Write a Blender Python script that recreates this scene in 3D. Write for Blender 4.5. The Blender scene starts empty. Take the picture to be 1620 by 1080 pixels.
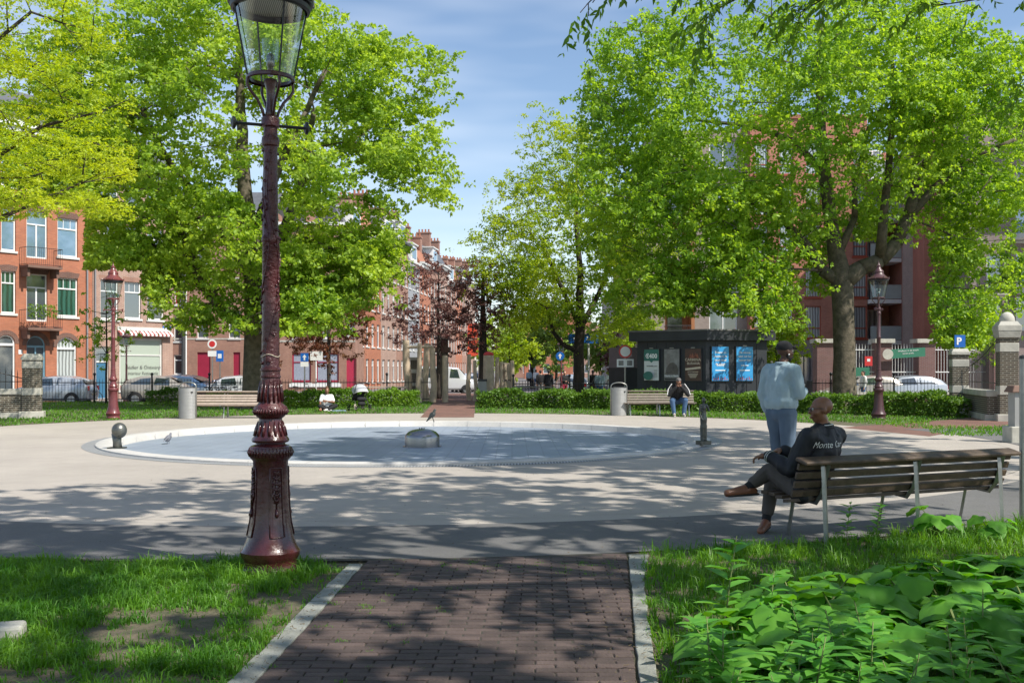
import bpy, bmesh, math, random
import numpy as np
from mathutils import Vector, Matrix, noise
from math import sin, cos, pi, radians as R

# ------------------------------------------------------------------ camera, sky, sun
scene = bpy.context.scene
F = 1575.0; HZ = 584.0; EYE = 1.5            # focal length in photo pixels, horizon row, eye height
cam_d = bpy.data.cameras.new('camera'); cam = bpy.data.objects.new('camera', cam_d)
scene.collection.objects.link(cam); scene.camera = cam
cam.location = (0, 0, EYE); cam.rotation_euler = (R(90), 0, 0)
cam_d.lens = 35.0; cam_d.sensor_width = 36.0; cam_d.shift_y = (HZ-540)/1620.0
cam_d.clip_start = 0.1; cam_d.clip_end = 2000
SUN_EL = 50.0; SUN_AZ = 125.0                # compass degrees, 0 = +Y, 90 = +X
world = bpy.data.worlds.new('World'); scene.world = world; world.use_nodes = True
wn = world.node_tree; wn.nodes.clear()
sky = wn.nodes.new('ShaderNodeTexSky'); sky.sky_type = 'NISHITA'; sky.sun_disc = False
sky.sun_elevation = R(SUN_EL); sky.sun_rotation = R(SUN_AZ); sky.altitude = 0
sky.air_density = 1.0; sky.dust_density = 0.6; sky.ozone_density = 1.6
tc = wn.nodes.new('ShaderNodeTexCoord'); mp = wn.nodes.new('ShaderNodeMapping')
mp.inputs['Scale'].default_value = (1.2, 1.6, 7.0); mp.inputs['Rotation'].default_value = (0.25, 0.1, 0.3)
nz = wn.nodes.new('ShaderNodeTexNoise'); nz.inputs['Scale'].default_value = 1.1; nz.inputs['Detail'].default_value = 4; nz.inputs['Roughness'].default_value = 0.62
rp = wn.nodes.new('ShaderNodeValToRGB'); rp.color_ramp.elements[0].position = 0.42; rp.color_ramp.elements[1].position = 0.78
rp.color_ramp.elements[0].color = (0,0,0,1); rp.color_ramp.elements[1].color = (0.44,0.44,0.44,1)
mx = wn.nodes.new('ShaderNodeMixRGB'); mx.inputs[2].default_value = (7.5, 7.8, 8.2, 1)
bg = wn.nodes.new('ShaderNodeBackground'); bg.inputs['Strength'].default_value = 0.125
wo = wn.nodes.new('ShaderNodeOutputWorld')
L = wn.links.new
L(tc.outputs['Generated'], mp.inputs['Vector']); L(mp.outputs[0], nz.inputs['Vector']); L(nz.outputs[0], rp.inputs[0])
L(rp.outputs[0], mx.inputs[0]); L(sky.outputs[0], mx.inputs[1]); L(mx.outputs[0], bg.inputs['Color']); L(bg.outputs[0], wo.inputs[0])
sun_d = bpy.data.lights.new('sun', 'SUN'); sun = bpy.data.objects.new('sun', sun_d); scene.collection.objects.link(sun)
sun_d.energy = 4.6; sun_d.angle = R(0.55); sun_d.color = (1.0, 0.95, 0.86)
SV = Vector((sin(R(SUN_AZ))*cos(R(SUN_EL)), cos(R(SUN_AZ))*cos(R(SUN_EL)), sin(R(SUN_EL))))
sun.rotation_euler = SV.to_track_quat('Z', 'Y').to_euler(); sun.location = SV*60
vs = scene.view_settings; vs.view_transform = 'Standard'; vs.look = 'None'; vs.exposure = 0.48; vs.gamma = 1
scene.render.engine = 'CYCLES'
try:
    scene.cycles.max_bounces = 8; scene.cycles.transparent_max_bounces = 8; scene.cycles.sample_clamp_indirect = 6
except Exception: pass

random.seed(7); rng = np.random.default_rng(11)
COL = scene.collection

# ------------------------------------------------------------------ helpers
def P(px, py, Y):  return Vector(((px-810)/F*Y, Y, EYE-(py-HZ)/F*Y))
def G(px, py, z=0.0):
    Y = F*(EYE-z)/(py-HZ); return Vector(((px-810)/F*Y, Y, z))

class MB:
    def __init__(s): s.v=[]; s.f=[]
    def add(s, vs, fs):
        o=len(s.v); s.v += [tuple(v) for v in vs]; s.f += [tuple(i+o for i in f) for f in fs]; return s
    def box(s, c, d, rot=None, taper=1.0):
        x,y,z=d[0]/2,d[1]/2,d[2]/2; t=taper
        pts=[Vector(p) for p in ((-x,-y,-z),(x,-y,-z),(x,y,-z),(-x,y,-z),(-x*t,-y*t,z),(x*t,-y*t,z),(x*t,y*t,z),(-x*t,y*t,z))]
        if rot is not None:
            m = rot if isinstance(rot, Matrix) else Matrix.Rotation(rot,3,'Z'); pts=[m@p for p in pts]
        c=Vector(c)
        return s.add([p+c for p in pts], [(0,3,2,1),(4,5,6,7),(0,1,5,4),(1,2,6,5),(2,3,7,6),(3,0,4,7)])
    def bx(s, x0,x1,y0,y1,z0,z1): return s.box(((x0+x1)/2,(y0+y1)/2,(z0+z1)/2),(abs(x1-x0),abs(y1-y0),abs(z1-z0)))
    def tube(s, pts, rad, n=8, cap=True, squash=None):
        pts=[Vector(p) for p in pts]; m=len(pts)
        if not hasattr(rad,'__len__'): rad=[rad]*m
        up=None; vs=[]; fs=[]
        for i,p in enumerate(pts):
            t=(pts[min(i+1,m-1)]-pts[max(i-1,0)])
            if t.length<1e-9: t=Vector((0,0,1))
            t.normalize()
            if up is None: up = Vector((0,0,1)) if abs(t.z)<0.9 else Vector((0,1,0))
            a=t.cross(up)
            if a.length<1e-6: a=t.orthogonal()
            a.normalize(); b=a.cross(t).normalized(); up=b
            for k in range(n):
                q=2*pi*k/n; kk = squash if squash else 1.0
                vs.append(p+a*(cos(q)*rad[i])+b*(sin(q)*rad[i]*kk))
        for i in range(m-1):
            for k in range(n):
                k2=(k+1)%n; fs.append((i*n+k,i*n+k2,(i+1)*n+k2,(i+1)*n+k))
        if cap: fs.append(tuple(range(n-1,-1,-1))); fs.append(tuple((m-1)*n+k for k in range(n)))
        return s.add(vs,fs)
    def lathe(s, prof, n=24, c=(0,0,0), cap=True):
        c=Vector(c); vs=[]; fs=[]; m=len(prof)
        for r,z in prof:
            for k in range(n):
                q=2*pi*k/n; vs.append(c+Vector((cos(q)*r,sin(q)*r,z)))
        for i in range(m-1):
            for k in range(n):
                k2=(k+1)%n; fs.append((i*n+k,i*n+k2,(i+1)*n+k2,(i+1)*n+k))
        if cap: fs.append(tuple(range(n-1,-1,-1))); fs.append(tuple((m-1)*n+k for k in range(n)))
        return s.add(vs,fs)
    def prism(s, poly, z0, z1):
        n=len(poly); vs=[(p[0],p[1],z0) for p in poly]+[(p[0],p[1],z1) for p in poly]
        fs=[tuple(range(n-1,-1,-1)),tuple(range(n,2*n))]+[(i,(i+1)%n,n+(i+1)%n,n+i) for i in range(n)]
        return s.add(vs,fs)
    def xz(s, poly, y0, y1):           # polygon in the x-z plane, extruded along y
        n=len(poly); vs=[(p[0],y0,p[1]) for p in poly]+[(p[0],y1,p[1]) for p in poly]
        fs=[tuple(range(n)),tuple(range(2*n-1,n-1,-1))]+[((i+1)%n,i,n+i,n+(i+1)%n) for i in range(n)]
        return s.add(vs,fs)
    def ball(s, c, r, seg=16, rings=10, sc=(1,1,1)):
        c=Vector(c); prof=[(max(1e-4,r*sin(pi*i/rings)), -r*cos(pi*i/rings)) for i in range(rings+1)]
        o=len(s.v); s.lathe(prof, seg, (0,0,0), cap=True)
        for i in range(o,len(s.v)):
            v=s.v[i]; s.v[i]=(v[0]*sc[0]+c.x, v[1]*sc[1]+c.y, v[2]*sc[2]+c.z)
        return s
    def mesh(s, name, m, smooth=False):
        me=bpy.data.meshes.new(name); me.from_pydata(s.v,[],s.f)
        if m is not None: me.materials.append(m)
        if smooth is True: me.polygons.foreach_set('use_smooth',[True]*len(me.polygons))
        elif smooth:
            me.polygons.foreach_set('use_smooth',[True]*len(me.polygons))
            try: me.set_sharp_from_angle(angle=R(smooth))
            except Exception: pass
        me.update(); return me
    def obj(s, name, m, parent=None, smooth=False, loc=None, rotz=0):
        return link(name, s.mesh(name,m,smooth), parent, loc, rotz)

def link(name, me, parent=None, loc=None, rotz=0):
    o=bpy.data.objects.new(name, me); COL.objects.link(o)
    if parent is not None: o.parent=parent
    if loc is not None: o.location=loc
    if rotz: o.rotation_euler=(0,0,rotz)
    return o
def tag(o, label=None, cat=None, group=None, kind=None):
    if label: o['label']=label
    if cat: o['category']=cat
    if group: o['group']=group
    if kind: o['kind']=kind
    return o
def thing(name, label, cat, loc=(0,0,0), rotz=0, group=None):
    return tag(link(name, None, None, loc, rotz), label, cat, group)
def copy_tree(o, parent=None):
    kids=list(o.children); c=o.copy(); COL.objects.link(c)
    if parent is not None: c.parent=parent
    for ch in kids: copy_tree(ch, c)
    return c
def clone(o, loc, rotz, label, scale=None):
    c=copy_tree(o); c.location=loc; c.rotation_euler=(0,0,rotz); c['label']=label
    if scale: c.scale=(scale,)*3 if not hasattr(scale,'__len__') else scale
    return c
def bevel(o, w=0.01, seg=2):
    b=o.modifiers.new('bevel','BEVEL'); b.width=w; b.segments=seg; b.limit_method='ANGLE'; return o

# ------------------------------------------------------------------ materials
def newmat(name):
    m=bpy.data.materials.new(name); m.use_nodes=True; nt=m.node_tree
    b=nt.nodes['Principled BSDF']; return m,nt,b
def mat(name, c, rough=0.7, metal=0.0, var=0.15, scale=8.0, bump=0.0, bscale=None, c2=None, spec=None, island=0.0, coat=0.0):
    m,nt,b=newmat(name); N=nt.nodes; L=nt.links.new
    b.inputs['Roughness'].default_value=rough; b.inputs['Metallic'].default_value=metal
    if spec is not None: b.inputs['Specular IOR Level'].default_value=spec
    if coat: b.inputs['Coat Weight'].default_value=coat; b.inputs['Coat Roughness'].default_value=0.12
    tc=N.new('ShaderNodeTexCoord'); nz=N.new('ShaderNodeTexNoise'); nz.inputs['Scale'].default_value=scale; nz.inputs['Detail'].default_value=6; nz.inputs['Roughness'].default_value=0.65
    L(tc.outputs['Object'], nz.inputs['Vector'])
    mr=N.new('ShaderNodeMixRGB'); rr=N.new('ShaderNodeMapRange'); rr.inputs[1].default_value=0.3; rr.inputs[2].default_value=0.7
    L(nz.outputs[0], rr.inputs[0]); L(rr.outputs[0], mr.inputs[0])
    d = c2 if c2 else tuple(x*(1+var) for x in c)
    mr.inputs[1].default_value=(*[x*(1-var) for x in c],1) if not c2 else (*c,1); mr.inputs[2].default_value=(*d,1)
    out=mr.outputs[0]
    if island:
        g=N.new('ShaderNodeNewGeometry'); hv=N.new('ShaderNodeHueSaturation'); r2=N.new('ShaderNodeMapRange')
        r2.inputs[3].default_value=1-island; r2.inputs[4].default_value=1+island
        L(g.outputs['Random Per Island'], r2.inputs[0]); L(r2.outputs[0], hv.inputs['Value']); L(out, hv.inputs['Color']); out=hv.outputs[0]
    L(out, b.inputs['Base Color'])
    if bump:
        n2=N.new('ShaderNodeTexNoise'); n2.inputs['Scale'].default_value=bscale or scale*4; n2.inputs['Detail'].default_value=5
        L(tc.outputs['Object'], n2.inputs['Vector']); bp=N.new('ShaderNodeBump'); bp.inputs['Strength'].default_value=bump; bp.inputs['Distance'].default_value=0.02
        L(n2.outputs[0], bp.inputs['Height']); L(bp.outputs[0], b.inputs['Normal'])
    return m
def brick(name, c1, c2, mortar, bw=0.22, bh=0.065, var=0.25, rough=0.85, msz=0.012, flat=False, off=0.5):
    m,nt,b=newmat(name); N=nt.nodes; L=nt.links.new; b.inputs['Roughness'].default_value=rough
    tc=N.new('ShaderNodeTexCoord'); sp=N.new('ShaderNodeSeparateXYZ'); cb=N.new('ShaderNodeCombineXYZ'); L(tc.outputs['Object'], sp.inputs[0])
    if flat: L(sp.outputs[0], cb.inputs[0]); L(sp.outputs[1], cb.inputs[1])
    else:
        ad=N.new('ShaderNodeMath'); L(sp.outputs[0], ad.inputs[0]); L(sp.outputs[1], ad.inputs[1]); L(ad.outputs[0], cb.inputs[0]); L(sp.outputs[2], cb.inputs[1])
    bt=N.new('ShaderNodeTexBrick'); bt.offset=off; bt.inputs['Scale'].default_value=1; bt.inputs['Brick Width'].default_value=bw; bt.inputs['Row Height'].default_value=bh; bt.inputs['Mortar Size'].default_value=msz
    bt.inputs['Color1'].default_value=(*c1,1); bt.inputs['Color2'].default_value=(*c2,1); bt.inputs['Mortar'].default_value=(*mortar,1)
    L(cb.outputs[0], bt.inputs['Vector'])
    nz=N.new('ShaderNodeTexNoise'); nz.inputs['Scale'].default_value=0.7; nz.inputs['Detail'].default_value=8; nz.inputs['Roughness'].default_value=0.7; L(tc.outputs['Object'], nz.inputs['Vector'])
    mr=N.new('ShaderNodeMapRange'); mr.inputs[1].default_value=0.25; mr.inputs[2].default_value=0.75; mr.inputs[3].default_value=1-var; mr.inputs[4].default_value=1+var; L(nz.outputs[0], mr.inputs[0])
    hv=N.new('ShaderNodeHueSaturation'); L(bt.outputs['Color'], hv.inputs['Color']); L(mr.outputs[0], hv.inputs['Value']); L(hv.outputs[0], b.inputs['Base Color'])
    bp=N.new('ShaderNodeBump'); bp.inputs['Strength'].default_value=0.4; bp.inputs['Distance'].default_value=0.01; bp.invert=True; L(bt.outputs['Fac'], bp.inputs['Height']); L(bp.outputs[0], b.inputs['Normal'])
    return m
def leafmat(name, ca, cb_, tr=0.45, tcol=None, rough=0.45, nscale=0.35, spec=0.35):
    m,nt,b=newmat(name); N=nt.nodes; L=nt.links.new
    b.inputs['Roughness'].default_value=rough; b.inputs['Specular IOR Level'].default_value=spec
    g=N.new('ShaderNodeNewGeometry'); tc=N.new('ShaderNodeTexCoord'); nz=N.new('ShaderNodeTexNoise'); nz.inputs['Scale'].default_value=nscale; nz.inputs['Detail'].default_value=3
    L(tc.outputs['Object'], nz.inputs['Vector'])
    ma=N.new('ShaderNodeMath'); ma.operation='MULTIPLY_ADD'; ma.inputs[1].default_value=0.34; L(g.outputs['Random Per Island'], ma.inputs[0])
    rr=N.new('ShaderNodeMapRange'); rr.inputs[1].default_value=0.35; rr.inputs[2].default_value=0.65; rr.inputs[3].default_value=0; rr.inputs[4].default_value=0.66
    L(nz.outputs[0], rr.inputs[0]); L(rr.outputs[0], ma.inputs[2])
    mx=N.new('ShaderNodeMixRGB'); L(ma.outputs[0], mx.inputs[0]); mx.inputs[1].default_value=(*ca,1); mx.inputs[2].default_value=(*cb_,1)
    L(mx.outputs[0], b.inputs['Base Color'])
    t=N.new('ShaderNodeBsdfTranslucent'); hs=N.new('ShaderNodeHueSaturation'); hs.inputs['Value'].default_value=1.9; hs.inputs['Saturation'].default_value=1.1; hs.inputs['Hue'].default_value=0.485
    L(mx.outputs[0], hs.inputs['Color']); L(hs.outputs[0], t.inputs['Color'])
    ms=N.new('ShaderNodeMixShader'); ms.inputs[0].default_value=tr; L(b.outputs[0], ms.inputs[1]); L(t.outputs[0], ms.inputs[2])
    L(ms.outputs[0], nt.nodes['Material Output'].inputs['Surface'])
    return m
def glassmat(name, tint, rough=0.04, refl=0.5, var=0.5, fold=0):
    m,nt,b=newmat(name); N=nt.nodes; L=nt.links.new
    oi=N.new('ShaderNodeObjectInfo'); hv=N.new('ShaderNodeHueSaturation'); r=N.new('ShaderNodeMapRange'); r.inputs[3].default_value=1-var; r.inputs[4].default_value=1+var
    L(oi.outputs['Random'], r.inputs[0]); L(r.outputs[0], hv.inputs['Value']); hv.inputs['Color'].default_value=(*tint,1); L(hv.outputs[0], b.inputs['Base Color'])
    if fold:  # shade of curtain folds put into the colour as vertical bands
        tc=N.new('ShaderNodeTexCoord'); wv=N.new('ShaderNodeTexWave'); wv.bands_direction='X'; wv.inputs['Scale'].default_value=fold; wv.inputs['Distortion'].default_value=1.5; wv.inputs['Detail'].default_value=1; L(tc.outputs['Object'],wv.inputs['Vector'])
        mr=N.new('ShaderNodeMapRange'); mr.inputs[3].default_value=.35; mr.inputs[4].default_value=1.1; L(wv.outputs[0],mr.inputs[0]); h2=N.new('ShaderNodeHueSaturation'); L(mr.outputs[0],h2.inputs['Value']); L(hv.outputs[0],h2.inputs['Color']); L(h2.outputs[0],b.inputs['Base Color'])
    b.inputs['Roughness'].default_value=rough; b.inputs['Specular IOR Level'].default_value=1.0; b.inputs['IOR'].default_value=1.45+refl
    return m
def groundmat(name,c,speck=0.25,stain=0.2,rough=0.9,sp_scale=160):
    m,nt,b=newmat(name); N=nt.nodes; L=nt.links.new; b.inputs['Roughness'].default_value=rough; tc=N.new('ShaderNodeTexCoord')
    def nz_(sc,det,lo,hi,a,b_):
        n=N.new('ShaderNodeTexNoise'); n.inputs['Scale'].default_value=sc; n.inputs['Detail'].default_value=det; n.inputs['Roughness'].default_value=.7; L(tc.outputs['Object'],n.inputs['Vector'])
        r=N.new('ShaderNodeMapRange'); r.inputs[1].default_value=lo; r.inputs[2].default_value=hi; r.inputs[3].default_value=a; r.inputs[4].default_value=b_; L(n.outputs[0],r.inputs[0]); return r.outputs[0]
    a=nz_(0.35,5,.35,.65,1-stain,1+stain*.5); d=nz_(2.7,6,.3,.7,1-stain*.5,1+stain*.4); e=nz_(sp_scale,2,.3,.7,1-speck,1+speck)
    v=N.new('ShaderNodeTexVoronoi'); v.inputs['Scale'].default_value=2.3; L(tc.outputs['Object'],v.inputs['Vector']); vr=N.new('ShaderNodeMapRange'); vr.inputs[1].default_value=.03; vr.inputs[2].default_value=.05; vr.inputs[3].default_value=.7; vr.inputs[4].default_value=1; L(v.outputs['Distance'],vr.inputs[0])
    def mul(p,q):
        k=N.new('ShaderNodeMath'); k.operation='MULTIPLY'; L(p,k.inputs[0]); L(q,k.inputs[1]); return k.outputs[0]
    hv=N.new('ShaderNodeHueSaturation'); hv.inputs['Color'].default_value=(*c,1); L(mul(mul(a,d),mul(e,vr.outputs[0])),hv.inputs['Value']); L(hv.outputs[0],b.inputs['Base Color'])
    bp=N.new('ShaderNodeBump'); bp.inputs['Strength'].default_value=.35; bp.inputs['Distance'].default_value=.01; L(e,bp.inputs['Height']); L(bp.outputs[0],b.inputs['Normal']); return m
def wornpaint(name,c,chip,rough=.28,coat=.3,scale=30,amt=.62,bump=.5):
    m=mat(name,c,rough,0,.16,5,bump=bump,bscale=34,coat=coat); nt=m.node_tree; N=nt.nodes; b=N['Principled BSDF']; L=nt.links.new
    n=N.new('ShaderNodeTexNoise'); n.inputs['Scale'].default_value=scale; n.inputs['Detail'].default_value=8; n.inputs['Roughness'].default_value=.75; tc=N.new('ShaderNodeTexCoord'); L(tc.outputs['Object'],n.inputs['Vector'])
    r=N.new('ShaderNodeMapRange'); r.inputs[1].default_value=amt; r.inputs[2].default_value=amt+.05; L(n.outputs[0],r.inputs[0])
    src=b.inputs['Base Color'].links[0].from_socket; mx=N.new('ShaderNodeMixRGB'); L(r.outputs[0],mx.inputs[0]); L(src,mx.inputs[1]); mx.inputs[2].default_value=(*chip,1); L(mx.outputs[0],b.inputs['Base Color'])
    r2=N.new('ShaderNodeMapRange'); r2.inputs[1].default_value=.4; r2.inputs[2].default_value=.65; r2.inputs[3].default_value=rough; r2.inputs[4].default_value=rough+.3; L(n.outputs[0],r2.inputs[0]); L(r2.outputs[0],b.inputs['Roughness']); return m
M={}
M['asphalt_light']=groundmat('plaza_aggregate',(0.385,0.345,0.30),.22,.12)
M['asphalt_dark']=groundmat('dark_asphalt',(0.138,0.134,0.13),.3,.2)
M['street']=mat('street_paving',(0.16,0.145,0.14),0.9,0,0.2,0.6)
M['earth']=mat('bare_earth',(0.15,0.115,0.08),0.95,0,0.3,9,bump=1.0,bscale=30,c2=(0.06,0.07,0.03))
M['rim']=groundmat('pale_stone_rim',(0.52,0.50,0.465),.12,.16,.75,60)
M['stone']=mat('pale_stone',(0.46,0.44,0.38),0.8,0,0.22,2.5,bump=0.25)
M['kerb']=mat('concrete_strip',(0.33,0.34,0.31),0.85,0,0.18,4,bump=0.5,bscale=60,c2=(0.18,0.18,0.155))
M['pool']=brick('pool_tiles',(0.235,0.275,0.335),(0.265,0.305,0.36),(0.185,0.215,0.26),0.3,0.3,0.14,0.5,0.008,True,0.0)
M['drain']=brick('drain_slots',(0.10,0.11,0.12),(0.09,0.10,0.11),(0.42,0.42,0.42),0.05,0.3,0.1,0.6,0.012,True,0.0)
M['paver']=mat('brick_paver',(0.080,0.056,0.049),0.8,0,0.25,5,bump=0.4,bscale=70,island=0.28)
M['joint']=mat('joint_sand',(0.05,0.045,0.035),0.95,0,0.3,20)
M['maroon']=wornpaint('maroon_paint',(0.060,0.012,0.014),(0.13,0.07,0.06),.2,.5,30,.70,.25)
M['maroon_relief']=wornpaint('maroon_relief',(0.072,0.013,0.015),(0.15,0.08,0.07),.26,.3,34,.67,.8)
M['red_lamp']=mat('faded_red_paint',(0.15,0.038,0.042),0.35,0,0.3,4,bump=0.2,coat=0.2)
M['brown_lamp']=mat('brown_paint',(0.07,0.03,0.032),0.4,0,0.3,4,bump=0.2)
M['black']=mat('black_iron',(0.02,0.02,0.022),0.45,0,0.2,10)
M['darkgrey']=mat('dark_grey',(0.05,0.052,0.055),0.6,0,0.15,5)
M['steel']=mat('brushed_steel',(0.27,0.27,0.275),0.27,1.0,0.08,3)
M['steel_leg']=mat('galvanised_steel',(0.36,0.36,0.34),0.42,0.9,0.15,12)
M['bin']=mat('grey_bin_metal',(0.34,0.34,0.33),0.5,0.2,0.06,6)
M['bench_wood']=mat('weathered_teak',(0.085,0.058,0.038),0.6,0,0.35,9,bump=0.3,bscale=40,island=0.2)
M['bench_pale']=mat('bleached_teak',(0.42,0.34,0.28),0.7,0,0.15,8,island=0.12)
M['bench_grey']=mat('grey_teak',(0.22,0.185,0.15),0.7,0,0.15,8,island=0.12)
M['bronze']=mat('dark_bronze',(0.085,0.09,0.082),0.38,0.7,0.25,9,bump=0.3,bscale=30)
M['bronze_ball']=mat('grey_bronze',(0.15,0.15,0.135),0.38,0.75,0.3,7,bump=0.3,bscale=25)
M['bark']=mat('grey_brown_bark',(0.17,0.14,0.10),0.95,0,0.4,5,bump=1.0,bscale=14,c2=(0.05,0.045,0.028))
M['bark_dark']=mat('dark_bark',(0.045,0.035,0.028),0.95,0,0.3,5,bump=0.8,bscale=14)
M['pole']=mat('debarked_pole',(0.52,0.41,0.30),0.85,0,0.25,3,bump=0.4,bscale=12)
M['white']=mat('white_paint',(0.78,0.78,0.76),0.5,0,0.05,3)
M['whitish']=mat('offwhite_paint',(0.6,0.6,0.57),0.6,0,0.08,3)
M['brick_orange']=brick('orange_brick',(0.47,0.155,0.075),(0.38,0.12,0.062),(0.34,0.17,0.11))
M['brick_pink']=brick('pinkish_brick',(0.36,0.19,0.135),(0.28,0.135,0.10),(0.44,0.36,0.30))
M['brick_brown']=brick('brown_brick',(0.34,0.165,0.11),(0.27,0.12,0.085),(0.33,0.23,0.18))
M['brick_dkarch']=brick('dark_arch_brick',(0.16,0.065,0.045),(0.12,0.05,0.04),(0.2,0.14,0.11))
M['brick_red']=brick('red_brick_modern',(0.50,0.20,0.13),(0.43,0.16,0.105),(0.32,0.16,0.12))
M['brick_grey']=brick('mauve_grey_brick',(0.25,0.185,0.17),(0.20,0.145,0.135),(0.28,0.24,0.22))
M['brick_pillar']=brick('dark_pillar_brick',(0.095,0.07,0.045),(0.055,0.043,0.032),(0.27,0.25,0.2),0.21,0.06,0.2,0.85,0.011)
M['brick_plum']=brick('plum_pillar_brick',(0.19,0.085,0.075),(0.15,0.065,0.06),(0.2,0.15,0.14))
M['slate']=mat('slate_roof',(0.10,0.105,0.115),0.6,0,0.2,2)
M['pipe']=mat('grey_downpipe',(0.25,0.25,0.26),0.5,0,0.1,3)
M['greygable']=mat('grey_render',(0.30,0.31,0.33),0.7,0,0.1,2)
M['crimson']=mat('crimson_door',(0.30,0.02,0.05),0.4,0,0.1,2)
M['blue_door']=mat('blue_door',(0.05,0.16,0.27),0.4,0,0.1,2)
M['terra']=mat('terracotta',(0.34,0.14,0.08),0.8,0,0.2,4)
M['kiosk']=mat('black_panels',(0.018,0.021,0.026),0.55,0,0.3,1.5)
M['kiosk_edge']=mat('roof_edge_grey',(0.13,0.125,0.12),0.7,0,0.3,3)
M['pane']=glassmat('window_glass',(0.10,0.13,0.15),0.06,0.35,0.8)
M['pane_cur']=glassmat('glass_over_curtain',(0.40,0.44,0.44),0.12,0.15,0.35,fold=1.6)
M['pane_green']=glassmat('glass_green_curtain',(0.04,0.13,0.10),0.08,0.25,0.3,fold=1.1)
M['pane_blue']=glassmat('sky_tinted_glass',(0.12,0.20,0.29),0.05,0.45,0.4)  # blue of the reflected sky put into the base colour
M['pane_frost']=glassmat('frosted_shop_glass',(0.42,0.48,0.40),0.3,0.0,0.05)
M['carglass']=glassmat('car_glass',(0.03,0.045,0.055),0.05,0.3,0.2)
M['balglass']=mat('balcony_glass',(0.42,0.48,0.47),0.12,0,0.1,1,spec=0.8)
M['tyre']=mat('tyre_rubber',(0.02,0.02,0.02),0.8)
M['hub']=mat('wheel_rim_metal',(0.4,0.4,0.4),0.4,0.8)
M['skin_dark']=mat('dark_skin',(0.075,0.034,0.020),0.5,0,0.12,12)
M['skin_brown']=mat('brown_skin',(0.20,0.088,0.048),0.42,0,0.12,14)
M['skin_light']=mat('light_skin',(0.50,0.28,0.19),0.5,0,0.08,12)
M['cloth_blue']=mat('pale_blue_jacket',(0.30,0.40,0.44),0.85,0,0.08,5,bump=0.25,bscale=18)
M['cloth_trou']=mat('slate_trousers',(0.085,0.125,0.18),0.9,0,0.12,6,bump=0.2,bscale=14)
M['cloth_navy']=mat('navy_jacket',(0.006,0.007,0.011),0.65,0,0.25,8,bump=0.25,bscale=16)
M['cloth_brown']=mat('brown_trousers',(0.085,0.072,0.062),0.85,0,0.1,8,bump=0.2,bscale=20)
M['cloth_black']=mat('black_cloth',(0.012,0.012,0.014),0.85)
M['cloth_white']=mat('white_cloth',(0.72,0.72,0.70),0.9,0,0.05,6)
M['jeans']=mat('blue_jeans',(0.055,0.11,0.21),0.9,0,0.2,10)
M['leather']=mat('tan_leather',(0.20,0.075,0.038),0.4,0,0.25,14)
M['rubber']=mat('dark_sole',(0.02,0.018,0.016),0.8)
M['sign_blue']=mat('sign_blue',(0.01,0.12,0.45),0.4,0,0.03,3)
M['sign_red']=mat('sign_red',(0.55,0.03,0.03),0.4,0,0.03,3)
M['sign_green']=mat('banner_green',(0.03,0.17,0.10),0.6,0,0.05,3)
M['wood_or']=mat('orange_wood_cladding',(0.36,0.15,0.06),0.6,0,0.15,4)
# foliage
M['lf_left']=leafmat('maple_leaves',(0.15,0.28,0.035),(0.40,0.52,0.07),0.47)
M['lf_right']=leafmat('lime_leaves',(0.13,0.27,0.035),(0.36,0.51,0.06),0.47)
M['lf_yel']=leafmat('locust_leaves',(0.24,0.36,0.03),(0.48,0.54,0.055),0.45)
M['lf_mid']=leafmat('hornbeam_leaves',(0.17,0.29,0.03),(0.42,0.51,0.055),0.47)
M['lf_copper']=leafmat('copper_leaves',(0.13,0.06,0.055),(0.27,0.15,0.12),0.3)
M['lf_rust']=leafmat('rusty_leaves',(0.15,0.045,0.03),(0.20,0.12,0.04),0.32)
M['lf_far']=leafmat('distant_leaves',(0.16,0.27,0.06),(0.32,0.42,0.09),0.4)
M['lf_ash']=leafmat('ash_leaflets',(0.07,0.17,0.02),(0.15,0.28,0.03),0.4)
M['lf_hedge']=leafmat('hedge_leaves',(0.07,0.17,0.02),(0.22,0.36,0.04),0.38)
M['lf_plant']=leafmat('broad_plant_leaves',(0.06,0.22,0.025),(0.20,0.45,0.05),0.36,nscale=3,rough=.55)
M['lf_stem']=leafmat('lance_plant_leaves',(0.065,0.24,0.03),(0.18,0.42,0.055),0.3,nscale=3)
M['lf_hedge2']=leafmat('dark_hedge_leaves',(0.045,0.115,0.015),(0.13,0.24,0.03),0.33)
M['grass']=leafmat('grass_blades',(0.04,0.15,0.014),(0.16,0.33,0.032),0.38,nscale=1.6)
M['stem']=mat('plant_stem',(0.16,0.2,0.06),0.7)

# ------------------------------------------------------------------ setting: ground, plaza, pool, paths
PC=Vector((-2.2,21.9,0))
def ring(r0,r1,a0,a1,n,z,name,m,hb=None,skirt=None):
    mb=MB(); vs=[]; fs=[]
    for i in range(n+1):
        a=a0+(a1-a0)*i/n
        vs+= [(PC.x+cos(a)*r0,PC.y+sin(a)*r0,z),(PC.x+cos(a)*r1,PC.y+sin(a)*r1,z)]
        if i<n: fs.append((2*i,2*i+1,2*i+3,2*i+2))
    mb.add(vs,fs); return tag(mb.obj(name,m),kind='structure')
tag(MB().add([(-900,-300,-0.27),(900,-300,-0.27),(900,1500,-0.27),(-900,1500,-0.27)],[(0,1,2,3)]).obj('ground',M['street']),kind='structure')
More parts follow.
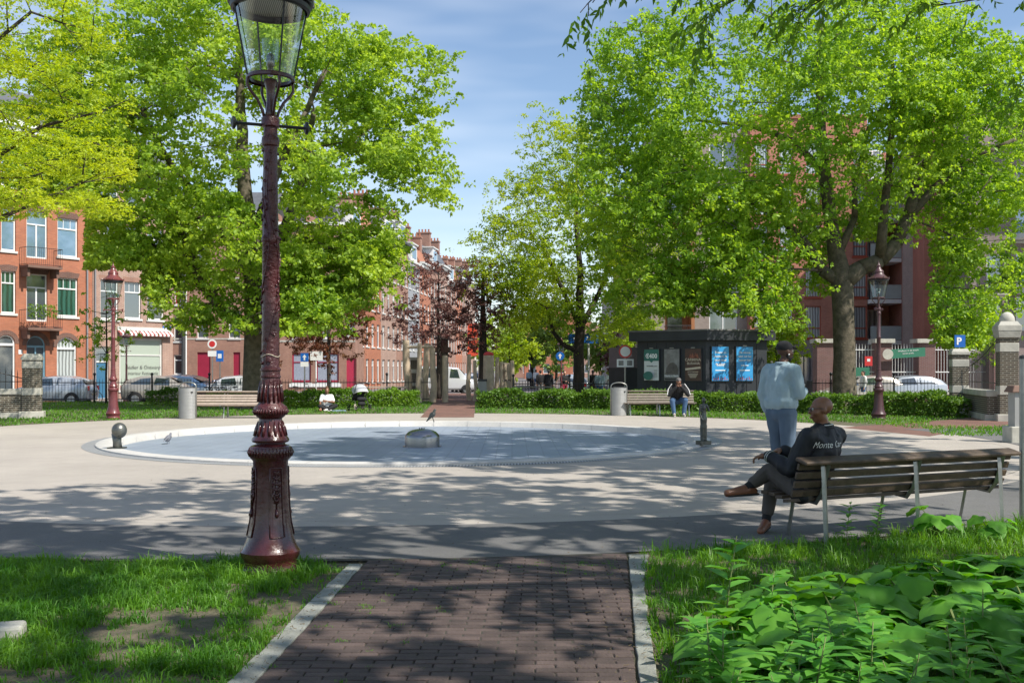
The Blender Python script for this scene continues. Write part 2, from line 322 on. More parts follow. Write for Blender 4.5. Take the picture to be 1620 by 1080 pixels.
# lawn: everything of the park outside the plaza
mb=MB(); vs=[]; fs=[]; n=180
for i in range(n+1):
    a=2*pi*i/n; c,s_=cos(a),sin(a)
    ts=[]
    if c>1e-6: ts.append((38-PC.x)/c)
    if c<-1e-6: ts.append((-38-PC.x)/c)
    if s_>1e-6: ts.append((46.5-PC.y)/s_)
    if s_<-1e-6: ts.append((-30-PC.y)/s_)
    t=min(ts)
    for r in (11.7, 14.0, 18.0, t):
        r=min(r,t); z = -0.006
        vs.append((PC.x+c*r,PC.y+s_*r,z))
    vs.append((PC.x+c*t,PC.y+s_*t,-0.28))
    if i<n:
        for k in range(4): fs.append((5*i+k,5*i+k+1,5*i+5+k+1,5*i+5+k))
mb.add(vs,fs); tag(mb.obj('lawn',M['earth']),kind='structure')
ring(6.3,12.05,0,2*pi,160,0.0,'plaza',M['asphalt_light'])
ring(12.04,12.4,pi*0.98,pi*2.03,90,0.0,'plaza_edge',M['asphalt_light'])
ring(12.4,14.1,pi*0.95,pi*2.08,90,0.004,'asphalt_ring',M['asphalt_dark'])
ring(14.1,14.18,pi*1.0,pi*1.53,60,0.012,'ring_kerb',M['joint'])
ring(6.43,6.68,0,2*pi,160,0.004,'drain_channel',M['drain'])
# pool
mb=MB(); prof=[(6.43,-0.02),(6.43,0.03),(6.41,0.042),(6.13,0.042),(6.11,0.03),(6.05,-0.12)]
mb.lathe(prof,200,PC,cap=False)
rim=mb.obj('pool_rim',M['rim'],smooth=35); tag(rim,kind='structure')
# joints in the rim (dark radial seams)
mb=MB()
for i in range(40):
    a=2*pi*i/40; c,s_=cos(a),sin(a)
    for (r0,r1,z) in ((6.11,6.43,0.0455),):
        p=[Vector((PC.x+c*r0,PC.y+s_*r0,z)),Vector((PC.x+c*r1,PC.y+s_*r1,z))]; t=Vector((-s_,c,0))*0.004
        mb.add([p[0]-t,p[1]-t,p[1]+t,p[0]+t],[(0,1,2,3)])
    p=Vector((PC.x+c*6.055,PC.y+s_*6.055,0)); t=Vector((-s_,c,0))*0.006
    mb.add([p-t+Vector((0,0,-0.1)),p+t+Vector((0,0,-0.1)),p+t+Vector((0,0,0.03)),p-t+Vector((0,0,0.03))],[(0,1,2,3)])
tag(mb.obj('pool_rim_seams',M['bin']),kind='structure')
mb=MB(); n=120; mb.add([(PC.x+cos(2*pi*i/n)*6.05,PC.y+sin(2*pi*i/n)*6.05,-0.1) for i in range(n)],[tuple(range(n))])
tag(mb.obj('pool_floor',M['pool']),kind='structure')
# near brick path: real pavers between two concrete strips
L0,L1=Vector((-1.127,7.72,0)),Vector((-1.22,4.76,0)); R0,R1=Vector((0.935,8.05,0)),Vector((0.60,4.76,0))
def edge(A,B,y): t=(y-A.y)/(B.y-A.y); return A.x+(B.x-A.x)*t
def ringY(x): return PC.y-math.sqrt(14.12**2-(x-PC.x)**2)
mb=MB(); bl,bw=0.205,0.066
rowi=0; y=-1.5
while y<8.3:
    xl=edge(L0,L1,max(y,-1.5)); xr=edge(R0,R1,max(y,-1.5)); off=(rowi%2)*bl/2; x=xl-off
    # right-hand soldier column
    while x<xr-0.02:
        x0=max(x,xl); x1=min(x+bl-0.008,xr-0.005)
        if x1-x0>0.03 and y+bw<ringY((x0+x1)/2)-0.01:
            z=random.uniform(-0.003,0.003)+0.012+0.01*noise.noise(Vector((x*0.8,y*0.8,0)))
            cx,cy=(x0+x1)/2,y+bw/2; w,d=x1-x0,bw-0.007; tl=random.uniform(-0.02,0.02)
            rot=Matrix.Rotation(random.uniform(-0.015,0.015),3,'Z')@Matrix.Rotation(tl,3,'X')
            o=len(mb.v); mb.box((cx,cy,z-0.02),(w,d,0.04),rot,taper=1); 
            for k in range(4,8):
                v=mb.v[o+k]; mb.v[o+k]=(v[0],v[1],v[2]-0.004)
            # small crown: inset top
            tp=[mb.v[o+k] for k in range(4,8)]; c=Vector((cx,cy,z+0.001))
            ins=[Vector(t)+(c-Vector(t))*(0.006/max(0.03,(c-Vector(t)).length)) for t in tp]
            ins=[Vector((i_.x,i_.y,t[2]+0.004)) for i_,t in zip(ins,tp)]
            mb.f.pop(-5)  # replace the top face by a bevelled one
            q=len(mb.v); mb.v+=[tuple(i_) for i_ in ins]
            mb.f.append((q,q+1,q+2,q+3))
            for k in range(4): mb.f.append((o+4+k,o+4+(k+1)%4,q+(k+1)%4,q+k))
        x+=bl
    y+=bw; rowi+=1
tag(mb.obj('brick_path',M['paver']),kind='structure')
mb=MB(); ys=[-1.5,1,3,5,6,7]
poly=[(edge(L0,L1,-1.5),-1.5),(edge(R0,R1,-1.5),-1.5),(0.935,8.15),(0.4,8.05),(-0.4,7.92),(-1.12,7.84)]
mb.add([(p[0],p[1],0.003) for p in poly],[tuple(range(6))]); tag(mb.obj('path_bed',M['joint']),kind='structure')
def strip(name,pts,side):
    mb=MB()
    for i in range(len(pts)-1):
        (a,b),(c,d)=pts[i],pts[i+1]; n=9; inner=[];outer=[]
        for k in range(n+1):
            t=k/n; p=Vector((a[0]+(c[0]-a[0])*t,a[1]+(c[1]-a[1])*t)); q=Vector((b[0]+(d[0]-b[0])*t,b[1]+(d[1]-b[1])*t))
            g=0.007 if k in(0,n) else 0; dy=(g if k==0 else -g)
            p.x+=side*(.004+abs(random.gauss(0,.004))); q.x+=-side*(.012+.028*abs(noise.noise(Vector((q.x*3,q.y*5,2))))+abs(random.gauss(0,.006)))
            inner.append((p.x,p.y+dy)); outer.append((q.x,q.y+dy+random.gauss(0,.004)))
        mb.prism((inner+outer[::-1]) if side<0 else (outer+inner[::-1]),-0.05,0.014+random.uniform(-0.005,0.005))
    o=mb.obj(name,M['kerb']); bevel(o,0.006); return tag(o,kind='structure')
def sp(y,A,B,w0,w1,side):
    x=edge(A,B,y); w=w0 if y>7 else w1; return ((x,y),(x+side*w,y))
strip('path_border',[sp(y,L0,L1,0.14,0.15,-1) for y in (-1.5,0.2,2.0,3.6,5.2,6.4,7.62)],-1)
strip('path_border',[sp(y,R0,R1,0.19,0.12,1) for y in (-1.5,0.2,2.0,3.3,4.6,5.9,7.0,8.02)],1)
# far brick path into the play area and the path to the gate on the right
def flat(name,m,pts,z): 
    mb=MB(); mb.add([(p[0],p[1],z) for p in pts],[tuple(range(len(pts)))]); return tag(mb.obj(name,m),kind='structure')
M['farbrick']=brick('far_path_brick',(0.24,0.115,0.085),(0.17,0.08,0.06),(0.1,0.07,0.055),0.2,0.07,0.3,0.85,0.01,True)
fp=[G(665,660),G(750,660),G(752,634),G(840,622),G(640,622),G(688,636)]
flat('brick_path',M['farbrick'],[(p.x,p.y) for p in fp],0.004)
flat('brick_path',M['farbrick'],[(p.x,p.y) for p in (G(1330,676),G(1470,690),G(1560,675),G(1700,669),G(1700,656),G(1575,656),G(1500,664))],0.002)
# far pavement and carriageway behind the fence
flat('pavement',mat('pavement_slabs',(0.30,0.27,0.25),0.9,0,0.12,1),[(-60,49.5),(60,49.5),(60,52),(-60,52)],-0.262)
tag(MB().bx(-60,60,46.55,47.1,-0.27,-0.15).obj('kerb',M['kerb']),kind='structure')
# ------------------------------------------------------------------ leaves, trees, hedges
def norm(a): return a/np.maximum(1e-9,np.linalg.norm(a,axis=1,keepdims=True))
def leaf_mesh(name, C, size, m, up=0.6, droop=0.35, wid=0.5, fold=0.18, svar=0.3, dirs=None):
    n=len(C); nrm=norm(rng.normal(size=(n,3))*[1,1,0.7]+[0,0,up*1.6])
    d=rng.normal(size=(n,3)) if dirs is None else dirs+rng.normal(size=(n,3))*0.25
    d[:,2]-=droop; d=d-nrm*np.sum(d*nrm,axis=1,keepdims=True); d=norm(d); s=np.cross(nrm,d)
    L_=size*(1+svar*rng.normal(size=(n,1)).clip(-2,2)); W=L_*wid*0.5
    base=C-d*L_*0.1; tip=C+d*L_*0.9-nrm*L_*0.12; a=C+d*L_*0.35+s*W+nrm*W*fold*2; b=C+d*L_*0.35-s*W+nrm*W*fold*2
    V=np.stack([base,a,tip,b],axis=1).reshape(-1,3)
    i=np.arange(n)*4; F_=np.stack([i,i+1,i+2,i,i+2,i+3],axis=1).reshape(-1)
    me=bpy.data.meshes.new(name); me.vertices.add(4*n); me.vertices.foreach_set('co',V.ravel().astype(np.float32))
    me.loops.add(6*n); me.loops.foreach_set('vertex_index',F_.astype(np.int32))
    me.polygons.add(2*n); me.polygons.foreach_set('loop_start',(np.arange(2*n)*3).astype(np.int32))
    try: me.polygons.foreach_set('loop_total',np.full(2*n,3,dtype=np.int32))
    except Exception: pass
    me.materials.append(m); me.update(calc_edges=True); me.validate(); return me

def in_frame(p, m=0.0):
    """does the point lie in the photographed field of view (used only to keep big off-frame trees from hanging into it)"""
    if p[1]<0.5: return False
    px=810+p[0]/p[1]*F; py=HZ-(p[2]-EYE)/p[1]*F
    return -m<px<1620+m and -m<py<1080+m

def make_tree(name,label,base,trunk,limbs,lobes,per,lsize,lm,bark,cat='tree',group=None,sig=(0.5,0.5,0.32),droop=0.4,up=0.6,
              step=1.0,shell=0.5,reject=None,wid=0.55,tip=0.012,tw=True,parts=('trunk','crown'),minr=0.0,sag=0.0,pw=2.25):
    root=thing(name,label,cat,base,0,group); B=Vector(base)
    pos=[];par=[];fix=[]
    def addline(pts,parent):
        last=parent; out=[]
        for (x,y,z,r) in pts:
            pos.append(Vector((x,y,z)));par.append(last);fix.append(r);last=len(pos)-1;out.append(last)
        return out
    def smooth(pts):
        out=[]
        for i in range(len(pts)-1):
            a,b=pts[i],pts[i+1]; L_=math.dist(a[:3],b[:3]); k=max(1,int(L_/0.7))
            for j in range(k):
                t=j/k; q=[a[c]+(b[c]-a[c])*t for c in range(4)]
                if 0<j: q[0]+=random.uniform(-.04,.04);q[1]+=random.uniform(-.04,.04)
                out.append(q)
        out.append(list(pts[-1])); return out
    t=addline(smooth(trunk),-1)
    for lim in limbs:
        f=Vector(lim[0][:3]); j=min(range(len(pos)),key=lambda i:(pos[i]-f).length); addline(smooth(lim[1:] if (pos[j]-f).length<0.5 else lim),j)
    pts=[]
    for (cx,cy,cz,rx,ry,rz,n) in lobes:
        k=0;tries=0
        while k<n and tries<n*20:
            tries+=1
            v=rng.normal(size=3); v/=np.linalg.norm(v); r=rng.random()**(1/3*(1-shell)+0.02)
            p=np.array([cx+v[0]*rx*r,cy+v[1]*ry*r,cz+v[2]*rz*r])
            if reject is not None and reject(p+np.array(B)): continue
            pts.append(p);k+=1
    pts=np.array(pts); top=np.array(pos[t[-1]]); order=np.argsort(np.linalg.norm(pts-top,axis=1)); 
    start=max(1,len(t)//2); NP=np.array([p for p in pos]); plen=[0.0]*len(pos)
    for i in range(1,len(pos)): plen[i]=plen[par[i]]+(pos[i]-pos[par[i]]).length if par[i]>=0 else 0
    ends=[]
    for oi in order:
        p=pts[oi]; d=np.linalg.norm(NP-p,axis=1)+0.12*np.array(plen)+ 0.7*np.maximum(0,NP[:,2]-p[2])
        d[:start]=1e9 if len(pos)>start+1 else d[:start]
        j=int(np.argmin(d)); a=pos[j]; b=Vector(p); D=(b-a).length; k=max(1,int(D/step)); last=j
        for s_ in range(1,k+1):
            q=a.lerp(b,s_/k)
            if s_<k: q=q+Vector((random.uniform(-.12,.12),random.uniform(-.12,.12),random.uniform(-.08,.1)+0.12*D*4*(s_/k)*(1-s_/k)*0.3))
            pos.append(q);par.append(last);fix.append(0);plen.append(plen[last]+(q-pos[last]).length);last=len(pos)-1
        NP=np.array([tuple(p_) for p_ in pos]); ends.append(last)
    n=len(pos); acc=[0.0]*n; rad=[0.0]*n
    for i in range(n-1,-1,-1):
        r=max(tip,(acc[i])**(1/pw)) if acc[i]>0 else tip
        rad[i]=max(r, fix[i]) if fix[i]>0 else min(r,0.16)
        if fix[i]>0: rad[i]=fix[i]
        if par[i]>=0: acc[par[i]]+=max(r,tip)**pw
    mb=MB(); ns=14
    tp=[pos[i] for i in t]; 
    mb.tube(tp,[rad[i] for i in t],ns)
    inT=set(t)
    for i in range(n):
        j=par[i]
        if j<0 or i in inT: continue
        r0=min(rad[j],max(rad[i]*1.35,0.02)); 
        if rad[i]<minr: continue
        k=4 if rad[i]<0.03 else (6 if rad[i]<0.08 else 10)
        mb.tube([pos[j],pos[i]],[r0,rad[i]],k,cap=rad[i]>0.05)
    # roots flare
    if rad[t[0]]>0.2:
        for q in range(6):
            a=q*pi/3+random.uniform(-.3,.3); r=rad[t[0]]; p0=tp[0]
            mb.tube([p0+Vector((cos(a)*r*0.5,sin(a)*r*0.5,0.55)),p0+Vector((cos(a)*r*0.85,sin(a)*r*0.85,0.18)),p0+Vector((cos(a)*r*1.5,sin(a)*r*1.5,-0.12))],[r*0.35,r*0.36,r*0.22],7)
    mb.obj(parts[0],bark,root,smooth=True)
    # leaves gathered round the twig ends
    E=np.array([tuple(pos[i]) for i in ends]); C=np.repeat(E,per,axis=0)
    dirs=np.array([tuple((pos[i]-pos[par[i]]).normalized()) for i in ends]); DD=np.repeat(dirs,per,axis=0)
    off=rng.normal(size=C.shape)*np.array(sig)
    # sub-clumps so that the crown has texture
    nsub=max(2,per//15); sc=rng.normal(size=(len(E),nsub,3))*np.array(sig)
    pick=rng.integers(0,nsub,size=(len(E),per)); sub=np.take_along_axis(sc,pick[:,:,None].repeat(3,axis=2),axis=1).reshape(-1,3)
    C=C+sub+off*0.2
    C[:,2]-=sag*(np.linalg.norm(sub[:,:2],axis=1))**1.0
    if reject is not None:
        keep=np.array([not reject(c) for c in (C+np.array(B))]); C=C[keep]
    me=leaf_mesh(parts[1],C,lsize,lm,up=up,droop=droop,wid=wid); link(parts[1],me,root)
    return root

FL=lambda px,Y:(px-810)/F*Y
# --- big tree on the left lawn
def proj(p): return 810+p[0]/p[1]*F, HZ-(p[2]-EYE)/p[1]*F
def left_reject(p):
    px,py=proj(p)
    if px>655 and py>345: return True
    if py>325 and px<135: return True
    if py>425 and 225>px: return True
    if p[1]<38.3 and 270<px<430 and 370<py<500 and random.random()<.4: return True
    return py>530
def lime_reject(p):
    px,py=proj(p)
    if p[1]<39.8 and 1255<px<1580 and 150<py<450: return random.random()<(.42 if py>250 else .05)
    if 1340<px<1470 and 380<py<600: return True
    if p[1]>=39.8 and 1290<px<1480 and 235<py<440: return random.random()<.04
    return px<1200 and py>500
bx_,by_=FL(402,38),38.0
make_tree('maple_tree','huge bright green tree on the left lawn, its trunk behind the tall near lamp post',(bx_,by_,0),
  [(0,0,-0.1,0.56),(0,0,0.6,0.46),(0.02,0,2,0.42),(0,0.1,4,0.40),(-0.15,0.1,6.5,0.34),(-0.4,0,9,0.25),(-0.6,0,13,0.15),(-0.5,0,16,0.07)],
  [[(0,0,3.3,.3),(-1.0,-0.4,3.6,.24),(-1.9,-0.8,4.9,.2),(-2.4,-1,6.4,.16),(-3.4,-1,8.2,.1)],
   [(0,0.1,4.6,.3),(0.9,0.3,6.4,.22),(1.7,0.4,8.5,.17),(2.2,0.5,11.5,.1)],
   [(-0.1,0.1,5.2,.3),(-1.6,0.3,7.3,.18),(-3.2,0.5,9.2,.12),(-4.5,0.5,11.5,.08)],
   [(-0.2,0,6.8,.2),(1.4,-1,9.5,.14),(3,-1.4,12.5,.08)]],
  [(-0.8,0,10.5,7.0,5.5,5.8,150),(-4.8,-0.5,7.6,3.6,3.6,3.2,50),(4.2,0,8.8,3.0,3.4,3.4,46),(3.0,0,5.4,2.5,3,1.4,20),(-0.8,0,15,4.6,4.2,2.6,36),(1.3,-2.0,4.6,1.9,1.8,1.2,12),
   (5.4,0,12.4,2.0,2.6,2.6,22),(-7.4,0,9.2,2.2,3,3.6,44),(-4.8,-1,5.3,2.8,2.4,0.9,20),(-2.2,-1.6,4.3,2.0,2,0.9,12),(1.6,-1.8,3.5,1.7,1.4,1.2,17),(2.6,-1,5.2,2.2,2,1.4,16),(-1.2,-2.2,6.4,3,1.6,1.6,22),(-7.4,-.5,6.0,1.6,2,1.2,12),(-5.8,0,12.3,3.0,3.4,3.2,36)],
  370,0.145,M['lf_left'],M['bark'],reject=left_reject,sig=(0.50,0.50,0.27),droop=0.6,sag=0.35,wid=0.75,group=None)
# --- big forked tree on the right lawn
bx_,by_=FL(1336,40),40.0
def fx(px,py,Y=40.0): p=P(px,py,Y); return (p.x-bx_,p.y-by_,p.z)
make_tree('lime_tree','massive forked tree with a thick bare trunk, left of the brown lamp post',(bx_,by_,0),
  [(0,0,-0.1,0.58),(0,0,0.5,0.48),(0,0,2,0.43),(-0.05,0,3.8,0.42),(-0.1,0,5.0,0.44),(-0.45,0.1,7.0,0.27),(-0.75,0.2,9.4,0.26),(-0.9,0.2,12,0.18),(-0.9,0.1,15.5,0.08)],
  [[(-0.1,0,5.0,.38),(*fx(1362,424),.33),(*fx(1392,412),.30),(*fx(1418,385),.27),(*fx(1436,345),.24),(*fx(1448,300),.2),(*fx(1462,240),.15),(*fx(1475,150),.09)],
   [(*fx(1436,345),.24),(*fx(1475,300),.15),(*fx(1520,262),.13),(*fx(1575,235),.1),(*fx(1640,205),.06)],
   [(-0.1,0,5.0,.3),(*fx(1300,428),.22),(*fx(1286,400),.2),(*fx(1262,372),.16),(*fx(1235,345),.13),(*fx(1190,322),.09),(*fx(1120,300),.05)],
   [(-0.2,0.1,6.3,.3),(*fx(1352,345),.13),(*fx(1352,290),.12),(*fx(1375,200),.09)],
   [(*fx(1392,412),.26),(*fx(1398,340,39),.17),(*fx(1405,280,39),.15),(*fx(1411,200,39),.12),(*fx(1412,100,39),.08)],
   [(*fx(1300,260),.2),(*fx(1255,222),.12),(*fx(1190,200),.09),(*fx(1100,190),.05)]],
  [(-1.2,0.6,11.9,8.4,6,5.0,150),(-6.2,-0.5,7.4,3.8,3.4,2.8,66),(-8.3,0,9.2,2.9,3,3.2,44),(-4.5,-1,4.6,3.0,2.6,1.2,24),(-7.2,-.5,4.9,2.3,2.2,1.2,18),(-3.4,-1.6,6.8,2.2,2,1.4,18),
   (6.2,-0.5,7.0,2.6,3.2,2.6,34),(4.3,-1.0,4.3,1.5,2.0,1.4,16),(4.9,-0.6,3.3,0.8,1.2,0.8,5),(-7.8,0,12.8,3.0,3.4,3.2,46),(6.5,0,11.5,3.6,4,3.6,56),(-1,0,15.6,6,4.4,2.2,44),(-0.4,-2.6,11.2,4.0,1.6,2.6,44),(3.2,-2.0,12.5,3,2,2.4,24),(3.4,1.2,8.6,3.2,2.4,2.4,30),(1.2,2,6.6,2.4,1.6,1.4,12)],
  300,0.145,M['lf_right'],M['bark'],reject=lime_reject,sig=(0.48,0.48,0.36),droop=0.9,sag=0.7,wid=0.7,shell=0.45)
# --- middle tree
bx_,by_=FL(915,50.5),50.5
make_tree('hornbeam_tree','mid-sized yellow-green tree on a dark trunk behind the hedge, near the blue round arrow sign',(bx_,by_,0),
  [(0,0,-0.1,0.36),(0,0,0.5,0.30),(0,0,2.4,0.26),(0.1,0,3.6,0.25),(0.1,0,6,0.17),(-0.1,0,9,0.1),(-0.1,0,12,0.05)],
  [[(0,0,2.5,.14),(-0.8,-.2,2.75,.11),(-1.3,-.3,3.4,.1),(-1.6,-.3,4.6,.07)],[(0.1,0,3.5,.18),(.9,.2,5,.12),(1.7,.3,7,.08)],[(.1,0,4,.18),(-1,.3,6,.1),(-1.8,.4,8,.07)]],
  [(-0.8,0,8.2,4.0,3.3,4.2,140),(-3.3,0,6.8,2.4,2.2,2.4,44),(2.8,0,6.2,2.6,2.4,2.6,54),(-1.0,0,12.2,2.1,2,2.4,36),(-1.6,0,3.9,2.2,2,0.9,14),(2.2,0,3.6,1.6,1.8,0.9,12)],
  190,0.135,M['lf_mid'],M['bark_dark'],sig=(0.5,0.5,0.3),droop=0.5,sag=0.2)
# --- locust tree reaching in from the left edge
def loc_reject(p): 
    if p[1]<0.5: return False
    px=810+p[0]/p[1]*F; py=HZ-(p[2]-EYE)/p[1]*F
    return py>350 or px>215
bx_,by_=-16.6,27.0
make_tree('locust_tree','golden yellow-green tree reaching in from the left edge in front of the red houses',(bx_,by_,0),
  [(0,0,-0.1,0.34),(0,0,.5,.28),(0,0,3,0.24),(0.2,0,6,0.2),(0.5,0,9,0.13),(0.7,0,12.5,0.05)],
  [[(0.1,0,4,.12),(1.4,0,5.0,.09),(3.0,.2,5.8,.06),(4.8,.3,6.6,.03)],[(.2,0,5.2,.12),(1.8,.5,7,.08),(3.6,.5,8.2,.05),(5.2,.5,8.6,.03)],[(.4,0,7.4,.1),(2,-.5,9.5,.07),(3.8,-.5,11,.04)]],
  [(3.2,0,5.7,3.0,2.4,0.55,46),(3.9,0,7.2,3.0,2.2,0.6,46),(3.0,0,8.9,3.2,2.4,0.8,52),(2.6,0,11,3.0,2.4,1.2,56),(1,0,12.8,3,2.4,1.2,30),(0,0,8,3,2.6,3,40),(2.0,0,5.2,1.6,1.6,0.3,5)],
  170,0.095,M['lf_yel'],M['bark_dark'],sig=(0.5,0.45,0.13),droop=0.15,up=0.9,wid=0.5,reject=loc_reject,step=0.8)
# --- small street trees behind the fence
def small_tree(label,px,Y,h,cw,leaf,bark,n,per,ls,tr=0.14,trunkh=None,zc=None,lean=0.0,name='street_tree',group=None,cz=0.36,low=-0.27,sig=(0.34,0.34,0.24)):
    x=FL(px,Y); th=trunkh or h*0.4; zc=zc or h*0.64
    return make_tree(name,label,(x,Y,low),[(0,0,0,tr),(0,0,0.3,tr*.85),(lean*.5,0,th,tr*.75),(lean,0,h*.75,tr*.4),(lean,0,h*.93,tr*.15)],[],
       [(lean,0,zc,cw,cw*.85,h*cz,n),(lean-cw*.4,0,zc-h*.12,cw*.6,cw*.6,h*.16,n//4),(lean+cw*.45,0,zc+h*.05,cw*.55,cw*.5,h*.18,n//4)],per,ls,leaf,bark,sig=sig,tip=0.008,step=0.7,shell=0.3,group=group)
small_tree('broad purple-brown tree in front of the row of houses, above the wooden climbing poles',694,50,7.4,2.5,M['lf_copper'],M['bark_dark'],105,55,0.13,0.12,2.2,4.7,name='copper_tree',low=-0.0)
small_tree('purple-brown tree with a dark upright trunk just left of the red-topped pole',764,50,6.9,1.5,M['lf_copper'],M['bark_dark'],50,45,0.13,0.27,2.6,4.7,name='copper_tree',low=0)
small_tree('rust and green tree on a thin trunk in front of the crimson door',520,51,6.8,2.2,M['lf_rust'],M['bark_dark'],90,60,0.14,0.13,2.6,4.4,name='copper_tree')
small_tree('sparse slender green tree beside the red lamp post on the left lawn',168,43,5.2,1.0,M['lf_right'],M['bark_dark'],22,34,0.13,0.06,1.3,3.3,low=-0.0)
small_tree('light green climbing bush rising beside the black kiosk',1228,41.5,4.4,0.95,M['lf_mid'],M['bark_dark'],46,60,0.15,0.06,0.8,2.6,name='tall_bush',low=0,cz=0.42)
small_tree('low light green tree between the wooden poles and the picnic table',806,62,5.6,1.9,M['lf_mid'],M['bark_dark'],40,60,0.2,0.12,1.6,3.3)
small_tree('tall pale green street tree far down the street, left of the arrow sign',842,92,9.0,3.4,M['lf_far'],M['bark_dark'],80,50,0.33,0.2,3.0,5.2,sig=(.55,.55,.4))
small_tree('pale green street tree far behind the wooden poles',800,110,8.4,3.4,M['lf_far'],M['bark_dark'],64,46,0.36,0.2,3.0,5.0,sig=(.6,.6,.4))
small_tree('distant green street tree to the right of the dark middle trunk',950,105,7.6,2.6,M['lf_far'],M['bark_dark'],60,46,0.34,0.18,2.6,4.2,sig=(.55,.55,.4))
small_tree('small purple street tree far behind the walking group',972,98,5.0,1.1,M['lf_copper'],M['bark_dark'],24,40,0.25,0.12,2.0,3.4,sig=(.35,.35,.3))
small_tree('dark green tree in front of the shops right of the far people',1003,56,4.6,1.1,M['lf_mid'],M['bark_dark'],26,50,0.18,0.10,2.4,3.8)
small_tree('distant round tree straight down the street behind the red lamp post',880,150,9.0,4.5,M['lf_far'],M['bark_dark'],60,44,0.5,0.25,2.6,5,sig=(.8,.8,.6))
# --- off-frame trees whose shade falls on the near ground; a few boughs hang into view top right
def near_reject(p):
    if p[1]<0.6: return False
    px=810+p[0]/p[1]*F; py=HZ-(p[2]-EYE)/p[1]*F
    return -30<px<1650 and -25<py<1100
SH=dict(sig=(0.46,0.46,0.3),wid=0.6,tip=0.012)
make_tree('ash_tree','spreading ash tree standing just right of the view, shading the bench',(6.3,4.0,-0.02),
  [(0,0,0,.34),(0,0,.5,.27),(0,0,3,.24),(-.2,0,5.5,.2),(-.4,0,8.5,.13),(-.4,0,11.5,.06)],
  [[(-.1,0,4,.14),(-1.8,.6,5.4,.1),(-3.4,1.2,6.6,.07)],[(-.2,0,5,.14),(-.8,2.2,7,.1),(-1.4,4.4,8.6,.06)],[(-.3,0,6,.1),(-2.6,-1.2,8,.08)]],
  [(-1.8,0.5,8.6,5.0,5.0,2.9,120),(-4.6,1.5,7.6,2.6,3.0,1.4,28),(0.5,3.6,9.5,3.4,2.8,2.2,40)],85,0.21,M['lf_ash'],M['bark'],reject=near_reject,**SH)
make_tree('plane_tree','large plane tree standing beyond the right edge of the view, shading the plaza',(12.4,14.4,-0.02),
  [(0,0,0,.45),(0,0,.6,.36),(0,0,4,.32),(-.4,0,8,.26),(-1,0,12,.16),(-1.2,0,15.5,.07)],
  [[(-.2,0,6,.2),(-3,-.5,9.5,.13),(-5.5,-.8,12,.08)],[(-.5,0,8,.16),(-1,3,11,.1)],[(-.5,0,7,.16),(-2,-3,9.5,.1)]],
  [(-1.8,-0.2,12.8,5.4,5.2,3.8,165),(-5.4,-1.4,12.4,2.8,3.0,2.2,44),(0,3,11.4,3.4,3,2.8,44),(-1,-4.2,11.0,4,2.6,2.4,44)],95,0.26,M['lf_right'],M['bark'],reject=near_reject,**SH)
make_tree('plane_tree','plane tree standing behind the photographer, shading the brick path',(3.4,-4.2,-0.02),
  [(0,0,0,.4),(0,0,.6,.32),(0,0,4,.28),(.3,0,7,.2),(.3,0,11,.08)],
  [[(0,0,5,.16),(2.2,1.5,7.5,.1),(3.2,3,9,.07)],[(0,0,5,.16),(-2,.8,7.4,.1)]],
  [(1.2,0.8,8.4,5.2,4.4,2.8,130),(-2.6,0.6,7.8,3,3,2.0,40),(4,2,9,3,3,2,30)],88,0.24,M['lf_right'],M['bark'],reject=near_reject,**SH)

# pinnate leaves on a hanging bough (top right of the view)
def pinnate(mb_list, p, d, L_, s):
    pts=[]; d=Vector(d).normalized(); side=d.cross(Vector((0,0,1))).normalized()
    for k in range(1,7):
        q=Vector(p)+d*(L_*k/6)+Vector((0,0,-0.5*L_*(k/6)**2))
        for sgn in (-1,1):
            mb_list.append((q, (side*sgn*0.6+d*0.35+Vector((0,0,-0.75))).normalized(), s))
    mb_list.append((Vector(p)+d*L_*1.02+Vector((0,0,-0.5*L_)), (d+Vector((0,0,-1))).normalized(), s))
bough=thing('hanging_bough','dark green ash bough with hanging leaflets in the top right corner','bough',(5.2,8.2,5.6))
bo=Vector((5.2,8.2,5.6)); mb=MB(); lv=[]
def along(path,r0,nl,ls=0.095):
    path=[Vector(p) for p in path]; mb.tube([p-bo for p in path],[r0*(1-0.8*i/(len(path)-1)) for i in range(len(path))],6)
    for i in range(nl):
        t=random.uniform(0.12,1)*(len(path)-1); k=min(int(t),len(path)-2); p=path[k].lerp(path[k+1],t-k)
        dr=(path[k+1]-path[k]).normalized(); dd=dr+Vector((random.uniform(-1,1),random.uniform(-1,1),random.uniform(-.5,.3)))
        tw=p+dd.normalized()*random.uniform(0.02,0.16); mb.tube([p-bo,tw-bo],0.004,4,cap=False)
        pinnate(lv,tw,dd,random.uniform(0.22,0.34),ls*random.uniform(0.8,1.2))
Y=8.2
def Q(px,py,Y=8.2): return P(px,py,Y)
along([(5.2,8.2,5.6),Q(1500,-30),Q(1380,-12),Q(1250,-6),Q(1120,-16)],0.03,18)
along([(5.2,8.2,5.6),Q(1420,-40),Q(1200,-60,7.9),Q(1060,-52,7.8),Q(960,-24,7.8),Q(928,8,7.8)],0.022,11)
along([Q(1150,-50,7.9),Q(1080,-35,7.9),Q(1000,-26,7.9)],0.012,5)
along([Q(1340,-20),Q(1300,0),Q(1262,22)],0.012,9)
along([Q(1180,-10),Q(1140,12),Q(1105,40)],0.010,10)
along([(5.2,8.2,5.6),Q(1700,30,8.4),Q(1660,80,8.4),Q(1625,120,8.4)],0.02,14)
along([Q(1700,-10,8.4),Q(1600,-20),Q(1540,0),Q(1480,10)],0.015,5)
mb.tube([p_-bo for p_ in (Vector((6.2,4.0,4.2)),Vector((6.3,5.6,4.9)),Vector((5.8,7.0,5.4)),Vector((5.2,8.2,5.6)))],[.08,.06,.045,.03],8)
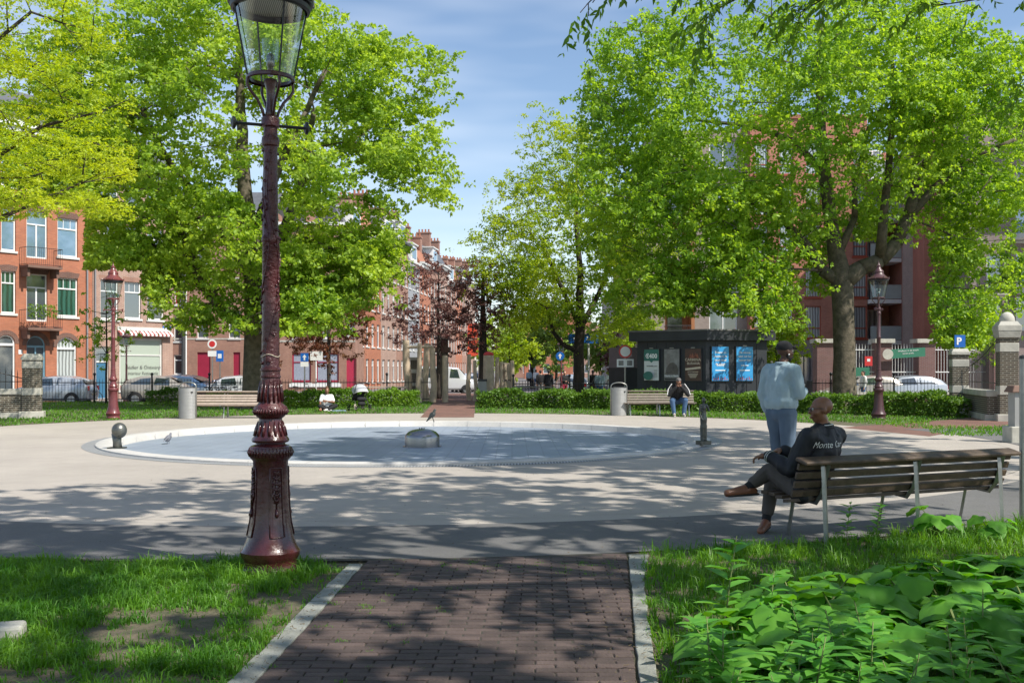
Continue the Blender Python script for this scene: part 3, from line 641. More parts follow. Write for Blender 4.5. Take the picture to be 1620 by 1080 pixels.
mb.obj('branch',M['bark_dark'],bough,smooth=True)
C=np.array([tuple(q-bo) for q,_,_ in lv]); D=np.array([tuple(d) for _,d,_ in lv])
link('foliage',leaf_mesh('foliage',C,0.082,M['lf_ash'],up=0.2,droop=0.3,wid=0.34,fold=0.12,dirs=D*2),bough)

# --- hedges
def hedge(label,pts,w,h,dens,m=None,ls=0.095,group='clipped hedges along the lawns'):
    """pts: centre line on the ground"""
    c=Vector((*pts[0],0)); root=thing('hedge',label,'hedge',c,0,group); C=[]; st=MB()
    for i in range(len(pts)-1):
        a,b=Vector((*pts[i],0)),Vector((*pts[i+1],0)); L_=(b-a).length; d=(b-a)/L_; s=Vector((-d.y,d.x,0))
        for k in range(int(L_*dens*1.5)):
            t=random.random()*L_; u=random.uniform(-1,1); base=a+d*t
            hh=h*(0.86+0.26*noise.noise(base*0.8)+0.22*noise.noise(base*2.6)+0.12*noise.noise(base*7)); ww=w/2*(0.92+0.22*noise.noise(base*1.7+Vector((5,0,0))))
            q=random.random()
            if q<0.55: p=base+s*(ww*random.uniform(-1,1))+Vector((0,0,hh*random.uniform(0.9,1.04)))
            elif q<0.9: p=base+s*(ww*random.choice((-1,-1,1))*random.uniform(0.85,1.05))+Vector((0,0,hh*random.uniform(0.02,1)))
            else: p=base+s*(ww*u)+Vector((0,0,hh*random.uniform(0.1,1.12)))
            p+=Vector((random.gauss(0,.03),random.gauss(0,.03),random.gauss(0,.025))); C.append(tuple(p-c))
    link('foliage',leaf_mesh('foliage',np.array(C),ls,m or M['lf_hedge'],up=0.5,droop=0.1,wid=0.55),root)
    return root
def gp(px,py): g=G(px,py); return (g.x,g.y)
hedge('low bright hedge on the left behind the pram and the person on the grass',[gp(450,645),gp(560,643),gp(660,642)],1.3,0.72,1500)
hedge('low dark hedge left of the grey litter bin and fence lamp',[gp(236,641),gp(300,641)],1.0,0.7,800,m=M['lf_hedge2'])
hedge('rough green undergrowth beside the big left trunk behind the pale bench',[gp(330,641),gp(400,640),gp(450,641)],1.2,0.55,800)
hedge('dark hedge running right from the brick path to the grey litter bin',[gp(756,645),gp(860,645),gp(975,647)],1.3,0.72,1600,m=M['lf_hedge2'])
hedge('hedge behind the occupied grey bench in front of the kiosk',[gp(990,648),gp(1090,650),gp(1200,650)],1.2,0.76,1600,m=M['lf_hedge2'])
hedge('hedge behind the man in the pale blue jacket at the foot of the thick trunk',[gp(1200,651),gp(1280,653),gp(1345,655)],1.2,0.70,1500,m=M['lf_hedge2'])
hedge('rounded hedge right of the brown lamp post ending at the striped pillar',[gp(1352,655),gp(1440,657),gp(1525,660)],1.2,0.72,1800,m=M['lf_hedge2'])

# --- grass
def blades(name,label,pts,hmin,hmax,w,m,lean=0.35,curve=True):
    n=len(pts); pts=np.array(pts); a=rng.random(n)*2*pi; h=(hmin+(hmax-hmin)*rng.random(n)**1.6)[:,None]
    if pts.shape[1]>3: h*=pts[:,3:4]; pts=pts[:,:3]
    side=np.stack([np.cos(a),np.sin(a),np.zeros(n)],1); b=rng.random(n)*2*pi; ld=np.stack([np.cos(b),np.sin(b),np.zeros(n)],1)*(rng.random(n)[:,None]*lean+0.05)
    up=np.array([[0,0,1.0]]); W=side*w*(0.6+0.8*rng.random(n)[:,None])
    p0=pts; p1=pts+up*h*0.55+ld*h*0.35; p2=pts+up*h*(1-0.35*lean)+ld*h*1.25
    V=np.stack([p0-W,p0+W,p1+W*0.8,p1-W*0.8,p2],1).reshape(-1,3); i=np.arange(n)*5
    F4=np.stack([i,i+1,i+2,i+3,i+3,i+2,i+4],1).reshape(-1)
    me=bpy.data.meshes.new(name); me.vertices.add(5*n); me.vertices.foreach_set('co',V.ravel().astype(np.float32)); me.loops.add(7*n); me.loops.foreach_set('vertex_index',F4.astype(np.int32))
    st=np.zeros(2*n,dtype=np.int32); st[0::2]=np.arange(n)*7; st[1::2]=np.arange(n)*7+4; tot=np.zeros(2*n,dtype=np.int32); tot[0::2]=4; tot[1::2]=3
    me.polygons.add(2*n); me.polygons.foreach_set('loop_start',st)
    try: me.polygons.foreach_set('loop_total',tot)
    except Exception: pass
    me.materials.append(m); me.update(calc_edges=True); me.validate()
    o=link(name,me); return tag(o,label,'grass',kind='stuff')
def lushness(x,y): return 0.5+0.5*noise.noise(Vector((x*1.3,y*1.3,3.1)))+0.25*noise.noise(Vector((x*4,y*4,7)))
def clumps(N,xr,yr,ok,dens):
    out=[]
    for k in range(N):
        x=random.uniform(*xr); y=random.uniform(*yr)
        if not ok(x,y): continue
        l=dens(x,y)
        if l<=0.12 or random.random()>l+.25:
            if random.random()>.06: continue
            l=.2
        h=(0.45+0.75*l)*random.choice((.7,.85,1,1,1.2,1.5)); n=int(5+13*l)
        for j in range(n): out.append((x+random.gauss(0,.02),y+random.gauss(0,.02),-.006,h*random.uniform(.6,1.15)))
    return out
def okL(x,y): return x<edge(L0,L1,y)-(0.125 if y<7 else .13) and (x-PC.x)**2+(y-PC.y)**2>14.2**2 and x/y>-0.6
def densL(x,y):
    wd=math.exp(-(((x+1.95)/0.5)**2+((y-5.75)/0.5)**2))+0.8*math.exp(-(((x+1.4)/0.2)**2+((y-6.9)/0.9)**2))+0.5*math.exp(-(((x+2.2)/0.5)**2+((y-4.8)/0.2)**2))
    return 0.62+0.5*noise.noise(Vector((x*1.5,y*1.5,3)))+.5*noise.noise(Vector((x*4.5,y*4.5,7)))-wd*(.95+.9*noise.noise(Vector((x*6,y*6,1))))
pts=clumps(11500,(-4.6,-1.1),(3.9,8.4),okL,densL)
for k in range(1600):       # ring of long grass round the lamp foot
    a=random.uniform(0,2*pi); r=random.uniform(0.2,0.42); pts.append((-1.785+cos(a)*r,7.36+sin(a)*r,-0.006,random.uniform(0.7,1.7)))
blades('grass','uneven shaded turf with worn earthy patches left of the brick path',pts,0.05,0.13,0.0032,M['grass'],0.95)
def okR(x,y): return x>edge(R0,R1,y)+.11 and (x-PC.x)**2+(y-PC.y)**2>14.16**2 and x/y<.6
pts=clumps(11500,(0.7,6.9),(3.8,11),okR,lambda x,y:.62+.45*noise.noise(Vector((x*1.5,y*1.5,3)))+.4*noise.noise(Vector((x*4.5,y*4.5,7)))+(.15 if y>8 else 0))
blades('grass','dark long grass between the brick path border and the near bench',pts,0.06,0.16,0.0034,M['grass'],0.95)
def far_ok(x,y):
    r=math.hypot(x-PC.x,y-PC.y)
    if r<12.08 or y>46: return False
    px=810+x/y*F; py=HZ+EYE*F/y
    if px<-30 or px>1650: return False
    if 655<px-(0)<752 and y>28 and px>688-(py-636)*1.0 - 2: return False
    if px>1300 and py>655:
        lo=656+0.0*px; 
        if px>1470 and py<674 and py>664-(px-1500)*0.1: return False
        if px<=1470 and py>688-(1470-px)*0.085-9 : return False
        if px>1440 and py>690: return False
    return True
pts=[]
while len(pts)<52000:
    y=22+24.5*random.random(); x=random.uniform(-0.53,0.53)*y
    if far_ok(x,y):
        l=lushness(x*.3,y*.3); pts.append((x,y,-0.006,0.7+0.6*l))
blades('grass','sunlit mown lawn between the plaza and the hedges',pts,0.05,0.12,0.012,M['grass'],0.8)
# tufts in the brick joints
pts=[]
for k in range(70):
    y=random.choice((random.uniform(4.6,7.7),random.uniform(7.2,7.8))); x=edge(L0,L1,y)+abs(random.gauss(0,0.45)); 
    if y>7.1: x=random.uniform(-1.0,0.85)
    if x>edge(R0,R1,y)-.02: continue
    for j in range(random.randint(8,34)): pts.append((x+random.gauss(0,.022),y+random.gauss(0,.012),0.004,random.uniform(.5,1.3)))
blades('grass','small weeds sprouting from the joints of the brick path',pts,0.012,0.035,0.002,M['grass'],0.9)
# litter of seeds and twigs on strips and earth
mb=MB()
for k in range(420):
    side=random.random()<0.5
    y=random.uniform(4.3,7.9); x=(edge(L0,L1,y)-abs(random.gauss(0.05,0.2))) if side else (edge(R0,R1,y)+random.gauss(0.02,0.16))
    a=random.uniform(0,pi); l=random.uniform(.006,.03); 
    mb.tube([(x,y,0.026),(x+cos(a)*l,y+sin(a)*l,0.03)],[0.002,0.0015],4)
for k in range(700):
    if k<420: x=random.uniform(-4,-1.2); y=random.uniform(4.2,8)
    else: x=random.uniform(-6,5); y=random.uniform(8,16)
    if k<420 and not okL(x,y): continue
    a=random.uniform(0,2*pi); l=random.uniform(.006,.018) if k<420 else random.uniform(.01,.025); z=.01 if k<420 else .008
    c_,s_=cos(a)*l,sin(a)*l; mb.add([(x,y,z),(x+c_*.5-s_*.3,y+s_*.5+c_*.3,z+.006),(x+c_,y+s_,z+.002),(x+c_*.5+s_*.3,y+s_*.5-c_*.3,z+.001)],[(0,1,2,3)])
tag(mb.obj('litter',mat('dry_litter',(0.09,0.06,0.035),0.9,0,0.5,30,c2=(.22,.17,.09))),'dry twigs and seed husks scattered along the path borders','litter',kind='stuff')

# --- big-leaf plants and lance-leaf plants, lower right
def bigleaf_mesh(seed):
    r=random.Random(seed); mb=MB(); st=MB()
    for k in range(r.randint(10,14)):
        a=r.uniform(0,2*pi); h=r.uniform(0.2,0.40); out=r.uniform(0.06,0.26); c=Vector((cos(a)*out,sin(a)*out,h)); sz=r.uniform(0.07,0.14)
        st.tube([(0,0,0),(c.x*.4,c.y*.4,h*.6),tuple(c)],[0.008,0.006,0.004],5)
        n1=Vector((cos(a)*0.55,sin(a)*0.55,1)).normalized(); u=Vector((cos(a),sin(a),-0.4)); u=(u-n1*u.dot(n1)).normalized(); v=n1.cross(u)
        vs=[c]; N=16; ph=r.uniform(0,6)
        rings=2
        for q in range(1,rings+1):
            for i in range(N):
                t=2*pi*i/N; rr=sz*q/rings*(1-0.42*math.exp(-((t-pi)/0.45)**2)*(q/rings))*(1+0.10*cos(t)+0.42*math.exp(-(min(t,2*pi-t)/0.38)**2)*(q/rings))*r.uniform(.95,1.05)
                wave=0.13*sz*sin(t*5+ph)*(q/rings)**2 - 0.28*sz*(q/rings)**2 + 0.12*sz*abs(sin(t))*(q/rings)
                vs.append(c+u*(cos(t)*rr+sz*0.25)+v*(sin(t)*rr*1.0)+n1*wave)
        fs=[(0,1+i,1+(i+1)%N) for i in range(N)]+[(1+i,1+N+i,1+N+(i+1)%N,1+(i+1)%N) for i in range(N)]
        mb.add(vs,fs)
    nf=len(mb.f); mb.add(st.v,st.f); me=mb.mesh('foliage',M['lf_plant'],True); me.materials.append(M['stem'])
    me.polygons.foreach_set('material_index',[0]*nf+[1]*(len(me.polygons)-nf)); return me
def lance_mesh(seed,h):
    r=random.Random(seed); mb=MB(); st=MB(); lean=Vector((r.uniform(-.12,.12),r.uniform(-.12,.12),0)); 
    st.tube([(0,0,0),lean*.4+Vector((0,0,h*.5)),lean+Vector((0,0,h))],[0.005,0.004,0.002],5)
    for k in range(int(h/0.045)):
        t=0.18+0.82*k/int(h/0.045); p=lean*t*t+Vector((0,0,h*t)); a=k*pi/2+r.uniform(-.3,.3)
        for s in (0,pi):
            d=Vector((cos(a+s),sin(a+s),0.55-0.3*(1-t)+(0.9 if t>0.92 else 0))).normalized(); l=(0.14 if t<0.85 else 0.075)*r.uniform(.8,1.15); w=l*0.2
            side=d.cross(Vector((0,0,1))).normalized(); up=side.cross(d)
            m_=[p, p+d*l*.3+side*w+up*.006, p+d*l*.65+side*w*.8-up*.006, p+d*l-up*.03, p+d*l*.65-side*w*.8-up*.006, p+d*l*.3-side*w+up*.006, p+d*l*.3-up*.004, p+d*l*.65-up*.014]
            mb.add(m_,[(0,1,6),(1,2,7,6),(2,3,7),(0,6,5),(5,6,7,4),(4,7,3)])
    return mb.mesh('foliage',M['lf_stem'],True), st.mesh('stem',M['stem'],True)
big=[bigleaf_mesh(s) for s in range(5)]
spots=[]
for row,(y0,xa,xb) in enumerate(((6.9,3.15,4.0),(6.55,2.6,3.9),(6.25,2.0,3.8),(5.95,1.65,3.6),(5.65,1.4,3.4),(5.35,1.25,3.2),(5.05,1.1,3.0),(4.75,1.0,2.8))):
    x=xa+random.uniform(0,.1)
    while x<xb: spots.append((x+random.uniform(-.05,.05),y0+random.uniform(-.12,.12))); x+=0.30
for i,(x,y) in enumerate(spots):
    a=big[i%5]; o=thing('broad_leaf_plant','broad-leaved green plant in the dense bed at the lower right','plant',(x,y,-0.01),random.uniform(0,6),'broad-leaved plants in the lower right bed')
    link('foliage',a,o); s=random.uniform(.7,1.0); o.scale=(s,s,s*random.uniform(.7,1.0)*(.72 if y>6.1 else 1))
lan=[lance_mesh(s,0.34+0.05*(s%5)) for s in range(6)]
k=0; spots=[]
while len(spots)<80:
    y=random.uniform(3.4,5.15); x=random.uniform(0.72+0.12*(y-3.4),0.56*y)
    if any((x-a)**2+(y-b)**2<0.075**2 for a,b in spots): continue
    spots.append((x,y))
for i,(x,y) in enumerate(spots):
    a,b=lan[i%6]; o=thing('leafy_stem_plant','upright stem with narrow paired leaves at the front of the lower right bed','plant',(x,y,-0.01),random.uniform(0,6),'narrow-leaved stems in the lower right bed')
    link('foliage',a,o); link('stem',b,o); s=random.uniform(.75,1.1); o.scale=(s*1.05,s*1.05,s*(0.68+0.12*(x-0.8)))
for (x,y,s,lab) in ((1.17,5.5,1.2,'single tall leafy stem standing out above the left end of the plant bed'),(2.92,8.7,0.75,'small leafy weed between the legs of the near bench'),(3.2,8.75,0.7,'smaller leafy weed right of the middle bench leg'),(1.35,5.25,0.9,'short leafy stem left of the plant bed beside the long grass')):
    a,b=lan[3]; o=thing('leafy_stem_plant',lab,'plant',(x,y,-0.01),x*3); link('foliage',a,o); link('stem',b,o); o.scale=(s,s,s)
for (x,y,s,lab) in ((3.75,8.75,.8,'broad-leaved weed in the grass under the right half of the near bench'),(4.2,8.7,.65,'low broad-leaved weed by the right rear bench leg')):
    a=big[2]; o=thing('broad_leaf_plant',lab,'plant',(x,y,-0.01),x*3); link('foliage',a,o); o.scale=(s,s,s)
# ------------------------------------------------------------------ buildings
_wc={}
def frame_mesh(w,h,style):
    k=('f',round(w,2),round(h,2),style)
    if k in _wc: return _wc[k]
    mb=MB(); t=0.07 if w<1.6 else 0.08
    if style=='shop': t=0.12
    y0,y1=0.10,0.16
    mb.bx(-w/2,-w/2+t,y0,y1,0,h); mb.bx(w/2-t,w/2,y0,y1,0,h); mb.bx(-w/2+t,w/2-t,y0,y1,0,t*1.2); mb.bx(-w/2+t,w/2-t,y0,y1,h-t,h)
    if style in('sash','door','french'): mb.bx(-w/2+t,w/2-t,y0-.01,y1,h*.70,h*.70+.07)
    if style in('sash',):
        for q in (-.17,.17): mb.bx(q*w-.015,q*w+.015,y0+.01,y1-.01,h*.7+.07,h-t)
    if style=='french' or style=='double': mb.bx(-.04,.04,y0-.005,y1,t,h*.7 if style=='french' else h-t)
    if style=='split': mb.bx(-w/2+t,w/2-t,y0-.005,y1,h*.30,h*.30+.07)
    if style=='shop': mb.bx(-w/2+t,w/2-t,y0-.005,y1,h*.66,h*.66+.08)
    _wc[k]=mb.mesh('window',None); return _wc[k]
def pane_mesh(w,h):
    k=('p',round(w,2),round(h,2))
    if k in _wc: return _wc[k]
    _wc[k]=MB().bx(-w/2+.05,w/2-.05,0.135,0.15,0.05,h-.05).mesh('pane',None); return _wc[k]
def sill_mesh(w):
    k=('s',round(w,2))
    if k in _wc: return _wc[k]
    _wc[k]=MB().bx(-w/2-.08,w/2+.08,-0.07,0.1,-0.12,-0.003).mesh('sill',None); return _wc[k]
def matobj(me,m):
    key=(me.name,m.name)
    if key in _wc: return _wc[key]
    c=me.copy(); c.materials.clear(); c.materials.append(m); _wc[key]=c; return c
def window(root,x,z,w,h,style='plain',fm=None,pm=None,sill=True,name='window',sm=None,yoff=0.0):
    f=link(name,matobj(frame_mesh(w,h,style),fm or M['white']),root,(x,yoff,z))
    link('pane',matobj(pane_mesh(w,h),pm or M['pane']),f)
    if sill: link('sill',matobj(sill_mesh(w),sm or M['whitish']),f)
    return f
def wall_with_holes(x0,x1,z0,z1,holes,depth=0.2,y=0.0,thick=None):
    """front face in the plane y, holes with reveals; holes: (x,z,w,h,arch)"""
    mb=MB(); xs=sorted({x0,x1}|{h[0]-h[2]/2 for h in holes}|{h[0]+h[2]/2 for h in holes}); zs=sorted({z0,z1}|{h[1] for h in holes}|{h[1]+h[3] for h in holes})
    xs=[x for x in xs if x0<=x<=x1]; zs=[z for z in zs if z0<=z<=z1]
    for i in range(len(xs)-1):
        for j in range(len(zs)-1):
            cx,cz=(xs[i]+xs[i+1])/2,(zs[j]+zs[j+1])/2
            if any(abs(cx-h[0])<h[2]/2 and h[1]<cz<h[1]+h[3] for h in holes): continue
            mb.add([(xs[i],y,zs[j]),(xs[i+1],y,zs[j]),(xs[i+1],y,zs[j+1]),(xs[i],y,zs[j+1])],[(0,1,2,3)])
    for h in holes:
        a,b,c,d=h[0]-h[2]/2,h[0]+h[2]/2,h[1],h[1]+h[3]
        if len(h)>4 and h[4]:
            r=(b-a)/2; n=14; arc=[(h[0]-r*cos(pi*i/n),d-r+r*sin(pi*i/n)) for i in range(n+1)]
            for i in range(n):
                (p,q),(s_,t)=arc[i],arc[i+1]; cxn=a if (p+s_)/2<h[0] else b
                mb.add([(p,y,q),(s_,y,t),(s_,y,d),(p,y,d)],[(0,1,2,3)])
                mb.add([(p,y,q),(s_,y,t),(s_,y+depth,t),(p,y+depth,q)],[(0,3,2,1)])
            d=d-r
        for q in (((a,c),(a,d)),((b,d),(b,c)),((b,c),(a,c)),((a,d),(b,d))):
            if len(h)>4 and h[4] and q[0]==(a,d) and q[1]==(b,d): continue
            (p1,p2),(p3,p4)=q; mb.add([(p1,y,p2),(p3,y,p4),(p3,y+depth,p4),(p1,y+depth,p2)],[(0,1,2,3)])
    return mb
def shell(root,x0,x1,z0,z1,D,holes,m,name='wall',side=True,top=None):
    mb=wall_with_holes(x0,x1,z0,z1,holes)
    # sides, back, and a recessed dark backing behind the openings
    mb.add([(x0,0,z0),(x0,D,z0),(x0,D,z1),(x0,0,z1)],[(3,2,1,0)]); mb.add([(x1,0,z0),(x1,D,z0),(x1,D,z1),(x1,0,z1)],[(0,1,2,3)])
    mb.add([(x0,D,z0),(x1,D,z0),(x1,D,z1),(x0,D,z1)],[(3,2,1,0)]); mb.add([(x0,0,z1),(x1,0,z1),(x1,D,z1),(x0,D,z1)],[(0,1,2,3)])
    o=mb.obj(name,m,root); return o
class Fac:
    """local frame of a facade: x runs along it, y inward, z up from street level"""
    def __init__(s,name,label,p0,ang,group=None,zb=-0.27):
        s.p=Vector((p0[0],p0[1],zb)); s.a=ang; s.d=Vector((cos(ang),sin(ang))); s.zb=zb
        s.root=thing(name,label,'building',s.p,ang,group)
    def x(s,px):
        k=(px-810)/F; return (k*s.p.y-s.p.x)/(s.d.x-k*s.d.y)
    def z(s,px,py):
        t=s.x(px); Y=s.p.y+s.d.y*t; return EYE-(py-HZ)/F*Y-s.zb
    def win(s,px0,px1,py_top,py_bot,snap=None):
        x0,x1=s.x(px0),s.x(px1); pm=(px0+px1)/2; z0,z1=s.z(pm,py_bot),s.z(pm,py_top); return ((x0+x1)/2,z0,x1-x0,z1-z0)

def balcony_iron(root,x,z,w,d,h=0.95,m=None,planter=False):
    b=MB(); b.bx(x-w/2,x+w/2,-d,-0.003,z-0.14,z); sl=b.obj('balcony',M['brick_dkarch'] if False else M['stone_dark'],root)
    r=MB()
    for q in (z+0.05,z+h): r.tube([(x-w/2,-0.003,q),(x-w/2,-d+.02,q),(x+w/2,-d+.02,q),(x+w/2,-0.003,q)],0.018,5)
    n=int(w/0.1)
    for i in range(n+1): r.tube([(x-w/2+w*i/n,-d+.02,z),(x-w/2+w*i/n,-d+.02,z+h)],0.008,4)
    for i in range(5):
        for sx in (-1,1): r.tube([(x+sx*w/2,-d+.02+(d-.04)*i/5,z),(x+sx*w/2,-d+.02+(d-.04)*i/5,z+h)],0.008,4)
    r.obj('railing',M['black'],sl)
    for sx in (-1,1):
        c=MB(); c.xz([(x+sx*(w/2-.15)-.09,z-.14),(x+sx*(w/2-.15)+.09,z-.14),(x+sx*(w/2-.15)+.06,z-.6),(x+sx*(w/2-.15)-.06,z-.6)],-d*.75,-0.003)
        c.obj('bracket',M['stone_dark'],sl)
    if planter:
        C=np.array([(x+random.uniform(-w/2,w/2*0.6),-d+random.uniform(-.15,.15),z+random.uniform(.55,1.25)) for _ in range(380)])
        link('potted_greenery',leaf_mesh('potted_greenery',C,0.13,M['lf_hedge']),sl)
    return sl
M['stone_dark']=mat('dark_sandstone',(0.17,0.10,0.075),0.8,0,0.2,2)

# --- A: orange brick house, left
ANG=math.atan2(0.8,0.6); P0=(-26.2,53.6)
A=Fac('brick_house','orange brick house with iron balconies and round-arched ground-floor openings at the far left',P0,ANG)
xa,xb=-8.6,A.x(146)
cols=[A.win(2,25,430,497),A.win(42,75,435,495),A.win(91,123,441,502)]
holes=[]; specs=[]
HT=A.z(40,196)
for r,dz in enumerate((0,3.32,6.75)):
    for c_,(x,z,w,h) in enumerate(cols):
        if c_==1: zz=z-0.35 if r else z-0.45; hh=h+0.5; st='french'
        else: zz=z+0.05; hh=h; st='sash'
        specs.append((x,zz+dz,w,hh,st,r,c_)); holes.append((x,zz+dz,w,hh))
for x in (cols[0][0]-1.9,cols[0][0]-4.0,cols[0][0]-6.0):
    for r,dz in enumerate((0,3.32,6.75)): specs.append((x,cols[0][1]+dz,1.15,2.3,'sash',r,0)); holes.append((x,cols[0][1]+dz,1.15,2.3))
arch=[A.win(-4,24,529,603),A.win(42,72,531,603),A.win(90,121,533,603)]
for (x,z,w,h) in arch+[(arch[0][0]-3.2,arch[0][1],1.2,2.6)]: holes.append((x,0.02,w,z+h-0.02,True))
shell(A.root,xa,xb,0,HT,9,holes,M['brick_orange'])
for i,(x,z,w,h,st,r,c_) in enumerate(specs):
    pm=M['pane_green'] if (r==0 and c_!=1) else (M['pane_blue'] if r else M['pane'])
    window(A.root,x,z,w,h,st,M['white'],pm,sill=(st=='sash'))
for i,(x,z,w,h) in enumerate(arch+[(arch[0][0]-3.2,arch[0][1],1.2,2.6)]):
    H=z+h; f=MB(); r=w/2; n=14
    pts=[(x-r+.03,0.1,0.02),(x-r+.03,0.1,H-r)]+[(x-(r-.03)*cos(pi*k/n),0.1,H-r+(r-.03)*sin(pi*k/n)) for k in range(1,n)]+[(x+r-.03,0.1,H-r),(x+r-.03,0.1,0.02)]
    f.tube(pts,0.05,4); f.bx(x-r+.05,x+r-.05,.06,.13,H-r-.12,H-r); f.bx(x-r+.05,x+r-.05,.07,.12,0.02,0.3)
    if i==1: f.bx(x-.04,x+.04,.07,.12,.3,H-r-.12)
    fo=f.obj('arched_window' if i!=1 else 'arched_door',M['white'] if i!=1 else mat('blue_frame',(.18,.33,.42),.5),A.root)
    g=MB(); g.xz([(x-r,0.02),(x+r,0.02),(x+r,H-r)]+[(x+r*cos(pi*k/n),H-r+r*sin(pi*k/n)) for k in range(1,n)]+[(x-r,H-r)],0.15,0.17)
    g.obj('pane',M['pane_cur'] if i==2 else M['pane'],fo)
    # arch trim band of dark brick
    t=MB(); 
    for k in range(n):
        a0,a1=pi*k/n,pi*(k+1)/n; ri,ro=r+.0,r+.24; t.xz([(x-ri*cos(a0),H-r+ri*sin(a0)),(x-ro*cos(a0),H-r+ro*sin(a0)),(x-ro*cos(a1),H-r+ro*sin(a1)),(x-ri*cos(a1),H-r+ri*sin(a1))],-0.02,-0.002)
    t.obj('arch_trim',M['brick_dkarch'],A.root)
for (x,z,w,h,st,r,c_) in specs:
    t=MB(); n=6; # flat brick arch over each window
    t.xz([(x-w/2-.02,z+h),(x+w/2+.02,z+h),(x+w/2+.12,z+h+.28),(x,z+h+.34),(x-w/2-.12,z+h+.28)],-0.012,-0.002); t.obj('window_arch',M['brick_dkarch'],A.root)
bz=A.z(58,526); balcony_iron(A.root,cols[1][0],A.z(58,519),1.9,0.9,planter=True); balcony_iron(A.root,cols[1][0],A.z(58,422),1.9,0.9)
mb=MB(); mb.bx(xa,xb,-.35,0.0,HT-.25,HT+.05); mb.bx(xa,xb,-.2,-.003,HT-.6,HT-.25); mb.obj('cornice',M['white'],A.root)
mb=MB(); mb.add([(xa,-.1,HT+.052),(xb,-.1,HT+.052),(xb,2.4,HT+2.3),(xa,2.4,HT+2.3),(xb,9,HT+2.3),(xa,9,HT+2.3)],[(0,1,2,3),(3,2,4,5)]); mb.obj('roof',M['slate'],A.root)
for px in (137,): mb=MB(); mb.tube([(A.x(px),-.08,.02),(A.x(px),-.08,HT-.7)],.05,8); mb.obj('downpipe',M['pipe'],A.root)
mb=MB(); mb.bx(A.x(32)-.1,A.x(32)+.1,-.02,-.003,A.z(34,560),A.z(34,553)); mb.obj('house_number_plate',M['white'],A.root)
# bike sheds / shrubs in the front: dark plants by the facade
# --- B: pinkish brick shop house
B=Fac('brick_house','pinkish brick house with a large frosted shop window under a red-and-white striped awning',(P0[0]+cos(ANG)*(xb+0.02),P0[1]+sin(ANG)*(xb+0.02)),ANG)
wB=B.x(273.5)
rows=[[B.win(159,187,443,505),B.win(197,223,446,504),B.win(233,259,450,506)]]
HB=B.z(200,255)
holes=[];sp_=[]
for dz in (0,3.3,6.6):
    for (x,z,w,h) in rows[0]: holes.append((x,z+dz,w,h)); sp_.append((x,z+dz,w,h))
shp=B.win(189,257,535,602); door=B.win(152,170,548,603)
holes.append((shp[0],0.55,shp[2],shp[1]+shp[3]-0.55)); holes.append((door[0],0.02,door[2]+.15,door[1]+door[3]))
shell(B.root,0,wB,0,HB,9,holes,M['brick_pink'])
for i,(x,z,w,h) in enumerate(sp_): window(B.root,x,z,w,h,'sash',M['white'],M['pane'])
for (x,z,w,h) in sp_:
    mb=MB(); mb.xz([(x-w/2-.05,z+h),(x+w/2+.05,z+h),(x+w/2+.12,z+h+.26),(x-w/2-.12,z+h+.26)],-0.01,-0.002); mb.obj('window_arch',M['brick_brown'],B.root)
window(B.root,shp[0],0.55,shp[2],shp[1]+shp[3]-0.55,'shop',M['whitish'],M['pane_frost'],name='shop_window')
f=window(B.root,door[0],0.02,door[2]+.15,door[1]+door[3],'door',M['white'],M['pane'],False,name='door')
MB().bx(-.42,.42,.12,.134,.05,2.1).obj('door_leaf',M['blue_door'],f)
mb=MB(); mb.bx(0,wB,-.3,0,HB-.25,HB); mb.obj('cornice',M['white'],B.root)
mb=MB(); mb.add([(0,-.1,HB+.01),(wB,-.1,HB+.01),(wB,2.4,HB+2),(0,2.4,HB+2),(wB,9,HB+2),(0,9,HB+2)],[(0,1,2,3),(3,2,4,5)]); mb.obj('roof',M['slate'],B.root)
mb=MB(); mb.tube([(0.12,-.08,.02),(0.12,-.08,HB-.4)],.05,8); mb.obj('downpipe',M['pipe'],B.root)
za=B.z(225,531); mb=MB(); mw=MB(); x0,x1=shp[0]-shp[2]/2-.15,shp[0]+shp[2]/2+.55; n=26
for i in range(n):
    a,b=x0+(x1-x0)*i/n,x0+(x1-x0)*(i+1)/n
    t=(mb if i%2==0 else mw)
    t.add([(a,-.02,za+.28),(b,-.02,za+.28),(b,-.32,za+.1),(a,-.32,za+.1),(a,-.32,za-.02),(b,-.32,za-.02),(b,-.02,za+.26),(a,-.02,za+.26),(b,-.3,za+.08),(a,-.3,za+.08)],[(0,1,2,3),(3,2,5,4)])
aw=mb.obj('awning',mat('awning_red',(.30,.08,.07),.8),B.root); mw.obj('awning_stripe',M['white'],aw)
mb=MB(); mb.bx(x0,x1,-.06,-.003,za+.28,za+.5); mb.obj('fascia',M['whitish'],B.root)
mb=MB(); mb.bx(B.x(257),B.x(270),-.04,-.003,B.z(263,525),B.z(263,516)); mb.obj('street_name_plate',M['sign_blue'],B.root)
def textmesh(s,size,ext=0.002,font_shear=0.0,align='CENTER',sx=1.0,space=1.0,bold=0.0):
    c=bpy.data.curves.new('lettering','FONT'); c.body=s; c.size=size; c.extrude=ext; c.align_x=align; c.align_y='CENTER'; c.shear=font_shear; c.space_character=space; c.resolution_u=3; c.offset=bold
    o=bpy.data.objects.new('lettering',c); COL.objects.link(o); bpy.context.view_layer.update()
    dg=bpy.context.evaluated_depsgraph_get(); me=bpy.data.meshes.new_from_object(o.evaluated_get(dg)); COL.objects.unlink(o); bpy.data.objects.remove(o)
    me.name='lettering'; return me
def text(s,size,m,parent,loc,rot=(R(90),0,0),name='lettering',scale=(1,1,1),**k):
    me=textmesh(s,size,**k); me.materials.clear(); me.materials.append(m); o=link(name,me,parent,loc); o.rotation_euler=rot; o.scale=scale; return o
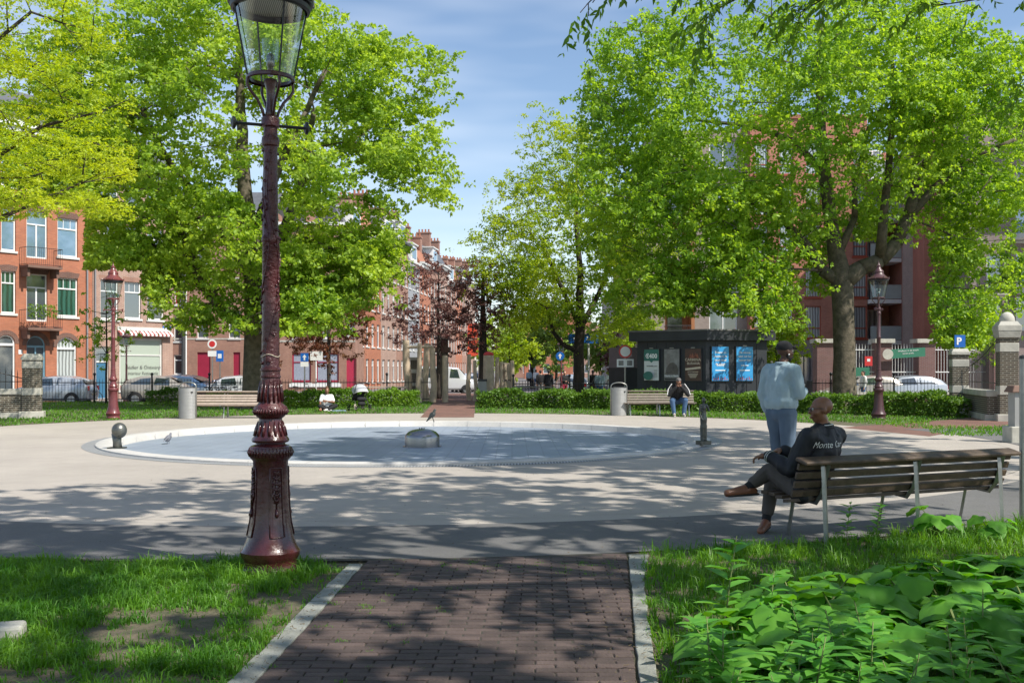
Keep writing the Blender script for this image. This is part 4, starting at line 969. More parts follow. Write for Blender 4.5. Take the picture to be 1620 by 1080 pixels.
M['grey_ink']=mat('grey_lettering',(.16,.17,.15),.7)
text('Atelier & Ontwerp',.3,M['grey_ink'],B.root,(shp[0]+.2,.09,1.9),sx=1)
text('interieur Restauratie',.24,M['grey_ink'],B.root,(shp[0]+.2,.09,1.55))
text('FRANS HALSSTRAAT'[:0] or 'straat',.12,M['white'],B.root,(B.x(263.5),-.046,B.z(263,520.5)))

# --- C: side wall of the corner block, facing the camera
Cc=Fac('brick_house','brown brick block with crimson doors and a long pale downpipe, behind the left tree',(FL(271,80),80.0),R(1.5))
wC=Cc.x(437); HC=Cc.z(340,335); holes=[];wl=[]
for (a,b,c,d,st) in ((276,286,456,482,'plain'),(275,288,501,540,'door'),(275,288,561,592,'door'),(312,329,382,418,'sash'),(312,329,492,535,'sash'),(362,380,382,418,'sash'),(362,380,492,535,'sash'),(402,420,382,418,'sash'),(402,420,492,535,'sash'),(276,286,395,425,'plain'),(312,329,345,362,'plain')):
    w_=Cc.win(a,b,c,d); holes.append(w_); wl.append((w_,st))
for (a,b,c) in ((312,333,557),(369,380,557),(404,418,556)): 
    w_=Cc.win(a,b,c,600); holes.append((w_[0],.02,w_[2],w_[1]+w_[3]-.02))
shell(Cc.root,0,wC,0,HC,10,holes,M['brick_brown'])
for i,(w_,st) in enumerate(wl): window(Cc.root,*w_,st,M['white'],M['pane'] if i else mat('red_curtain_glass',(.35,.04,.05),.2))
for (a,b,c) in ((312,333,557),(369,380,557),(404,418,556)):
    w_=Cc.win(a,b,c,600); dd=MB().bx(w_[0]-w_[2]/2,w_[0]+w_[2]/2,.1,.15,.02,w_[1]+w_[3]-.02).obj('door',M['crimson'],Cc.root)
    MB().bx(w_[0]+w_[2]/2-.2,w_[0]+w_[2]/2-.12,.05,.098,1.1,1.2).obj('handle',M['steel'],dd)
mb=MB(); mb.tube([(Cc.x(295),-.1,.02),(Cc.x(295),-.1,HC-.3)],.06,8); mb.obj('downpipe',M['white'],Cc.root)
mb=MB(); mb.tube([(Cc.x(291),-.12,.02),(Cc.x(291),-.12,HC-.3)],.16,8); mb.obj('dark_duct',M['darkgrey'],Cc.root)
for py in (440,536): mb=MB(); mb.bx(0,wC,-.02,-.003,Cc.z(340,py)-.05,Cc.z(340,py)+.06); mb.obj('string_course',M['stone'],Cc.root)
mb=MB(); mb.bx(0,wC,-.3,0,HC-.25,HC); mb.obj('cornice',M['white'],Cc.root)
mb=MB(); mb.add([(0,-.1,HC+.01),(wC,-.1,HC+.01),(wC,2.4,HC+2),(0,2.4,HC+2),(wC,10,HC+2),(0,10,HC+2)],[(0,1,2,3),(3,2,4,5)]); mb.obj('roof',M['slate'],Cc.root)
# shop corner
D=Fac('brick_house','corner shop house with wide curtained windows in a crimson frame and a bright crimson door',(Cc.p.x+cos(R(1.5))*(wC+.02),Cc.p.y+sin(R(1.5))*(wC+.02)),R(1.5))
wD=D.x(562); HD=D.z(520,352); s1=D.win(462,492,558,604); s2=D.win(500,536,558,604); dr=D.win(551,561,566,612)
holes=[(s1[0],.75,s1[2],s1[1]+s1[3]-.75),(s2[0],.75,s2[2],s2[1]+s2[3]-.75),(dr[0],.02,dr[2]+.3,dr[1]+dr[3]-.02)]; wl=[]
for (a,b,c,d) in ((548,561,433,474),(548,561,500,532),(548,561,375,408),(505,520,500,535),(505,520,375,408),(462,477,500,535),(462,477,375,408)): w_=D.win(a,b,c,d); holes.append(w_); wl.append(w_)
shell(D.root,0,wD,0,HD,5,holes,M['brick_brown'])
for w_ in wl: window(D.root,*w_,'sash',M['white'],M['pane_cur'])
for s_ in (s1,s2): window(D.root,s_[0],.75,s_[2],s_[1]+s_[3]-.75,'shop',M['crimson'],mat('curtained_shop_glass',(.30,.33,.40),.25),name='shop_window',sm=M['white'])
mb=MB(); mb.bx(s1[0]-s1[2]/2-.2,s2[0]+s2[2]/2+.2,-.08,-.003,.35,.62); mb.obj('plinth',M['white'],D.root)
dd=MB().bx(dr[0]-dr[2]/2-.15,dr[0]+dr[2]/2+.15,.1,.15,.02,dr[1]+dr[3]-.02).obj('door',mat('bright_crimson',(.42,.03,.07),.4),D.root)
MB().bx(dr[0]+.25,dr[0]+.32,.05,.098,1.1,1.2).obj('handle',M['steel'],dd)
mb=MB(); mb.bx(0,wD,-.02,-.003,D.z(500,541),D.z(500,538)); mb.obj('string_course',M['stone'],D.root)
mb=MB(); mb.bx(0,wD,-.3,0,HD-.25,HD); mb.obj('cornice',M['white'],D.root)
mb=MB(); mb.bx(2,3.2,2,3,HD,HD+1.6); mb.obj('chimney',M['brick_brown'],D.root)

# --- the long row of houses along the street, facing right
ra=math.atan2(1,0.11); rd=Vector((cos(ra),sin(ra)))
x0_,y0_=-22.6+.11*82,82.0
kinds=['brick_brown','brick_orange','brick_pink','brick_brown','greygable','brick_orange','brick_brown','brick_pink','brick_brown','brick_orange','brick_brown','brick_pink']
desc=['first house of the receding row, brown brick beside the corner shop','second house of the receding row, orange brick with white windows','third house of the receding row, pinkish brick with a white dormer','fourth house of the row, brown brick under a bracketed dark cornice','grey rendered house in the middle of the receding row','orange brick house just beyond the grey rendered one','seventh house of the receding row, brown brick with a tall chimney','eighth house of the receding row, pinkish brick','ninth house of the receding row, brown brick','tenth house of the receding row, orange brick','eleventh house of the receding row, brown brick','farthest house of the receding row, pinkish brick, next to the sky']
s_=0
for i,(k,d) in enumerate(zip(kinds,desc)):
    w=5.6+0.4*((i*7)%3); h=13.6+0.5*((i*5)%4)-0.3
    root=thing('row_house',d,'building',(x0_+rd.x*s_,y0_+rd.y*s_,-.27),ra,'houses in the receding row')
    holes=[]
    for b in range(3):
        xx=w*(b+.5)/3
        for fl in range(4): holes.append((xx,0.5+3.3*fl+(0 if fl else .1),1.05,2.1))
    shell(root,0,w-.02,0,h,9,holes,M[k])
    for q,(xx,z,ww,hh) in enumerate(holes): window(root,xx,z,ww,hh,'sash' if i<6 else 'plain',M['white'],M['pane_cur'] if (q*7+i)%3==0 else M['pane'],sill=i<8)
    mb=MB(); mb.bx(0,w-.02,-.5,0,h-.2,h+.04); mb.bx(0,w-.02,-.25,-.003,h-.55,h-.2)
    for q in range(9): mb.bx(w*q/9+.15,w*q/9+.3,-.4,-.252,h-.5,h-.2)
    mb.obj('cornice',M['darkgrey'] if i%3==0 or i==3 else M['whitish'],root)
    mb=MB(); mb.add([(0,-.05,h+.045),(w-.02,-.05,h+.045),(w-.02,1.5,h+2.5),(0,1.5,h+2.5),(w-.02,9,h+2.5),(0,9,h+2.5),(0,9,h),(w-.02,9,h)],[(0,1,2,3),(3,2,4,5),(0,3,5,6),(1,7,4,2)]); rf=mb.obj('roof',M['terra'] if i%4==1 else M['slate'],root)
    if i%2==0 or i==3:
        mb=MB(); mb.bx(w*.25,w*.75,-.02,1.6,h+.05,h+2.0); dm=mb.obj('dormer',M['white'],root)
        MB().bx(w*.32,w*.68,-.05,-.023,h+.5,h+1.7).obj('pane',M['pane_blue'],dm); MB().bx(w*.2,w*.8,-.15,1.8,h+2.0,h+2.15).obj('dormer_roof',M['whitish'],dm)
    mb=MB(); mb.bx(w-1.0,w-.1,1.0,2.6,h+.3,h+3.4+(.8 if i in(1,4,6) else 0)); mb.bx(w-1.08,w-.02,.92,2.68,h+3.4+(.8 if i in(1,4,6) else 0),h+3.55+(.8 if i in(1,4,6) else 0)); ch=mb.obj('chimney',M['brick_brown'],rf)
    mb=MB()
    for q in range(4): mb.tube([(w-.55,1.2+.4*q,h+3.5+(.8 if i in(1,4,6) else 0)),(w-.55,1.2+.4*q,h+3.95+(.8 if i in(1,4,6) else 0))],.11,7)
    mb.obj('chimney_pot',M['terra'],ch)
    s_+=w

# --- right-hand side: modern brick blocks
E=Fac('apartment_block','modern red brick apartment block with red-framed windows behind the thick forked trunk',(FL(1187,73),73.0),0.0)
wE=E.x(1425); HE=E.z(1300,188); gz=E.z(1300,537)
bays=[(1235,1253),(1274,1299),(1352,1369),(1196,1212)]
holes=[];wl=[]
for (a,b) in bays:
    for f_ in range(5):
        w_=list(E.win(a,b,484,535)); w_[1]+=3.0*f_; w_[2]=max(w_[2],1.05)
        if w_[1]+w_[3]<HE-.5: holes.append(tuple(w_)); wl.append((tuple(w_),f_))
gh=[E.win(1262,1283,562,612),E.win(1205,1225,556,600)]
shell(E.root,0,E.x(1372),gz,HE,12,holes,M['brick_red'])
shell(E.root,0.0,E.x(1425),0,gz-.003,12,[(g[0],.3,g[2],g[1]+g[3]-.3) for g in gh],M['brick_grey'],name='ground_floor_wall')
for g in gh: window(E.root,g[0],.3,g[2],g[1]+g[3]-.3,'double',M['darkgrey'],M['pane'],False)
for i,(w_,f_) in enumerate(wl): window(E.root,*w_,'split',M['red_frame'] if 'red_frame' in M else M.setdefault('red_frame',mat('red_window_frame',(.33,.06,.03),.5)),M['pane_cur'],sm=M['red_frame'])
mb=MB(); mb.bx(0,E.x(1372),-.1,.3,HE,HE+.3); mb.obj('parapet',M['terra'],E.root)
# recessed bay with white balconies
rc=E.x(1372.5); re=E.x(1425); dep=2.2
mb=MB(); mb.add([(rc,dep,gz),(re,dep,gz),(re,dep,HE-2),(rc,dep,HE-2)],[(0,1,2,3)]); mb.add([(rc,dep,gz),(rc,0,gz),(rc,0,HE-2),(rc,dep,HE-2)],[(0,1,2,3)])
mb.bx(rc,re,0,dep,gz-.0,gz+.02); mb.obj('recess_wall',M['brick_red'],E.root)
for f_ in range(5):
    z=E.z(1398,537)+3.0*f_-.1
    w_=(rc+1.1,z+.1,1.4,2.3); window(E.root,*w_,'double',M['white'],M['pane_cur'],yoff=dep-.2,sill=False)
    b=MB().bx(rc+.02,re+.12,-.6,dep-.1,z-.28,z).obj('balcony',M['white'],E.root)
    g=MB(); g.bx(rc+.02,re+.12,-.58,-.55,z+.05,z+1.05); g.bx(re+.08,re+.11,-.54,dep-.2,z+.05,z+1.05); g.obj('glass_railing',M['balglass'],b)
    h_=MB(); h_.tube([(rc+.02,-.565,z+1.07),(re+.1,-.565,z+1.07),(re+.1,dep-.2,z+1.07)],.025,5); h_.obj('handrail',M['steel_leg'],b)
# wing in shade (its face looks left) and the mauve grey block beyond
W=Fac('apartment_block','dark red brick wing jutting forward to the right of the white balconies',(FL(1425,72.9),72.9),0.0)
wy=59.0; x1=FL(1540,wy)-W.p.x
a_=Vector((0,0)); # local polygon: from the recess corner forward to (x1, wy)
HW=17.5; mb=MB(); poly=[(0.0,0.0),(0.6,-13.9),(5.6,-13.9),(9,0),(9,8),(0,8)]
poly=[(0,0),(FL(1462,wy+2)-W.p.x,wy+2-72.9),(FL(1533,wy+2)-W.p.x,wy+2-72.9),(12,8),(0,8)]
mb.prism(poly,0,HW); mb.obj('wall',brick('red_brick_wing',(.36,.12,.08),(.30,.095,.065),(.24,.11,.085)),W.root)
for (px,pz) in ((1492,1),(1512,1)):
    pass
xw0,xw1=poly[1][0],poly[2][0]
for f_ in range(4):
    f=window(W.root,(xw0+xw1)/2,3.9+3.0*f_,1.2,1.9,'double',M['darkgrey'],M['pane'],True); f.location.y=poly[1][1]-0.13
Gg=Fac('apartment_block','mauve-grey brick apartment block with white glass balconies at the right edge',(FL(1534,58),58.0),0.0)
wG=20; HG=17.2; holes=[];wl=[]
for (a,b,c,d) in ((1561,1586,470,520),(1561,1586,402,452),(1561,1586,300,350)): w_=Gg.win(a,b,c,d); holes.append(w_); wl.append((w_,'split'))
for k in range(4):
    x_=Gg.win(1610,1640,470,520)[0]
    for j in (0,1,2):
        w_=(x_+4.2*j,wl[0][0][1]+2.55*k*1.0,1.3,1.9); holes.append(w_); wl.append((w_,'double'))
shell(Gg.root,0,wG,0,HG,10,holes,M['brick_grey'])
for w_,st in wl: window(Gg.root,*w_,st,M['white'] ,M['pane_blue'] if st=='double' else M['pane'],sill=True)
mb=MB(); mb.bx(0.01,wG,-.03,-.003,Gg.z(1560,467)+.02,Gg.z(1560,467)+.12); mb.obj('string_course',M['stone'],Gg.root)
for py in (458,372,280,190):
    z=Gg.z(1600,py); b=MB().bx(Gg.x(1602),wG-8,-1.5,-.003,z-.28,z).obj('balcony',M['white'],Gg.root)
    MB().bx(Gg.x(1602),wG-8,-1.48,-1.45,z+.05,z+1.0).obj('glass_railing',M['balglass'],b)
# brown-grey block with timber loggias, left of the red one
H=Fac('apartment_block','mauve brick apartment block with orange timber balconies above the black kiosk',(FL(1030,74),74.0),0.0)
wH=H.x(1186.5); HH=19.5
holes=[];wl=[]
for f_ in range(5):
    w_=H.win(1122,1166,484,519); w_=(w_[0],w_[1]-.3+3.05*f_,w_[2],w_[3]+.3); holes.append(w_); wl.append(w_)
lg=H.win(1052,1099,492,522); 
shell(H.root,0,wH,0,HH,12,holes+[(lg[0],gz+.1+3.05*f_,lg[2],2.5) for f_ in range(5)],brick('brown_grey_brick',(.31,.24,.20),(.26,.195,.165),(.33,.29,.25)))
for w_ in wl: window(H.root,*w_,'double',M['white'],M['pane'])
for f_ in range(5):
    z=gz+.1+3.05*f_; mb=MB(); x=lg[0]; w=lg[2]
    mb.bx(x-w/2,x+w/2,1.5,1.55,z,z+2.5); mb.bx(x-w/2,x-w/2+.02,0.02,1.5,z,z+2.5); mb.bx(x+w/2-.25,x+w/2-.003,-.02,1.5,z,z+2.5); mb.bx(x-w/2,x+w/2,.02,1.5,z-.02,z); mb.bx(x-w/2,x+w/2,0.02,1.5,z+2.5,z+2.52)
    lo=mb.obj('loggia',M['wood_or'],H.root)
    r=MB(); r.bx(x-w/2,x+w/2-.25,-.05,-.02,z+.95,z+1.0)
    for q in range(18): r.tube([(x-w/2+.1+(w-.4)*q/17,-.035,z),(x-w/2+.1+(w-.4)*q/17,-.035,z+.96)],.01,4)
    r.obj('railing',M['darkgrey'],lo); MB().bx(x-.7,x+.4,1.44,1.497,z+.05,z+2.2).obj('glass_door',M['pane'],lo)
# darker blocks further up the right side of the street
Ls=FL(965,100)
for (px,Y,w,h,mm,lab) in ((1004,84,11,15,'brick_plum','dark plum brick building behind the no-entry sign, left of the kiosk'),(975,112,9,11,'greygable','low grey corner building at the far end of the right side of the street')):
    rt=Fac('shop_building',lab,(FL(px,Y),Y),R(0))
    holes=[(1.6+2.9*i,3.8+3.1*f_,1.3,1.9) for i in range(int(w/2.9)) for f_ in range(int((h-4)/3.1))]
    hs=[(1.6+2.9*i,.5,2.1,2.4) for i in range(int(w/2.9))]
    shell(rt.root,0,w,0,h,18,holes+hs,M[mm])
    for q in holes: window(rt.root,*q,'double',M['white'],M['pane'])
    for q in hs: window(rt.root,*q,'shop',M['darkgrey'],M['pane'],False,name='shop_window')
    mb=MB(); mb.bx(0,w,-.8,-.003,3.1,3.3); mb.obj('canopy',M['darkgrey'],rt.root)
    mb=MB(); mb.bx(-.1,w,-.2,0,h,h+.3); mb.obj('cornice',M['whitish'],rt.root)
# houses closing the far end of the street
for (px,Y,w,h,mm,lab) in ((868,185,9,11,'brick_orange','small orange brick house closing the far end of the street'),(905,215,12,11,'brick_pink','pinkish gabled building at the far end of the street'),(835,205,9,10,'brick_brown','brown brick building at the far end of the street behind the trees')):
    rt=Fac('brick_house',lab,(FL(px,Y)-w/2,Y),0)
    holes=[(1.5+2.6*i,1+3.1*f_,1.2,1.8) for i in range(int(w/2.6)) for f_ in range(3)]
    shell(rt.root,0,w,0,h,8,holes,M[mm])
    for q in holes: window(rt.root,*q,'plain',M['white'],M['pane'],False)
    mb=MB(); mb.xz([(-.2,h),(w+.2,h),(w/2,h+3)],0,8); mb.obj('roof',M['terra'],rt.root)

# --- walls of the estate on the right: pillars, white railings
def estate_wall():
    Y=53.0; root=thing('railing_wall','row of brick pillars joined by tall white spiked railings, beyond the right-hand park fence','wall',(FL(1290,Y),Y,-.27))
    ox=root.location.x; gx=lambda px: FL(px,Y)-ox
    zt=EYE-(536-HZ)/F*Y+.27
    for (a,b) in ((1290,1318),(1384,1408),(1450,1476),(1560,1600)):
        p=MB().bx(gx(a),gx(b),-.3,.5,0,zt-.22).obj('pillar',M['brick_plum'],root); MB().bx(gx(a)-.12,gx(b)+.12,-.42,.62,zt-.22,zt).obj('cap',M['stone'],p)
    for (a,b) in ((1318,1384),(1408,1450),(1476,1560)):
        r=MB(); x0,x1=gx(a)+.003,gx(b)-.003; n=int((x1-x0)/.15)
        for i in range(1,n):
            x=x0+(x1-x0)*i/n; r.tube([(x,.1,.5),(x,.1,zt-.45),(x,.1,zt-.25)],[.016,.016,.002],4)
        for z in (.65,1.6,zt-.6): r.bx(x0,x1,.07,.13,z,z+.05)
        r.obj('railing',M['white'],root); MB().bx(x0,x1,-.1,.3,0,.5).obj('plinth',M['brick_plum'],root)
    return root
estate_wall()
# broad low brick wall nearer, right
lw=thing('low_wall','long low plum brick wall with a pale coping behind the park fence on the right','wall',(FL(1290,48),48,-.27))
MB().bx(0,9.5,0,.4,0,.55).obj('wall',M['brick_plum'],lw); MB().bx(-.05,9.55,-.06,.46,.55,.66).obj('coping',M['stone'],lw)
# --- gate pillars of the park
def pillar(name_label,px,Y,w,ztop,bands,dome,ang=R(-12)):
    root=thing('gate_pillar',name_label,'pillar',(FL(px,Y),Y,-0.02),ang)
    MB().bx(-w/2,w/2,-w/2,w/2,0,ztop-.2).obj('shaft',M['brick_pillar'],root)
    b=MB()
    for (z,h) in bands: b.bx(-w/2-.012,w/2+.012,-w/2-.012,w/2+.012,z,z+h)
    b.bx(-w/2-.09,w/2+.09,-w/2-.09,w/2+.09,-.05,.22)
    o=b.obj('stone_band',M['stone'],root); bevel(o,.015)
    if dome:
        c=MB(); c.box((0,0,ztop-.14),(w*1.28,w*1.28,.16)); c.box((0,0,ztop-.32),(w*1.14,w*1.14,.2),taper=1.1); c.box((0,0,ztop+.0),(w*1.2,w*1.2,.12),taper=.75)
        c.lathe([(w*.42,ztop+.06),(w*.42,ztop+.12),(w*.38,ztop+.2),(w*.28,ztop+.28),(w*.12,ztop+.33),(.001,ztop+.34)],20)
    else:
        c=MB(); c.box((0,0,ztop-.15),(w*1.15,w*1.15,.1)); c.box((0,0,ztop-.05),(w*1.08,w*1.08,.1),taper=.8)
    o=c.obj('cap',M['stone'],root,smooth=30); bevel(o,.012); return root
g1=pillar('tall gate pillar of dark brick and pale stone bands with a domed stone cap, right',1593,29,0.50,2.85,((.78,.26),(2.02,.26)),True)
g2=pillar('lower square pillar of dark brick and pale stone bands below the blue parking sign',1517,33,0.50,2.2,((.75,.24),(1.6,.24)),False)
g3=pillar('square dark brick pillar with pale stone bands, in front of the silver car',51,31,0.52,2.0,((.72,.22),(1.55,.22)),False,R(20))
def link_wall(label,a,b,h,m,cope,iron=None):
    a=Vector(a);b=Vector(b);d=(b-a);Lw=d.length; root=thing('garden_wall',label,'wall',(a.x,a.y,-.02),math.atan2(d.y,d.x))
    MB().bx(0,Lw,-.2,.2,.2,h).obj('wall',m,root); MB().bx(0,Lw,-.27,.27,-.05,.197).obj('plinth',M['stone'],root); c=MB().bx(0,Lw,-.24,.24,h+.002,h+.18).obj('coping',M['stone'],root); bevel(c,.02)
    if iron:
        r=MB(); n=int(Lw/.16); 
        for i in range(1,n):
            t=i/n; zt=iron[0]+(iron[1]-iron[0])*t**1.4; r.tube([(Lw*t,0,h+.18),(Lw*t,0,zt),(Lw*t,0,zt+.12)],[.012,.012,.001],5)
        for zz in (0.4,): r.tube([(0,0,h+zz),(Lw,0,h+zz)],.014,5)
        r.tube([(Lw*i/10,0,iron[0]-.12+(iron[1]-iron[0])*(i/10)**1.4) for i in range(11)],.014,5)
        r.obj('iron_railing',M['black'],root)
    return root
link_wall('low brick wall with stone coping and rising black iron bars between the two right pillars',(g2.location.x+.3,g2.location.y-.1,0),(g1.location.x-.3,g1.location.y+.1,0),.72,M['brick_pillar'],True,(1.75,2.45))
link_wall('low brick wall with stone coping running left from the striped pillar at the left edge',(-19.5,29.4,0),(g3.location.x-.24,g3.location.y-.08,0),.74,M['brick_pillar'],True,(2.3,1.35))
link_wall('low brick wall running off the right edge from the domed pillar',(g1.location.x+.33,g1.location.y-.1,0),(19.5,27,0),.72,M['brick_pillar'],True)
far_p=thing('gate_pillar','dark brick gate pillar with a stone lantern-like cap beyond the climbing poles','pillar',(FL(700,54),54,-.1)); 
MB().bx(-.3,.3,-.3,.3,0,2.5).obj('shaft',M['brick_pillar'],far_p); c=MB(); c.box((0,0,2.65),(.85,.85,.3)); c.box((0,0,3.0),(.6,.6,.4)); c.lathe([(.5,3.2),(.45,3.3),(.2,3.5),(.01,3.55)],16); c.obj('cap',M['stone_dark'],far_p)
far_q=thing('gate_pillar','dark brick gate pillar half hidden behind the left climbing poles','pillar',(FL(658,54),54,-.1)); MB().bx(-.28,.28,-.28,.28,0,2.1).obj('shaft',M['brick_pillar'],far_q); b=MB(); b.bx(-.3,.3,-.3,.3,.7,.9); b.bx(-.3,.3,-.3,.3,1.4,1.6); b.bx(-.34,.34,-.34,.34,2.1,2.25); b.obj('stone_band',M['stone'],far_q)
# --- park fences
def fence(label,x0,x1,Y,h,z0=-.02,step=.14,pstep=2.6):
    root=thing('iron_fence',label,'fence',(x0,Y,z0),0,'black iron park fences'); Lf=x1-x0; b=MB(); n=int(Lf/step)
    for i in range(n+1): x=Lf*i/n; b.tube([(x,0,.05),(x,0,h-.1),(x,0,h)],[.009,.009,.001],4)
    b.obj('bars',M['black'],root); r=MB(); r.bx(0,Lf,-.012,.012,.15,.19); r.bx(0,Lf,-.012,.012,h-.22,h-.18); r.obj('rail',M['black'],root)
    for k in range(int(Lf/pstep)+1):
        x=min(k*pstep,Lf); p=MB(); p.tube([(x,.03,0),(x,.03,h+.12)],.04,8); p.ball((x,.03,h+.18),.07,10,6); p.obj('post',M['black'],root,smooth=True)
    return root
fence('black iron fence left of the big tree, in front of the parked cars',FL(58,45),FL(396,45),45,1.12)
fence('black iron fence right of the near lamp post, in front of the shop windows',FL(432,45.5),FL(690,45.5),45.5,1.12)
fence('black iron fence behind the middle tree and the blue arrow sign',FL(812,47),FL(1000,47),46,1.05)
fence('black iron fence right of the standing man, before the pillars with white railings',FL(1215,41),FL(1484,41),41,1.15)
# ------------------------------------------------------------------ kiosk
K=thing('kiosk','black flat-roofed kiosk hung with three dark and two bright blue posters','kiosk',(7.3,37.5,-.03),0)
kh=2.98; lu=Vector((-.8,.6)); ru=Vector((.954,.30)); lL,rL=2.95,2.62
def kp(o):
    c=Vector((0,0)); l=lu*(lL+o); r=ru*(rL+o); n=Vector((0,-1))*o
    return [tuple(c+n),tuple(r+Vector((.3,-.95))*o),tuple(r+Vector((-.3,.954))*(3+o)),tuple(l+Vector((.6,.8))*(3+o)+Vector((0,o))),tuple(l+Vector((-.6,-.8))*o)]
MB().prism(kp(0),0,kh-.35).obj('body',M['kiosk'],K)
def kf(face,u,out,z):
    if face=='front': p=ru*u+Vector((.30,-.954))*out; return p,math.atan2(.30,.954)
    p=lu*u+Vector((-.6,-.8))*out; return p,math.atan2(-.6,.8)
for face,Lf,n in (('front',rL,6),('left',lL,7)):
    for i in range(1,n):
        p,a=kf(face,Lf*i/n,.008,0); mb=MB(); mb.box((p.x,p.y,(kh-.35)/2),(.03,.018,kh-.45),a); mb.obj('panel_batten',M['black'],K)
rf=MB().prism(kp(.24),kh-.35,kh).obj('roof',M['kiosk'],K); MB().prism(kp(.27),kh+.001,kh+.06).obj('roof_edge',M['kiosk_edge'],rf)
def poster(parent,label,face,u,w=.92,h=1.72,z=.72,frame=M['black'],bg=None,s=.7):
    p,a=kf(face,u,.03,0); r=thing('poster',label,'poster',(K.location.x+p.x,K.location.y+p.y,K.location.z+1.10),a); r.scale=(s,1,s)
    MB().bx(-w/2-.04,w/2+.04,-.03,.01,-.04,h+.04).obj('frame',frame,r); MB().bx(-w/2,w/2,-.038,-.0305,0,h).obj('sheet',bg,r)
    MB().bx(-.12,.12,-.05,-.01,h+.05,h+.08).obj('clip',M['steel_leg'],r); return r
def pm(name,c,c2=None,sc=3): return mat(name,c,.35,0,.1,sc,c2=c2)
M['p_blue']=pm('poster_blue',(.02,.20,.50),(.05,.36,.66),1.6); M['p_white']=pm('poster_white',(.62,.64,.62)); M['p_green']=pm('poster_green',(.02,.14,.11)); M['p_grey']=pm('poster_grey',(.10,.10,.10),(.30,.29,.28),2.4)
M['p_brown']=pm('poster_brown',(.035,.018,.012),(.10,.035,.02),3); M['ink']=mat('black_ink',(.02,.02,.02),.5); M['cream']=mat('cream_print',(.6,.5,.38),.5); M['p_red']=mat('poster_red',(.4,.06,.05),.5)
p=poster(K,'poster with a green top reading euro 400, leftmost on the kiosk','left',2.28,bg=M['p_white'])
MB().bx(-.46,.46,-.044,-.0385,1.08,1.72).obj('header',M['p_green'],p); MB().xz([(-.12,1.08),(.12,1.08),(0,.98)],-.044,-.0385).obj('header_point',M['p_green'],p)
text('€400',.34,M['white'],p,(0,-.046,1.34),bold=.012); text('Bijbaantje.com'[:0] or 'kranslab.com',.125,M['ink'],p,(.04,-.046,.80)); MB().lathe([(.001,-.044),(.30,-.044),(.30,-.0385)],28,cap=True).obj('disc',M['p_green'],p)
d=[c for c in p.children if c.name.startswith('disc')][0]; d.rotation_euler=(R(90),0,0); d.location=(-.16,-.0825+.0,.24); d.scale=(1,.8,-1)
d.location=(-.14,-.082,.26)
for z in (.36,.24,.12): MB().bx(-.36,-.08+z*.2,-.09+.0445,-.0855+.044,z,z+.05).obj('text_line',M['white'],p)
for q in range(6): MB().bx(.16,.36,-.044,-.0385,.2+q*.07,.225+q*.07).obj('text_line',M['p_grey'],p)
p=poster(K,'grey photographic poster, middle of the three on the left face of the kiosk','left',1.40,bg=M['p_grey'])
mb=MB(); mb.xz([(-.38,.35),(.40,.35),(.42,.6),(.3,.85),(.1,1.0),(-.12,.95),(-.3,.75)],-.044,-.0385); mb.obj('dark_figure',mat('poster_shape',(.05,.045,.042),.5,c2=(.14,.12,.11),scale=6),p)
mb=MB(); mb.xz([(-.28,.7),(-.08,1.0),(-.1,1.35),(-.2,1.5),(-.3,1.4),(-.36,1.05)],-.044,-.0388); mb.obj('pale_figure',mat('poster_shape2',(.2,.18,.17),.5),p)
text('Stadscafé'[:0] or 'Dieven in Nacht',.13,M['white'],p,(0,-.046,.25),bold=.004); MB().bx(-.42,.42,-.044,-.0385,.03,.12).obj('text_band',M['ink'],p)
p=poster(K,'dark brown poster with the words CARMINA BURANA, next to the kiosk corner','left',.50,bg=M['p_brown'])
text('CARMINA',.21,M['cream'],p,(0,-.046,1.13),bold=.002); text('BURANA',.19,M['cream'],p,(.03,-.046,.93),bold=.002); 
b=MB(); b.box((0,0,0),(.9,.006,.11)); bo_=b.obj('slanted_banner',M['cream'],p,loc=(0,-.048,.66)); bo_.rotation_euler=(0,R(-6),0)
text('AMSTERDAM',.11,M['cream'],p,(0,-.046,.47))
mb=MB()
for q in range(14): a=random.uniform(-.3,.3); mb.xz([(a-.05,1.22),(a+.05,1.22),(a*.8+random.uniform(-.03,.03),1.35+random.uniform(.05,.2))],-.043,-.0387)
mb.obj('flames',mat('flame_print',(.30,.10,.06),.5),p)
for q in range(5): MB().bx(-.3+.03*q,.3-.03*q,-.044,-.0385,.36-q*.05,.385-q*.05).obj('text_line',M['cream'],p)
for u,lab,lines in ((.58,'bright blue poster with white text, nearer the kiosk corner',('Theater en','muziek in de','buurt vanaf','de zomer')),(1.62,'bright blue poster with white text, right of its twin on the kiosk',('De nieuwe','start van het','seizoen hier',))):
    p=poster(K,lab,'front',u,w=.98,h=1.78,bg=M['p_blue'],s=.72)
    for q,t in enumerate(lines): text(t,.15,M['white'],p,(0,-.046,1.48-q*.2),bold=.002)
    MB().bx(-.22,.22,-.044,-.0385,.78,.82).obj('text_line',M['white'],p); MB().bx(-.3,.3,-.044,-.0385,.52,.57).obj('text_line',M['white'],p)
    mb=MB()
    for q in range(7): a=-.42+q*.13; mb.xz([(a,.04),(a+.07,.04),(a+.05,.12+.05*(q%3)),(a+.02,.12+.05*(q%3))],-.044,-.0385)
    mb.obj('small_figures',M['p_red'],p)
# annexe left of the kiosk
kx=thing('utility_cabinet','dark box with a mauve upper panel just left of the kiosk behind the white sign','cabinet',(FL(1000,44),44,-.03),R(25)); MB().bx(-.3,.55,0,1.5,0,1.6).obj('body',M['kiosk'],kx); MB().bx(-.3,.55,-.01,1.5,1.603,2.5).obj('upper_panel',mat('mauve_panel',(.16,.12,.13),.6),kx)

